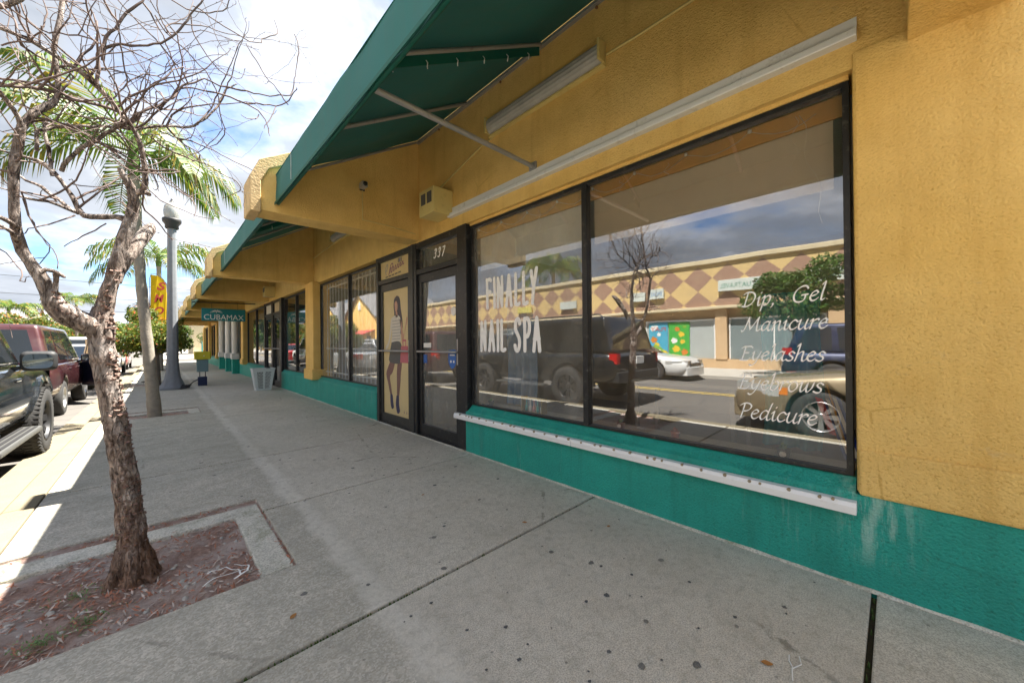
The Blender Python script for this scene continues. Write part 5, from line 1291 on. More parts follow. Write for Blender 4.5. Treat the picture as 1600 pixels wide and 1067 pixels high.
LIMBS=[
('trunk',[(-0.112,2.8,-0.028,0.07),(-0.109,2.8,0.055,0.059),(-0.111,2.8,0.157,0.056),(-0.117,2.8,0.328,0.052),(-0.133,2.8,0.517,0.049),(-0.155,2.8,0.706,0.046),(-0.177,2.8,0.875,0.044),(-0.196,2.8,1.042,0.045),(-0.211,2.8,1.206,0.048),(-0.217,2.8,1.32,0.048),(-0.215,2.8,1.402,0.035)]),
('limbR',[(-0.215,2.8,1.271,0.038),(-0.201,2.795,1.402,0.033),(-0.187,2.79,1.485,0.03),(-0.167,2.785,1.589,0.029),(-0.148,2.78,1.693,0.027),(-0.131,2.775,1.765,0.027),(-0.115,2.77,1.834,0.025),(-0.103,2.765,1.893,0.024),(-0.095,2.76,1.954,0.022),(-0.1,2.755,2.009,0.02),(-0.115,2.75,2.053,0.016),(-0.138,2.745,2.094,0.012),(-0.144,2.74,2.116,0.01)]),
('limbR2',[(-0.1,2.76,1.99,0.016),(-0.069,2.747,2.015,0.015),(-0.042,2.733,2.011,0.013),(-0.039,2.72,2.001,0.012)]),
('limbMain',[(-0.064,2.74,2.007,0.013),(-0.051,2.726,2.067,0.013),(-0.055,2.713,2.149,0.012),(-0.064,2.699,2.221,0.011),(-0.087,2.686,2.3,0.01),(-0.14,2.672,2.37,0.009),(-0.179,2.659,2.419,0.012),(-0.216,2.645,2.457,0.012),(-0.262,2.631,2.488,0.011),(-0.309,2.618,2.507,0.01),(-0.356,2.604,2.52,0.009),(-0.401,2.591,2.535,0.009),(-0.441,2.577,2.532,0.007),(-0.474,2.564,2.529,0.007),(-0.532,2.55,2.522,0.006)]),
('limbBack',[(-0.169,2.86,1.545,0.023),(-0.133,2.898,1.669,0.03),(-0.095,2.936,1.76,0.032),(-0.06,2.974,1.836,0.033),(-0.039,3.012,1.886,0.028),(-0.034,3.05,1.918,0.015)]),
('limbMid',[(-0.117,2.78,1.86,0.018),(-0.157,2.793,1.874,0.013),(-0.203,2.806,1.867,0.013),(-0.243,2.819,1.861,0.014),(-0.276,2.832,1.866,0.014),(-0.298,2.845,1.91,0.011),(-0.312,2.858,1.952,0.01),(-0.338,2.872,2.003,0.009),(-0.364,2.885,2.051,0.009),(-0.39,2.898,2.086,0.011),(-0.418,2.911,2.113,0.01),(-0.466,2.924,2.127,0.007),(-0.526,2.937,2.136,0.005),(-0.582,2.95,2.16,0.004)]),
('midA',[(-0.305,2.95,1.903,0.01),(-0.349,2.975,1.933,0.009),(-0.39,3,1.976,0.008),(-0.428,3.025,2.016,0.008),(-0.464,3.05,2.043,0.006),(-0.502,3.075,2.063,0.005),(-0.555,3.1,2.11,0.004)]),
('midB',[(-0.314,2.95,1.905,0.009),(-0.353,2.925,1.915,0.008),(-0.385,2.9,1.919,0.006),(-0.426,2.875,1.914,0.006),(-0.466,2.85,1.908,0.005),(-0.503,2.825,1.93,0.003),(-0.545,2.8,1.927,0.002)]),
('limbL',[(-0.211,2.8,1.255,0.042),(-0.253,2.791,1.309,0.048),(-0.298,2.781,1.339,0.048),(-0.332,2.772,1.362,0.046),(-0.358,2.762,1.396,0.037),(-0.376,2.753,1.455,0.029),(-0.393,2.743,1.512,0.025),(-0.414,2.734,1.561,0.023),(-0.43,2.724,1.596,0.022),(-0.444,2.715,1.632,0.021),(-0.453,2.705,1.681,0.019),(-0.457,2.696,1.726,0.018),(-0.46,2.686,1.788,0.016),(-0.46,2.677,1.851,0.016),(-0.458,2.667,1.916,0.016),(-0.455,2.658,1.979,0.017),(-0.449,2.648,2.033,0.018),(-0.443,2.639,2.074,0.018),(-0.436,2.629,2.123,0.015),(-0.427,2.62,2.178,0.012)]),
('leftFork',[(-0.429,2.62,2.155,0.011),(-0.437,2.596,2.196,0.009),(-0.454,2.572,2.227,0.008),(-0.472,2.548,2.253,0.01),(-0.498,2.524,2.272,0.008),(-0.537,2.5,2.311,0.006)]),
('topThick',[(-0.432,2.62,2.14,0.013),(-0.416,2.625,2.199,0.013),(-0.389,2.631,2.252,0.014),(-0.368,2.636,2.281,0.014),(-0.351,2.641,2.3,0.014),(-0.337,2.647,2.335,0.011),(-0.332,2.652,2.375,0.009),(-0.334,2.657,2.445,0.011),(-0.337,2.663,2.491,0.01),(-0.345,2.668,2.549,0.009),(-0.347,2.673,2.574,0.009),(-0.34,2.679,2.647,0.009),(-0.329,2.684,2.731,0.009),(-0.322,2.689,2.83,0.009),(-0.312,2.695,2.961,0.007),(-0.303,2.7,3.124,0.005)]),
('stubL',[(-0.394,2.7,1.544,0.012),(-0.371,2.705,1.56,0.009),(-0.344,2.71,1.546,0.009),(-0.327,2.715,1.537,0.009),(-0.324,2.72,1.529,0.006)]),
('stubL2',[(-0.349,2.72,1.544,0.012),(-0.35,2.73,1.509,0.009),(-0.357,2.74,1.464,0.011)]),
('leftOut',[(-0.449,2.66,1.728,0.009),(-0.464,2.607,1.74,0.01),(-0.48,2.553,1.741,0.008),(-0.509,2.5,1.767,0.006)]),
('leftOut2',[(-0.451,2.66,1.68,0.01),(-0.468,2.607,1.703,0.007),(-0.482,2.553,1.709,0.006),(-0.509,2.5,1.703,0.005)]),
('across',[(-0.497,2.6,2.318,0.006),(-0.484,2.615,2.324,0.006),(-0.454,2.63,2.327,0.006),(-0.41,2.645,2.355,0.007),(-0.372,2.66,2.37,0.007),(-0.329,2.675,2.376,0.007),(-0.296,2.69,2.378,0.007),(-0.26,2.705,2.386,0.007),(-0.222,2.72,2.394,0.007),(-0.193,2.735,2.408,0.008),(-0.148,2.75,2.402,0.008)]),
('upR',[(-0.356,2.9,2.085,0.01),(-0.319,2.85,2.15,0.009),(-0.272,2.8,2.192,0.009),(-0.221,2.75,2.236,0.009),(-0.174,2.7,2.275,0.009),(-0.128,2.65,2.326,0.009)]),
('horiz',[(-0.403,2.72,2.105,0.008),(-0.404,2.729,2.167,0.007),(-0.402,2.738,2.208,0.007),(-0.356,2.747,2.239,0.006),(-0.304,2.756,2.266,0.006),(-0.247,2.765,2.299,0.006),(-0.197,2.774,2.32,0.006),(-0.139,2.783,2.341,0.007),(-0.09,2.792,2.354,0.007),(-0.052,2.801,2.38,0.007),(0.019,2.81,2.422,0.007),(0.072,2.819,2.447,0.007),(0.113,2.828,2.464,0.007),(0.156,2.837,2.5,0.006),(0.194,2.846,2.55,0.006),(0.228,2.855,2.599,0.006),(0.253,2.864,2.646,0.006),(0.273,2.873,2.702,0.005),(0.283,2.882,2.743,0.005),(0.316,2.891,2.819,0.005),(0.363,2.9,2.87,0.003)]),
('col',[(-0.363,2.75,2.01,0.008),(-0.376,2.767,2.117,0.008),(-0.384,2.783,2.197,0.007),(-0.39,2.8,2.279,0.007)]),
('A',[(-0.1,2.68,2.328,0.006),(-0.066,2.69,2.41,0.006),(-0.028,2.701,2.454,0.007),(0.002,2.711,2.489,0.006),(0.037,2.722,2.534,0.005),(0.073,2.732,2.588,0.006),(0.087,2.743,2.642,0.005),(0.139,2.753,2.69,0.005),(0.19,2.764,2.746,0.004),(0.24,2.774,2.754,0.004),(0.289,2.785,2.76,0.005),(0.395,2.795,2.787,0.005),(0.45,2.806,2.802,0.004),(0.518,2.816,2.826,0.004),(0.596,2.827,2.871,0.004),(0.651,2.837,2.906,0.004),(0.673,2.848,2.966,0.004),(0.684,2.858,3.056,0.003),(0.699,2.869,3.159,0.003),(0.714,2.879,3.245,0.004),(0.713,2.89,3.322,0.003),(0.696,2.9,3.378,0.003)]),
('B',[(0.096,2.85,2.693,0.005),(0.135,2.841,2.707,0.004),(0.186,2.832,2.712,0.004),(0.25,2.823,2.726,0.005),(0.32,2.814,2.722,0.005),(0.396,2.805,2.716,0.005),(0.475,2.795,2.743,0.004),(0.554,2.786,2.761,0.004),(0.592,2.777,2.782,0.004),(0.62,2.768,2.807,0.004),(0.648,2.759,2.866,0.003),(0.669,2.75,2.914,0.003)]),
('B2',[(0.627,2.8,2.808,0.004),(0.593,2.814,2.86,0.004),(0.563,2.829,2.904,0.003),(0.534,2.843,2.944,0.003),(0.508,2.857,2.981,0.003),(0.462,2.871,3.062,0.003),(0.433,2.886,3.105,0.003),(0.412,2.9,3.16,0.002)]),
('B3',[(0.402,2.8,2.712,0.004),(0.432,2.783,2.694,0.004),(0.46,2.767,2.67,0.004),(0.484,2.75,2.628,0.003),(0.501,2.733,2.587,0.003),(0.498,2.717,2.546,0.003),(0.505,2.7,2.513,0.002)]),
('B4',[(0.465,2.8,2.671,0.003),(0.433,2.767,2.614,0.003),(0.385,2.733,2.591,0.002),(0.362,2.7,2.578,0.002)]),
('B5',[(0.553,2.78,2.749,0.003),(0.526,2.753,2.684,0.003),(0.504,2.727,2.613,0.003),(0.471,2.7,2.548,0.002)]),
('C',[(-0.195,2.65,2.588,0.007),(-0.184,2.646,2.654,0.007),(-0.141,2.642,2.697,0.006),(-0.097,2.638,2.703,0.006),(-0.063,2.633,2.72,0.005),(-0.004,2.629,2.766,0.005),(0.049,2.625,2.817,0.005),(0.077,2.621,2.875,0.005),(0.102,2.617,2.928,0.005),(0.133,2.612,2.989,0.004),(0.16,2.608,3.048,0.004),(0.181,2.604,3.094,0.004),(0.214,2.6,3.183,0.003)]),
('Cb',[(-0.21,2.62,2.456,0.007),(-0.207,2.618,2.533,0.007),(-0.203,2.615,2.595,0.007),(-0.188,2.612,2.66,0.007),(-0.16,2.61,2.73,0.006),(-0.128,2.608,2.81,0.006),(-0.095,2.605,2.873,0.006),(-0.063,2.602,2.92,0.005),(-0.043,2.6,2.98,0.004)]),
('D',[(0.021,2.7,3.085,0.003),(0.056,2.688,3.071,0.003),(0.097,2.675,3.054,0.003),(0.136,2.662,3.041,0.003),(0.203,2.65,3.064,0.003),(0.27,2.638,3.104,0.003),(0.29,2.625,3.141,0.003),(0.3,2.613,3.176,0.002),(0.305,2.6,3.2,0.002)]),
('E',[(0.141,2.65,3.064,0.003),(0.174,2.658,3.069,0.003),(0.219,2.667,3.059,0.003),(0.274,2.675,3.053,0.003),(0.325,2.683,3.047,0.003),(0.382,2.692,3.047,0.003),(0.418,2.7,3.053,0.003),(0.459,2.708,3.073,0.003),(0.471,2.717,3.108,0.003),(0.513,2.725,3.158,0.003),(0.554,2.733,3.198,0.003),(0.552,2.742,3.252,0.002),(0.54,2.75,3.3,0.002)]),
('Fx',[(0.14,2.75,3.073,0.003),(0.146,2.761,2.999,0.003),(0.169,2.772,2.948,0.003),(0.201,2.783,2.913,0.003),(0.234,2.794,2.887,0.003),(0.27,2.806,2.862,0.003),(0.302,2.817,2.857,0.003),(0.338,2.828,2.861,0.002),(0.382,2.839,2.884,0.002),(0.397,2.85,2.959,0.002)]),
('G',[(-0.011,2.65,2.919,0.003),(0.02,2.673,2.878,0.003),(0.063,2.696,2.865,0.003),(0.111,2.719,2.841,0.003),(0.155,2.742,2.821,0.003),(0.199,2.765,2.797,0.003),(0.23,2.788,2.764,0.003),(0.255,2.812,2.73,0.003),(0.266,2.835,2.68,0.003),(0.274,2.858,2.632,0.003),(0.289,2.881,2.593,0.003),(0.3,2.904,2.551,0.003),(0.286,2.927,2.491,0.003),(0.231,2.95,2.44,0.002)]),
('G2',[(-0.057,2.6,2.923,0.004),(-0.027,2.613,2.901,0.004),(0.003,2.625,2.854,0.003),(0.027,2.638,2.809,0.003),(0.042,2.65,2.764,0.003),(0.052,2.662,2.735,0.003),(0.072,2.675,2.684,0.003),(0.096,2.688,2.66,0.003),(0.117,2.7,2.642,0.002)]),
('H1',[(0.006,2.8,2.388,0.004),(0.072,2.843,2.395,0.003),(0.144,2.886,2.417,0.004),(0.248,2.929,2.414,0.003),(0.303,2.971,2.417,0.003),(0.358,3.014,2.418,0.003),(0.433,3.057,2.415,0.003),(0.49,3.1,2.421,0.002)]),
('H2',[(-0.032,2.8,2.338,0.004),(0.032,2.83,2.313,0.004),(0.114,2.86,2.302,0.004),(0.19,2.89,2.308,0.003),(0.241,2.92,2.304,0.003),(0.291,2.95,2.29,0.003),(0.336,2.98,2.289,0.003),(0.373,3.01,2.289,0.003),(0.398,3.04,2.246,0.003),(0.353,3.07,2.217,0.002),(0.305,3.1,2.183,0.002)]),
('H3',[(-0.049,2.76,2.127,0.005),(-0.007,2.733,2.131,0.004),(0.035,2.707,2.073,0.003),(0.08,2.68,2.043,0.003),(0.131,2.653,2,0.003),(0.145,2.627,1.961,0.002),(0.138,2.6,1.897,0.002)]),
('H4',[(-0.05,2.76,2.058,0.005),(-0.065,2.788,1.959,0.004),(-0.034,2.816,1.919,0.004),(0.004,2.844,1.878,0.003),(0.035,2.872,1.84,0.003),(0.052,2.9,1.819,0.002)]),
('Lw',[(-0.309,2.9,1.876,0.004),(-0.351,2.85,1.825,0.003),(-0.393,2.8,1.782,0.003),(-0.423,2.75,1.749,0.002),(-0.442,2.7,1.71,0.002)]),
('dr1',[(-0.441,2.7,1.897,0.003),(-0.427,2.683,1.81,0.003),(-0.401,2.667,1.74,0.003),(-0.372,2.65,1.684,0.002),(-0.348,2.633,1.642,0.002),(-0.335,2.617,1.606,0.002),(-0.331,2.6,1.552,0.002)]),
('dr2',[(-0.44,2.7,1.869,0.003),(-0.42,2.71,1.784,0.003),(-0.397,2.72,1.715,0.002),(-0.369,2.73,1.669,0.002),(-0.385,2.74,1.62,0.002),(-0.405,2.75,1.589,0.002)]),
('dr3',[(-0.194,2.75,1.825,0.003),(-0.23,2.788,1.794,0.003),(-0.272,2.825,1.762,0.003),(-0.311,2.862,1.73,0.002),(-0.347,2.9,1.709,0.002)]),
('dr4',[(-0.492,2.65,1.626,0.003),(-0.465,2.625,1.598,0.002),(-0.437,2.6,1.546,0.002),(-0.423,2.575,1.514,0.002),(-0.426,2.55,1.483,0.002),(-0.412,2.525,1.471,0.002),(-0.395,2.5,1.496,0.001)]),
('up1',[(-0.39,2.55,2.515,0.004),(-0.408,2.538,2.549,0.004),(-0.419,2.525,2.588,0.004),(-0.433,2.512,2.625,0.004),(-0.438,2.5,2.678,0.003)]),
('up2',[(-0.369,2.55,2.509,0.003),(-0.367,2.56,2.586,0.003),(-0.358,2.57,2.64,0.003),(-0.356,2.58,2.677,0.003),(-0.364,2.59,2.72,0.002),(-0.376,2.6,2.776,0.002)]),
('up3',[(-0.496,2.52,2.556,0.008),(-0.462,2.502,2.581,0.008),(-0.444,2.485,2.586,0.01),(-0.422,2.468,2.604,0.009),(-0.39,2.45,2.643,0.007)]),
('tw1',[(-0.431,2.6,2.699,0.003),(-0.415,2.586,2.63,0.003),(-0.384,2.571,2.597,0.003),(-0.348,2.557,2.582,0.003),(-0.31,2.543,2.589,0.003),(-0.263,2.529,2.596,0.003),(-0.214,2.514,2.598,0.003),(-0.174,2.5,2.583,0.003)]),
('tw2',[(-0.301,2.55,2.748,0.003),(-0.278,2.537,2.691,0.003),(-0.253,2.525,2.64,0.003),(-0.223,2.512,2.603,0.003),(-0.199,2.5,2.58,0.003)]),
('tw3',[(-0.153,2.6,2.83,0.002),(-0.14,2.62,2.742,0.003),(-0.13,2.64,2.664,0.003),(-0.118,2.66,2.569,0.003),(-0.106,2.68,2.489,0.003),(-0.098,2.7,2.403,0.003)]),
('tw4',[(-0.481,2.6,2.477,0.003),(-0.436,2.575,2.493,0.003),(-0.398,2.55,2.504,0.003),(-0.369,2.525,2.544,0.003),(-0.355,2.5,2.57,0.003)]),
('tw5',[(-0.297,2.7,2.394,0.004),(-0.321,2.667,2.293,0.003),(-0.341,2.633,2.225,0.003),(-0.364,2.6,2.172,0.002)]),
('tw6',[(-0.18,2.66,2.381,0.003),(-0.133,2.688,2.496,0.003),(-0.077,2.716,2.604,0.003),(-0.018,2.744,2.655,0.003),(0.038,2.772,2.662,0.003),(0.075,2.8,2.633,0.002)])]

tree = tag(empty('bare_tree', (-0.11, 2.80, -0.05)), 'bare crooked tree with flaking bark in the near tree pit', 'tree')
TI = Matrix.Translation((0.11, -2.80, 0.05))
def TT(o): o.parent = tree; o.matrix_parent_inverse = TI; return o
rt = random.Random(17)
def dens(pts, step):
    q = catmull(pts, 8); o = [q[0]]; acc = 0
    for a, b_ in zip(q[:-1], q[1:]):
        d = (Vector(b_[:3]) - Vector(a[:3])).length; acc += d
        if acc >= step: o.append(b_); acc = 0
    if o[-1] != q[-1]: o.append(q[-1])
    return o
def bark_j(amp, fr):
    def j(p, i, k):
        return 1 + amp * noise.noise((p.x * fr, p.y * fr, p.z * fr * .55)) + amp * .6 * noise.noise((p.x * fr * 2.7, p.y * fr * 2.7, p.z * fr * 1.5)) + amp * .4 * noise.noise((p.x * fr * 6, p.y * fr * 6, p.z * fr * 3))
    return j
twigs = MB(); starts = []
for nm, pts in LIMBS:
    big_ = nm in ('trunk', 'limbR', 'limbR2', 'limbBack', 'limbL', 'limbMid', 'limbMain', 'topThick', 'stubL', 'stubL2', 'leftFork')
    if nm == 'trunk':
        q = dens(pts, 0.012)
        q = [(x, y, z, r * (1 + 0.35 * max(0, 1 - (z + .03) / .14) ** 2)) for x, y, z, r in q]
        TT(MB().tube([p[:3] for p in q], [p[3] for p in q], 48, jitter=bark_j(.22, 13)).build('trunk', 'bark'))
        for a in (0.3, 1.4, 2.6, 3.6, 4.7, 5.6):   # root flare
            d = Vector((math.cos(a), math.sin(a), 0)); L = rt.uniform(.09, .16)
            ps = [Vector((-0.11, 2.8, .14)) + d * .03, Vector((-0.11, 2.8, .05)) + d * .06, Vector((-0.11, 2.8, -.02)) + d * .09, Vector((-0.11, 2.8, -.07)) + d * L]
            qq = dens([(*p, rr) for p, rr in zip(ps, (.034, .032, .024, .012))], .02)
            TT(MB().tube([p[:3] for p in qq], [p[3] for p in qq], 16, jitter=bark_j(.25, 22)).build('root', 'bark'))
    elif big_:
        q = dens(pts, 0.02)
        TT(MB().tube([p[:3] for p in q], [p[3] for p in q], 24 if q[0][3] > .02 else 12, jitter=bark_j(.17, 20)).build('limb', 'bark'))
    else:
        q = dens(pts, 0.03)
        q = [(x + rt.uniform(-.004, .004), y + rt.uniform(-.004, .004), z + rt.uniform(-.004, .004), r) for x, y, z, r in q]
        if q[0][3] > .007: TT(MB().tube([p[:3] for p in q], [p[3] for p in q], 9, jitter=bark_j(.12, 30)).build('limb', 'bark'))
        else: twigs.tube([p[:3] for p in q], [p[3] * 1.05 for p in q], 5)
    if nm not in ('trunk', 'limbR', 'limbBack', 'stubL2'):
        for i in range(2, len(q) - 1):
            if q[i][3] < .02: starts.append((q[i], (Vector(q[i][:3]) - Vector(q[i - 1][:3])).normalized()))
# crooked side twigs
def twig(p, d, L, r, depth):
    n = max(5, int(L / .035)); pts = [p.copy()]; rad = [r]
    for i in range(n):
        d = (d + Vector((rt.gauss(0, .14), rt.gauss(0, .14), rt.gauss(0, .14) + .02))).normalized()
        if rt.random() < .10: d = (d + Vector((rt.gauss(0, .55), rt.gauss(0, .55), rt.gauss(0, .55)))).normalized()
        p = p + d * (L / n)
        if p.x > 0.78: d.x -= .3
        pts.append(p.copy()); rad.append(max(.0011, r * (1 - .75 * (i + 1) / n)))
        if depth > 0 and rt.random() < .13: twig(p, (d + Vector((rt.gauss(0, .8), rt.gauss(0, .8), rt.gauss(0, .8)))).normalized(), L * rt.uniform(.3, .6), rad[-1] * .75, depth - 1)
        if rt.random() < .25:      # bud
            q = (d + Vector((rt.gauss(0, .9), rt.gauss(0, .9), rt.gauss(0, .9)))).normalized()
            twigs.tube([p, p + q * rt.uniform(.006, .016)], [.0016, .0009], 4)
    twigs.tube(pts, rad, 4)
rt.shuffle(starts); cnt = 0
for q, d in starts:
    p = Vector(q[:3])
    if cnt > 75: break
    # sparse towards the right tips, as on the real crown
    if p.x > 0.15 and rt.random() < .85: continue
    if p.z < 2.15 and rt.random() < .6: continue
    side = Vector((rt.gauss(0, 1), rt.gauss(0, 1), rt.gauss(.15, .8))); side = (side - d * side.dot(d) * .4).normalized()
    dd = (d * .5 + side).normalized()
    twig(p, dd, rt.uniform(.25, .95), min(q[3] * .8, .0055), 1); cnt += 1
o = TT(twigs.build('twigs', 'twig_bark', fix=False)); stuff(o)
# curling bark flakes along trunk and left limb
fl = MB(); fd = dict(LIMBS)
def flakes(pts, n, side, spread, size):
    q = dens(pts, .02)
    for k in range(n):
        x, y, z, r = rt.choice(q); a = side + rt.gauss(0, spread)
        d = Vector((math.cos(a), math.sin(a), 0)); c0 = Vector((x, y, z)) + d * r * .96
        s = rt.uniform(.4, 1.0) * size; up = Vector((rt.gauss(0, .4), rt.gauss(0, .4), 1)).normalized(); t_ = d.cross(up).normalized()
        out_ = (d * 1.0 + Vector((0, 0, rt.gauss(.1, .5)))).normalized()
        m0 = c0 + t_ * s * rt.uniform(.5, .9); m1 = c0 - t_ * s * rt.uniform(.5, .9)
        e = c0 + out_ * s * .8; th = up * s * .22
        e0, e1 = e + t_ * s * .5 + up * s * rt.gauss(0, .2), e - t_ * s * .5 + up * s * rt.gauss(0, .2)
        fl.add([tuple(p) for p in (m0, m1, e1, e0, m0 + th, m1 + th, e1 + th * .3, e0 + th * .3)], [(0, 1, 2, 3), (4, 5, 6, 7), (0, 3, 7, 4), (3, 2, 6, 7), (2, 1, 5, 6)])
flakes(fd['trunk'], 330, -.4, .8, .011); flakes(fd['trunk'][:5], 200, -1.2, 1.4, .016); flakes(fd['limbL'][1:6], 150, .2, .9, .015); flakes(fd['trunk'][5:], 120, -.3, .5, .018); flakes(fd['limbR'][:4], 50, -1.5, .9, .014)
stuff(TT(fl.build('bark_flakes', 'bark_flake', fix=False)))

# ---- leafy plants
def leafmat(name, c0, c1, c2=None, trans=.35):
    b = NB(name); oi = b.n('ShaderNodeNewGeometry'); rnd = oi.outputs['Random Per Island']
    c = b.ramp(rnd, [(0, c0), (.7, c1), (1, c2 or c1)])
    p = b.pbr(c, .5, spec=.4); t = b.n('ShaderNodeBsdfTranslucent'); b.setin(t.inputs[0], c); ms = b.n('ShaderNodeMixShader'); ms.inputs[0].default_value = trans
    b.l(p.outputs[0], ms.inputs[1]); b.l(t.outputs[0], ms.inputs[2]); b.l(ms.outputs[0], b.out.inputs[0]); MATS[name] = b.m
leafmat('leaf_bright', (0.045, 0.09, 0.01), (0.12, 0.155, 0.015), (0.20, 0.18, 0.02)); leafmat('leaf_mid', (0.03, 0.09, 0.012), (0.09, 0.17, 0.02)); leafmat('leaf_dark', (0.025, 0.06, 0.015), (0.06, 0.11, 0.02))
leafmat('leaf_palm', (0.045, 0.11, 0.012), (0.12, 0.165, 0.02), (0.27, 0.19, 0.03), .35); leafmat('leaf_far', (0.035, 0.075, 0.015), (0.10, 0.13, 0.02)); leafmat('flower_red', (0.55, 0.10, 0.03), (0.6, 0.22, 0.05), (0.65, 0.35, 0.2)); leafmat('weed_green', (0.10, 0.22, 0.06), (0.20, 0.34, 0.12))
simple('bark_grey', (0.20, 0.17, 0.14), 0.9, var=.5, vs=10, bump=.5, bs=30)
def leaf_cloud(g, cen, rad, n, size, r):
    for _ in range(n):
        while True:
            p = Vector((r.uniform(-1, 1), r.uniform(-1, 1), r.uniform(-1, 1)))
            if .25 < p.length < 1: break
        q = Vector(cen) + Vector((p.x * rad[0], p.y * rad[1], p.z * rad[2]))
        nrm = (p * .7 + Vector((r.gauss(0, .6), r.gauss(0, .6), r.gauss(.3, .6)))).normalized()
        t = nrm.cross(Vector((r.gauss(0, 1), r.gauss(0, 1), r.gauss(0, 1)))).normalized(); u = nrm.cross(t)
        s = size * r.uniform(.6, 1.3)
        fold = nrm * s * .22
        g.add([tuple(q - t * s), tuple(q + u * s * .45 - fold), tuple(q + t * s), tuple(q - u * s * .45 - fold)], [(0, 1, 2), (0, 2, 3)])
def leafy_tree(name, label, loc, h, spread, n, size, lm, seed, group, stem=.35, flowers=0, blobs=9, trunk_r=.07):
    r = random.Random(seed); t = tag(empty(name, loc), label, 'tree', group)
    tr = MB(); g = MB(); fw = MB(); hb = h * stem
    lean = r.uniform(-.1, .1)
    tr.tube([(0, 0, -.05), (lean * .3, .02, hb * .5), (lean, 0, hb), (lean * 1.2, .03, hb + (h - hb) * .4)], [trunk_r * 1.4, trunk_r, trunk_r * .8, trunk_r * .4], 10)
    for k in range(blobs):
        a = 6.283 * k / blobs + r.uniform(-.4, .4); d = spread * r.uniform(.25, .75) if k else 0
        z = hb + (h - hb) * r.uniform(.18, .82)
        c0 = (math.cos(a) * d + lean, math.sin(a) * d, z); rr = spread * r.uniform(.34, .52)
        tr.tube([(lean, 0, hb * r.uniform(.8, 1.0)), ((lean + c0[0]) / 2 + r.uniform(-.05, .05), c0[1] / 2, (hb + z) / 2 - .05 * h), c0], [trunk_r * .55, trunk_r * .35, trunk_r * .12], 6)
        leaf_cloud(g, c0, (rr, rr, rr * .75), n // blobs, size, r)
        if flowers: leaf_cloud(fw, (c0[0], c0[1], c0[2] + rr * .2), (rr, rr, rr * .8), flowers // blobs, size * .7, r)
    tr.build('trunk', 'bark_grey', t); stuff(g.build('crown', lm, t, fix=False))
    if flowers: stuff(fw.build('blossom', 'flower_red', t, fix=False))
    return t
GN = 'small trees along the near kerb'
leafy_tree('street_tree', 'small flowering tree just beyond the lamp post', (-0.05, 16.1, -.06), 2.55, 1.25, 6500, .055, 'leaf_bright', 41, GN, .42, 380)
leafy_tree('street_tree', 'second small tree at the kerb beyond the lamp post', (-0.1, 25.5, -.06), 3.6, 1.6, 5200, .07, 'leaf_bright', 42, GN, .36, 260)
leafy_tree('street_tree', 'third small tree far down the near kerb', (-0.2, 33.4, -.06), 4.0, 1.9, 4600, .08, 'leaf_mid', 43, GN, .34, 160)
GF = 'trees along the opposite pavement'
leafy_tree('shade_tree', 'green tree on the opposite pavement, mirrored behind the treatment list', (-10.1, 2.3, 0), 4.0, 1.5, 5200, .075, 'leaf_mid', 51, GF, .42)
far = [(-10.2, 46, 4.4, 2.4), (-10.2, 52, 4.0, 2.6), (-10.4, 58, 4.6, 2.6), (-10.2, 64, 4.2, 2.8), (-10.4, 71, 4.8, 3.0), (-10.3, 79, 4.6, 3.2), (-10.3, 88, 5.0, 3.4), (-10.6, 98, 5.4, 3.8), (-10.6, 110, 5.6, 4.2)]
FARL = ['first bushy tree of the hedge row across the street', 'second bushy tree of the hedge row across the street', 'third bushy tree of the hedge row across the street', 'fourth bushy tree of the hedge row across the street', 'fifth bushy tree of the hedge row across the street',
        'sixth bushy tree of the hedge row across the street', 'seventh bushy tree of the hedge row across the street', 'eighth bushy tree of the hedge row across the street', 'farthest bushy tree of the hedge row across the street']
for k, (x, y, h, s) in enumerate(far):
    leafy_tree('hedge_tree', FARL[k], (x, y, 0), h, s, 4200, .15, 'leaf_bright' if k % 2 == 0 else 'leaf_far', 60 + k, GF, .15, 220 if k % 2 else 320, 11, .12)
far2 = [(-3.5, 62, 4.2, 2.6, 'bushy tree at the end of the street by the kerb'), (1.5, 66, 4.6, 2.8, 'bushy tree beyond the side street in line with the lamp post'), (6.5, 64, 5.0, 3.0, 'bushy tree beyond the side street near the shops')]
for k, (x, y, h, s, lb) in enumerate(far2):
    leafy_tree('hedge_tree', lb, (x, y, 0), h, s, 4200, .15, 'leaf_far' if k else 'leaf_bright', 80 + k, 'trees beyond the side street', .2, 0, 10, .12)
# distant belt of greenery that closes the street
g = MB(); rr_ = random.Random(90)
for k in range(46):
    leaf_cloud(g, (-70 + k * 3.4 + rr_.uniform(-1, 1), 150 + rr_.uniform(-8, 8), 2.2), (3.2, 2.5, rr_.uniform(2.2, 4.2)), 260, .35, rr_)
stuff(g.build('treeline', 'leaf_far', fix=False))['label'] = 'distant belt of greenery closing the street'

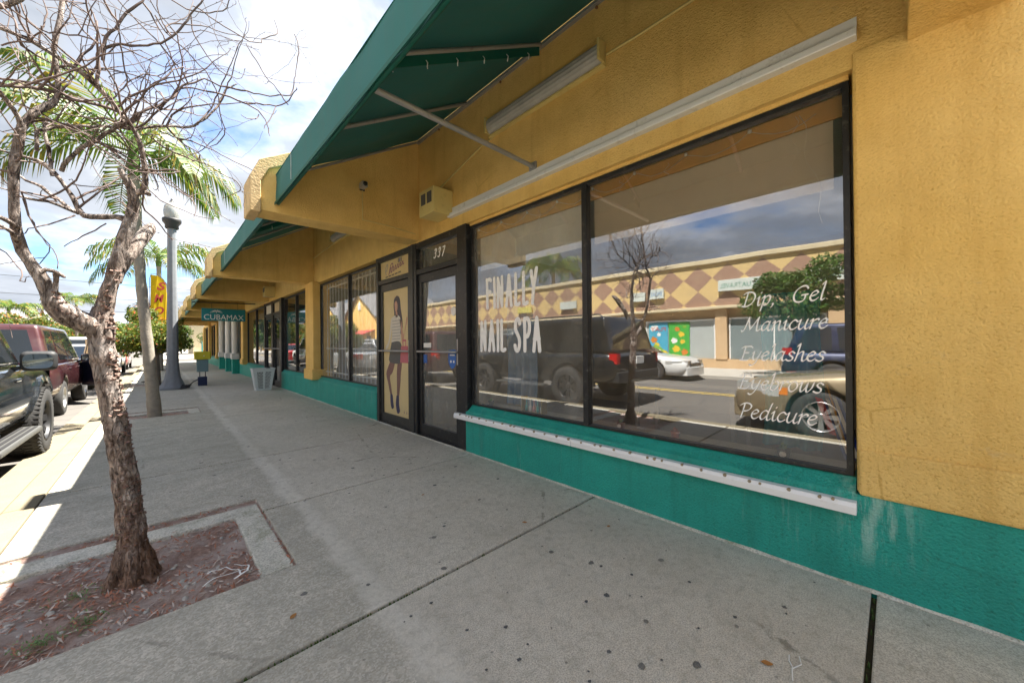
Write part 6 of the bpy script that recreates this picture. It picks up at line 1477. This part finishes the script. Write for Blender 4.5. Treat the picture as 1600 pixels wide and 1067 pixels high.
# ---- palms
simple('palm_trunk', (0.30, 0.265, 0.215), 0.9, var=.6, vs=14, bump=.5, bs=40)
def palm(name, label, pts, fronds, seed, group=None, n_leaf=34, lw=.022):
    r = random.Random(seed); base = pts[0]; t = tag(empty(name, base[:3]), label, 'palm', group); B = Vector(base[:3])
    q = dens([(p[0] - base[0], p[1] - base[1], p[2] - base[2], p[3]) for p in pts], .03)
    MB().tube([p[:3] for p in q], [p[3] * (1 + .07 * (i % 3 == 0)) for i, p in enumerate(q)], 16, jitter=bark_j(.07, 14)).build('trunk', 'palm_trunk', t)
    top_ = Vector(q[-1][:3])
    MB().tube([top_ - Vector((0, 0, .25)), top_, top_ + Vector((0, 0, .4))], [base[3] * .8, base[3] * .85, base[3] * .3], 12).build('crownshaft', 'leaf_mid', t)
    for a, el, L, droop in fronds:
        a, el = R(a), R(el); g = MB(); pp = []
        d = Vector((math.cos(a) * math.cos(el), math.sin(a) * math.cos(el), math.sin(el))); p = top_.copy() + Vector((0, 0, .15)); m_ = 18
        for i in range(m_ + 1):
            pp.append(p.copy()); p = p + d * (L / m_); d = (d + Vector((0, 0, -droop * 1.7 / m_ * (0.5 + i / m_)))).normalized()
        g.tube(pp, [.022 * (1 - .85 * i / m_) for i in range(m_ + 1)], 5)
        for k in range(n_leaf):
            f_ = .10 + .90 * k / n_leaf; i = min(m_ - 1, int(f_ * m_)); c0 = pp[i].lerp(pp[i + 1], f_ * m_ - i); tg = (pp[i + 1] - pp[i]).normalized()
            sd = tg.cross(Vector((0, 0, 1)));
            if sd.length < .05: sd = Vector((1, 0, 0))
            sd.normalize(); nl = L * .34 * math.sin(math.pi * min(1, .12 + f_ * .86)) ** .6 + .05
            for s1 in (-1, 1):
                dd = (sd * s1 * .75 + tg * .62 + Vector((0, 0, r.uniform(-.15, .2)))).normalized(); e1 = c0 + dd * nl * .5; e2 = c0 + (dd + Vector((0, 0, -.55 - r.uniform(0, .35)))).normalized() * nl
                up = dd.cross(tg).normalized(); wv = tg * lw * r.uniform(.8, 1.2)
                g.add([tuple(c0 - wv * .4), tuple(c0 + wv * .4), tuple(e1 + wv), tuple(e1 - wv), tuple(e2)], [(0, 1, 2, 3), (3, 2, 4)])
        stuff(g.build('frond', 'leaf_palm', t, fix=False))
palm('palm_tree', 'palm with a pale slanting trunk in the second tree pit', [(-.06, 8.95, -.06, .095), (-.12, 8.95, .8, .080), (-.20, 8.9, 1.9, .070), (-.26, 8.85, 3.0, .066), (-.30, 8.8, 4.3, .06)],
     [(-60, 20, 1.7, 1.3), (8, 24, 1.75, 1.3), (28, 12, 1.6, 1.3), (-12, 5, 1.5, 1.4), (200, 35, 1.9, 1.1), (172, 10, 1.9, 1.2), (235, 45, 1.9, 1.0), (140, 45, 1.7, 1.0), (70, 60, 1.7, .8), (100, 10, 1.7, 1.2)], 5)
palm('palm_tree', 'second palm rising behind the lamp post', [(.0, 25.2, -.06, .13), (0, 25.2, 3, .10), (-.02, 25.2, 5.4, .09)], [(a, e, 2.9, 1.2) for a, e in ((0, 35), (40, 20), (80, 40), (120, 25), (160, 40), (200, 20), (240, 40), (280, 25), (320, 40), (350, 5), (180, 5))], 6, n_leaf=30, lw=.035)
palm('palm_tree', 'tall palm across the street beyond the diamond patterned wall', [(-15.5, 17, 0, .16), (-15.4, 17, 4, .12), (-15.5, 17.1, 6.4, .11)], [(a, e, 3.0, 1.2) for a, e in ((0, 35), (40, 20), (80, 40), (120, 25), (160, 40), (200, 20), (240, 40), (280, 25), (320, 40), (20, 0), (300, 5))], 7, n_leaf=28, lw=.04)
palm('palm_tree', 'distant palm behind the hedge row', [(-9.0, 85, 0, .2), (-9, 85, 5, .16), (-9, 85, 8, .14)], [(a, e, 4.2, 1.2) for a, e in ((0, 35), (40, 20), (80, 40), (120, 25), (160, 40), (200, 20), (240, 40), (280, 25), (320, 40))], 8, n_leaf=22, lw=.08)
palm('palm_tree', 'distant palm beyond the maroon SUV', [(-13.5, 76, 0, .2), (-13.4, 76, 4, .16), (-13.5, 76, 6.0, .14)], [(a, e, 3.6, 1.2) for a, e in ((10, 35), (60, 20), (100, 40), (150, 25), (190, 40), (230, 20), (270, 40), (320, 25))], 9, n_leaf=22, lw=.08)
# weeds in the near pit
for k, (x, y, s, lb) in enumerate(((-.30, 2.78, 1.0, 'sprig of pale green weeds beside the tree trunk'), (-.24, 2.50, 1.0, 'sprig of green weeds near the front edge of the tree pit'), (-.37, 2.45, .7, 'smallest sprig of weeds at the front of the tree pit'))):
    g = MB(); r = random.Random(100 + k)
    for _ in range(150):
        a = r.uniform(0, 6.28); d = abs(r.gauss(0, .05)) * s; c0 = Vector((d * math.cos(a) * 1.6, d * math.sin(a), r.uniform(-.01, .018)))
        dr = Vector((r.gauss(0, 1), r.gauss(0, 1), r.uniform(.1, .9))).normalized(); sd = dr.cross(Vector((0, 0, 1))).normalized() * .0028; L = r.uniform(.008, .018)
        g.add([tuple(c0), tuple(c0 + dr * L * .5 + sd), tuple(c0 + dr * L), tuple(c0 + dr * L * .5 - sd)], [(0, 1, 2, 3)])
    t = tag(empty('weed', (x, y, -.02)), lb, 'weed', 'weeds in the near tree pit'); stuff(g.build('leaves', 'weed_green', t, fix=False))

# ================================================================== STREET FURNITURE
simple('lamp_concrete', (0.20, 0.215, 0.235), 0.8, var=.35, vs=10, bump=.4, bs=70)
lp = tag(empty('lamp_post', (0.26, 14.0, 0)), 'grey fluted street lamp post with flared foot and lantern top', 'street lamp')
g = MB(); prof = [(.30, 0), (.30, .06), (.27, .08), (.235, .16), (.18, .30), (.148, .48), (.132, .70), (.125, 1.2), (.108, 3.0), (.098, 4.48)]
nS = 48; vs = []
for r0, z in prof:
    for j in range(nS):
        a = 2 * math.pi * j / nS; f_ = 1 - (.055 * (0.5 - .5 * math.cos(a * 8)) if z > .1 else 0)
        vs.append((r0 * f_ * math.cos(a), r0 * f_ * math.sin(a), z))
g.add(vs, [(i * nS + j, i * nS + (j + 1) % nS, (i + 1) * nS + (j + 1) % nS, (i + 1) * nS + j) for i in range(len(prof) - 1) for j in range(nS)], 0, True)
g.build('post', 'lamp_concrete', lp)
MB().lathe([(.13, 4.48), (.15, 4.50), (.145, 4.58), (.20, 4.66), (.21, 4.72), (.20, 4.76), (0, 4.76)], 24).build('lantern_collar', 'trim_black', lp)
b = NB('lantern_glass'); b.pbr((.42, .43, .41), .25, trans=.3); MATS['lantern_glass'] = b.m
MB().lathe([(.15, 4.76), (.175, 4.86), (.18, 4.98), (.16, 5.10), (.11, 5.18), (.05, 5.22), (0, 5.23)], 24).build('lantern_globe', 'lantern_glass', lp)
MB().lathe([(.06, 5.21), (.05, 5.25), (.02, 5.28), (.03, 5.31), (0, 5.34)], 12).build('finial', 'trim_black', lp)

fb = tag(empty('feather_flag', (-0.03, 17.4, 0)), 'tall yellow feather flag with red SMOKE letters behind the lamp post', 'flag')
outl = [(-.16, .95), (-.19, 1.6), (-.19, 2.4), (-.185, 3.0), (-.18, 3.62), (-.02, 3.60), (.12, 3.50), (.20, 3.32), (.215, 3.0), (.20, 2.2), (.17, 1.5), (.13, .95)]
g = MB(); n = len(outl)
g.add([(x, .03 * math.sin(z * 3) + off, z) for off in (-.002, .002) for x, z in outl], [tuple(range(n)), tuple(range(n, 2 * n))] + [(i, (i + 1) % n, n + (i + 1) % n, n + i) for i in range(n)]); g.build('banner', 'flag_yellow', fb)
simple('flag_letter_red', (0.42, 0.045, 0.02), .7)
for k, ch in enumerate('SMOKE'):
    z = 2.99 - .42 * k
    text_obj('banner_letter', ch, .36, 'flag_letter_red', fb, facing_south(-.10 + (.0 if k else .06), -.035, z + .14), shear=.25, bold=.012, width=.24)
MB().tube([(-.205, 0, 0), (-.205, 0, 3.5), (-.17, 0, 3.66), (-.05, 0, 3.66), (.1, 0, 3.55), (.21, 0, 3.35), (.225, 0, 3.1)], .009, 6).build('pole', 'trim_black', fb); MB().lathe([(.22, 0), (.22, .03), (.05, .06), (.04, .2), (0, .2)], 16, (-.205, 0, 0)).build('foot', 'trim_black', fb)

simple('box_yellow', (0.62, 0.54, 0.02), .5); simple('box_grey', (0.15, 0.25, 0.27), .5); simple('box_navy', (0.012, 0.022, 0.075), .6)
mb = tag(empty('street_dispenser', (0.93, 14.55, 0)), 'small grey dispenser with a yellow top standing on thin legs', 'dispenser')
MB().box(-.19, .19, -.14, .14, .79, 1.03).build('hood', 'box_yellow', mb, bevel=.02); MB().box(-.135, .135, -.11, .11, .42, .788).build('body', 'box_grey', mb, bevel=.012)
for sx in (-.06, .07): MB().tube([(sx, 0, .26), (sx, 0, .42)], .011, 6).build('leg', 'trim_black', mb)
MB().box(-.105, .105, -.10, .10, 0, .268).build('foot_block', 'box_navy', mb, bevel=.012); MB().lathe([(0, -.146), (.014, -.146), (.014, -.138)], 8, (.03, 0, .9), 'y').build('lock', 'white_paint', mb)
tag(MB().tube([(.83, 14.5, .2), (.72, 14.45, .14), (.62, 14.35, .05), (.56, 14.3, .015), (.50, 14.1, .015), (.48, 13.9, .02)], .014, 6).build('cable', 'trim_black'), 'black cable sagging from the dispenser to the lamp post foot', 'cable')
rt2 = random.Random(12); g = MB()
for k in range(3):
    pts = [(.50 + .10 * math.cos(q * .7 + k) + .02 * k, 13.75 + .10 * math.sin(q * .7 + k), .02 + .035 * k + rt2.uniform(0, .03)) for q in range(14)]
    g.tube(pts, .011, 6)
tag(g.build('coiled_cable', 'trim_black'), 'coil of black cable at the foot of the lamp post', 'cable')

# perforated white basket
simple('basket_plastic', (0.66, 0.70, 0.70), .45)
bk = tag(empty('waste_basket', (2.0, 11.8, 0)), 'white perforated plastic basket standing outside the third shop door', 'basket')
H = .575; w0, w1 = .17, .25; d0, d1 = .13, .19
def bw(s, z): f_ = z / H; return (w0 + (w1 - w0) * f_, d0 + (d1 - d0) * f_)
def wallpt(side, u, z, off=0):
    w, d = bw(0, z); w += off; d += off
    return {0: (u * w, -d, z), 1: (u * w, d, z), 2: (-w, u * d, z), 3: (w, u * d, z)}[side]
for side in range(4):
    g = MB()
    def q4(u0, u1, z0, z1, ua=None, ub=None):
        ua = u0 if ua is None else ua; ub = u1 if ub is None else ub
        vs = [wallpt(side, u0, z0), wallpt(side, u1, z0), wallpt(side, ub, z1), wallpt(side, ua, z1)] + [wallpt(side, u0, z0, -.006), wallpt(side, u1, z0, -.006), wallpt(side, ub, z1, -.006), wallpt(side, ua, z1, -.006)]
        g.add(vs, [(0, 1, 2, 3), (7, 6, 5, 4), (0, 4, 5, 1), (2, 6, 7, 3), (1, 5, 6, 2), (0, 3, 7, 4)])
    q4(-1, 1, 0, .05); q4(-1, 1, .49, H); q4(-1, -.70, .05, .49); q4(.70, 1, .05, .49); q4(-.12, .12, .05, .49)
    for ua, ub in ((-.70, -.12), (.12, .70)):
        nz = 11; nu = 4
        for k in range(nz):
            z0, z1 = .05 + .44 * k / nz, .05 + .44 * (k + 1) / nz; zm = (z0 + z1) / 2
            q4(ua, ub, z0 - .004, z0 + .004)
            for j in range(nu):
                u = ua + (ub - ua) * (j + (.5 if k % 2 else .0)) / nu
                if u < ub - .03: q4(u, u + .055, z0 + .004, z1 - .004, u + .0, u + .055)
    g.build('side_panel', 'basket_plastic', bk)
MB().box(-w0, w0, -d0, d0, .0, .008).build('bottom', 'basket_plastic', bk)
rimp = MB()
for s1 in range(4): rimp.tube([wallpt(s1, -1, H), wallpt(s1, 1, H)], .013, 6)
rimp.build('rim', 'basket_plastic', bk)
tag(MB().grid(lambda u, v: (1.85 + .18 * u, 11.68 + .24 * v, .52 + .06 * math.sin(u * 3.1) * math.sin(v * 3.1) + .01 * noise.noise((u * 7, v * 7, 0))), 8, 8).build('yellow_bag', 'box_yellow'), 'yellow bag lying in the white basket', 'bag')
g = MB(); g.add([(2 + sx * w_, 11.8 + sy * d_, z) for z, w_, d_ in ((.02, .14, .10), (.30, .19, .145), (.50, .22, .165)) for sx, sy in ((-1, -1), (1, -1), (1, 1), (-1, 1))], [(0, 1, 2, 3), (8, 11, 10, 9)] + [(k * 4 + i, k * 4 + (i + 1) % 4, k * 4 + 4 + (i + 1) % 4, k * 4 + 4 + i) for k in (0, 1) for i in range(4)])  # added dark filling, gives the basket holes their shaded look
g.grid(lambda u, v: (2.04 + .17 * u, 11.68 + .24 * v, .50 + .13 * math.sin(u * 3.1) * math.sin(v * 3.1) + .02 * noise.noise((u * 9, v * 9, 3))), 8, 8)
tag(g.build('bag_dark_fill', 'dark_plastic', bevel=.02), 'black bag over an added dark filling inside the white basket', 'bag')

# litter
leafmat('dead_leaf', (0.36, 0.12, 0.03), (0.42, 0.20, 0.06), None, .1)
rl = random.Random(77)
LEAF = [(1.62, .34, 'orange dead leaf beside the white scrap of plastic'), (.93, .86, 'orange dead leaf next to the largest gum spots in the foreground'), (2.1, 1.3, 'brown dead leaf near the green wall below the shutter track'),
        (.42, 1.85, 'orange dead leaf in front of the near tree pit'), (.55, 1.15, 'dead leaf by the mossy pavement joint'), (1.75, 1.72, 'dead leaf lying just past the nearest long joint'), (1.5, 2.6, 'dead leaf on the pavement in front of door 337'),
        (-.5, 3.44, 'dead leaf in the groove at the back of the tree pit near the kerb'), (.3, 3.44, 'dead leaf in the groove at the back corner of the tree pit')]
for k, (x, y, lb) in enumerate(LEAF):
    s = rl.uniform(.014, .022); a = rl.uniform(0, 6.28)
    g = MB()
    def lf(u, v):
        p = (u - .5) * 2; w = (1 - p * p) * .55 + .02; yy = (v - .5) * 2 * w
        return (s * p, s * yy, .004 + s * .35 * (yy * yy + .2 * p * p) + .002 * noise.noise((u * 5, v * 5, k)))
    g.grid(lf, 8, 4); o = g.build('fallen_leaf', 'dead_leaf', fix=False); o.location = (x, y, .001 if not (x < PX1 and 2.28 < y < 3.49) else -.02); o.rotation_euler = (0, 0, a)
    tag(o, lb, 'leaf', 'dead leaves on the pavement')
g = MB(); g.tube([(1.60, .26, .006), (1.65, .27, .010), (1.70, .25, .007), (1.74, .262, .006)], .0022, 5); g.tube([(1.66, .268, .008), (1.69, .285, .006), (1.72, .29, .006)], .002, 5)
tag(g.build('plastic_scrap', 'white_paint'), 'white scrap of plastic on the pavement near the green wall', 'litter')
g = MB(); r = random.Random(9)
p = Vector((.18, 2.36, .0)); 
for q in range(3):
    pts = [Vector((.27 + .03 * q, 2.36 + .03 * q, .0))]; a = .4 + q
    for i in range(11):
        a += r.uniform(-.2, .75); pts.append(pts[-1] + Vector((math.cos(a) * .020, math.sin(a) * .016, r.uniform(-.006, .010))))
    pts = [Vector((v_.x, v_.y, max(.004, v_.z))) for v_ in pts]
    for a_, b_ in zip(pts[:-1], pts[1:]):
        n_ = Vector((-(b_ - a_).y, (b_ - a_).x, .003)).normalized() * .0045
        g.add([tuple(a_ - n_), tuple(b_ - n_), tuple(b_ + n_), tuple(a_ + n_)], [(0, 1, 2, 3)])
tag(g.build('plastic_ribbon', 'white_paint'), 'tangled white plastic ribbon at the corner of the near tree pit', 'litter')

# ================================================================== ACROSS THE STREET
b = NB('diamond_band'); v = b.pos(); s_ = b.sep(v)
a_ = b.math('ADD', b.math('MULTIPLY', s_[1], 1 / 1.25), b.math('MULTIPLY', s_[2], 1 / 1.15)); c_ = b.math('SUBTRACT', b.math('MULTIPLY', s_[1], 1 / 1.25), b.math('MULTIPLY', s_[2], 1 / 1.15))
par = b.math('MODULO', b.math('ADD', b.math('ADD', b.math('FLOOR', a_), b.math('FLOOR', c_)), 200.0), 2.0)
c = b.mix(b.math('GREATER_THAN', par, .5), (.64, .46, .20), (.34, .205, .14))
c = b.mix(b.math('MULTIPLY', b.ramp(b.noise(v, 2, 6, .65), [(.45, 0), (.75, 1)]), .35), c, (.40, .30, .2))
b.pbr(c, .8); MATS['diamond_band'] = b.m
simple('far_glass', (0.20, 0.25, 0.26), .12, var=.2, vs=2); simple('blind_grey', (0.40, 0.44, 0.43), .6, var=.2, vs=2); simple('poster_sky', (0.06, 0.36, 0.52), .5); simple('poster_grass', (0.05, 0.38, 0.05), .5); simple('sign_pale', (0.62, 0.66, 0.60), .5); simple('sign_green_ink', (0.10, 0.30, 0.22), .5); simple('sign_red_ink', (0.5, 0.05, 0.05), .5); simple('sign_yellow_face', (0.65, 0.55, 0.12), .5); simple('far_red', (0.42, 0.05, 0.05), .6)
FX = -12.9
fs_ = tag(empty('arcade_building', (FX, 10, 0)), 'tan shop building across the street with a brown and yellow diamond band', 'building')
FI = Matrix.Translation((-FX, -10, 0))
def FF(o): o.parent = fs_; o.matrix_parent_inverse = FI; return o
FY0, FY1 = -18, 38
FF(MB().box(FX - 9, FX - .30, FY0, FY1, 0, 4.6).build('wall', 'stucco_far')); FF(MB().box(FX - .30, FX + .10, FY0, FY1, 2.75, 4.65).build('diamond_band', 'diamond_band'))
FF(MB().box(FX - .4, FX + .20, FY0, FY1, 4.652, 4.85).build('coping', 'stucco_cream', bevel=.02)); FF(MB().box(FX - .3, FX + .22, FY0, FY1, 2.62, 2.748).build('ledge', 'stucco_cream', bevel=.02))
FF(MB().box(FX - .30, FX, FY0, FY1, 0, .40).build('base_wall', 'stucco_far'))
y = FY0; k = 0
OPEN = []
while y < FY1 - .5:
    FF(MB().box(FX - .29, FX + .04, y, y + .45, .402, 2.62).build('pilaster', 'stucco_far'))
    OPEN.append((y + .45, min(y + 3.85, FY1))); y += 3.85; k += 1
for k, (y0, y1) in enumerate(OPEN):
    ym = (y0 + y1) / 2
    fr = MB(); fr.box(FX - .2, FX - .12, y0 + .05, y1 - .05, 2.15, 2.22); fr.box(FX - .2, FX - .12, y0 + .05, y0 + .10, .41, 2.15); fr.box(FX - .2, FX - .12, y1 - .10, y1 - .05, .41, 2.15); fr.box(FX - .2, FX - .12, ym - .025, ym + .025, .41, 2.15)
    w_ = FF(fr.build('window', 'white_paint'))
    for a, b_ in ((y0 + .1, ym - .025), (ym + .025, y1 - .1)):
        MB().box(FX - .17, FX - .15, a, b_, .41, 2.15).build('pane', 'blind_grey' if k % 3 == 0 else 'far_glass', w_)
# the bay with two bright posters (y 6.7 - 8.8)
t = tag(MB().box(FX - .11, FX - .09, 7.75, 8.70, .42, 2.12).build('window_poster', 'poster_sky'), 'bright blue window poster across the street', 'poster')
tag(MB().box(FX - .11, FX - .09, 6.72, 7.70, .42, 2.12).build('window_poster', 'poster_grass'), 'bright green window poster across the street', 'poster')
simple('art_sun', (.7, .5, .04), .5); simple('art_orange', (.6, .2, .03), .5); simple('art_white', (.75, .75, .72), .5); simple('art_hill', (.22, .42, .05), .5)
for pz_, py_, pr_, pm_ in ((1.85, 8.5, .14, 'art_white'), (1.9, 8.35, .11, 'art_white'), (.75, 8.3, .30, 'art_hill'), (.62, 7.95, .20, 'art_sun'), (1.3, 8.45, .16, 'art_orange'), (1.05, 8.3, .13, 'art_sun'), (1.55, 8.2, .10, 'art_white'), (1.8, 7.3, .12, 'art_orange'), (1.55, 7.1, .14, 'art_sun'), (1.25, 7.45, .15, 'art_white'), (1.2, 7.05, .12, 'art_sun'), (.85, 7.35, .18, 'art_sun'), (.7, 6.95, .16, 'art_orange'), (1.9, 6.95, .09, 'art_hill')):
    q_ = [(py_ + pr_ * math.cos(.349 * i_) * (1 + .2 * math.sin(i_ * 2.1 + py_)), pz_ + pr_ * .9 * math.sin(.349 * i_) * (1 + .2 * math.cos(i_ * 1.7))) for i_ in range(18)]
    MB().prism(q_, 'x', FX - .09 + .0005, FX - .088 + .0004 * (pr_ * 10)).build('printed_shape', pm_, t)
text_obj('poster_lettering', 'PLAY', .28, 'sign_red_ink', t, Matrix.Translation((FX - .085, 7.98, 1.95)) @ Matrix(((0, 0, 1, 0), (0, -1, 0, 0), (-1, 0, 0, 0), (0, 0, 0, 1))) @ Matrix.Rotation(math.pi, 4, 'X') if False else facing_east(FX - .085, 7.85, 1.72), width=.75)
def far_sign(y0, y1, z0, z1, face, txt, ink, label, size=.28):
    t = tag(empty('shop_sign', (FX + .15, y0, z0)), label, 'sign', 'signs on the building across the street')
    MB().box(0, .10, 0, y1 - y0, 0, z1 - z0).build('sign_box', face, t, bevel=.01)
    if txt: text_obj('sign_lettering', txt, size, ink, t, facing_east(.103, .08, (z1 - z0) * .28), width=(y1 - y0) - .16)
far_sign(3.75, 5.35, 3.36, 3.84, 'sign_pale', 'ECUATRAVEL', 'sign_green_ink', 'pale shop sign ECUATRAVEL on the diamond band')
far_sign(1.2, 2.35, 3.36, 3.84, 'sign_pale', 'TRAVEL', 'sign_green_ink', 'pale shop sign TRAVEL on the diamond band')
far_sign(7.8, 8.55, 3.3, 3.78, 'sign_pale', 'SMOKE', 'poster_blue', 'white and blue shop sign SMOKE on the diamond band')
far_sign(8.75, 9.4, 3.25, 3.7, 'sign_pale', '', 'poster_blue', 'small pale blue sign beside the SMOKE sign')
far_sign(13.0, 14.2, 3.2, 3.65, 'sign_pale', '', 'far_red', 'pale sign with a coloured edge further along the diamond band')
far_sign(16.6, 17.9, 3.2, 3.6, 'sign_yellow_face', '', 'far_red', 'yellow sign on the diamond band seen in the glass of door 337')
far_sign(22.5, 24.0, 3.2, 3.6, 'poster_teal', '', 'far_red', 'teal sign far along the diamond band')
# gabled yellow houses
simple('roof_grey', (0.20, 0.20, 0.21), .8, var=.4, vs=6, bump=.4, bs=20); simple('window_dark', (0.05, 0.06, 0.07), .15)
def gable_house(y0, y1, h, peak, label, awn=True):
    t = tag(empty('gabled_house', (FX, (y0 + y1) / 2, 0)), label, 'building', 'gabled yellow houses across the street'); w = (y1 - y0) / 2
    MB().prism([(-w, 0), (w, 0), (w, h), (0, peak), (-w, h)], 'x', -10, 0).build('wall', 'stucco_yellow', t)
    for s1 in (-1, 1):
        e = Vector((0, s1 * w, h - peak)).normalized() * .35
        MB().add([(x, yy, z) for x in (-10.1, .35) for yy, z in ((0, peak + .03), (s1 * w + e.y, h + e.z + .03), (s1 * w + e.y, h + e.z + .17), (0, peak + .18))], [(0, 1, 2, 3), (7, 6, 5, 4), (0, 4, 5, 1), (1, 5, 6, 2), (2, 6, 7, 3), (3, 7, 4, 0)]).build('roof', 'roof_grey', t)
    for dy in (-w * .55, 0, w * .55):
        f_ = MB().box(0.0, .05, dy - .55, dy + .55, .9, 2.2).build('window', 'window_dark', t); MB().box(.051, .07, dy - .03, dy + .03, .9, 2.2).build('window_bar', 'white_paint', f_)
    MB().prism([(-.35, h + (peak - h) * .35), (.35, h + (peak - h) * .35), (.35, h + (peak - h) * .55), (0, h + (peak - h) * .7), (-.35, h + (peak - h) * .55)], 'x', 0, .06).build('gable_vent', 'white_paint', t)
    if awn: MB().prism([(0.0, 2.9), (1.4, 2.4), (1.4, 2.3), (0.0, 2.8)], 'y', -w * .9, w * .9).build('awning', 'far_red', t)
gable_house(41, 51, 4.4, 7.4, 'yellow gabled house nearest the diamond patterned building'); gable_house(53, 63, 4.4, 7.4, 'yellow gabled house in the middle of the row'); gable_house(82, 93, 4.2, 7.0, 'distant yellow gabled house rising over the hedge'); gable_house(100, 112, 4.6, 7.6, 'farthest yellow gabled house over the hedge')
# block beyond the side street
t = tag(empty('corner_building', (9, 70, 0)), 'cream corner building with teal doors beyond the side street', 'building')
MB().box(-5.5, 9, 0, 14, 0, 5.2).build('wall', 'stucco_cream', t); MB().box(-5.8, 9.2, -.3, 14.2, 5.202, 5.5).build('coping', 'stucco_cap', t)
for k in range(4): MB().box(-4.6 + k * 2.6, -3.2 + k * 2.6, -.04, .05, 0, 2.4).build('door', 'sign_teal', t)
# overhead wires
for k, (x0, z0, x1, z1, lb) in enumerate(((-45, 9.2, 30, 7.6, 'upper overhead wire crossing the street'), (-45, 7.4, 30, 6.6, 'middle overhead wire crossing the street'), (-45, 6.0, 30, 5.6, 'lower overhead wire crossing the street'))):
    pts = [(x0 + (x1 - x0) * i / 24, 52 + k, z0 + (z1 - z0) * i / 24 - 1.1 * math.sin(math.pi * i / 24)) for i in range(25)]
    tag(MB().tube(pts, .02, 5).build('overhead_wire', 'trim_black'), lb, 'wire', 'overhead wires across the street')
for x, lb in ((-45, 'wooden utility pole far across the street'), (30, 'wooden utility pole behind the shops')):
    t = tag(empty('utility_pole', (x, 53, -.17)), lb, 'pole', 'utility poles'); MB().tube([(0, 0, 0), (0, 0, 9.8)], [.16, .12], 10).build('pole', 'bark_grey', t); MB().box(-.06, .06, -1.4, 1.4, 9.0, 9.15).build('crossarm', 'bark_grey', t)
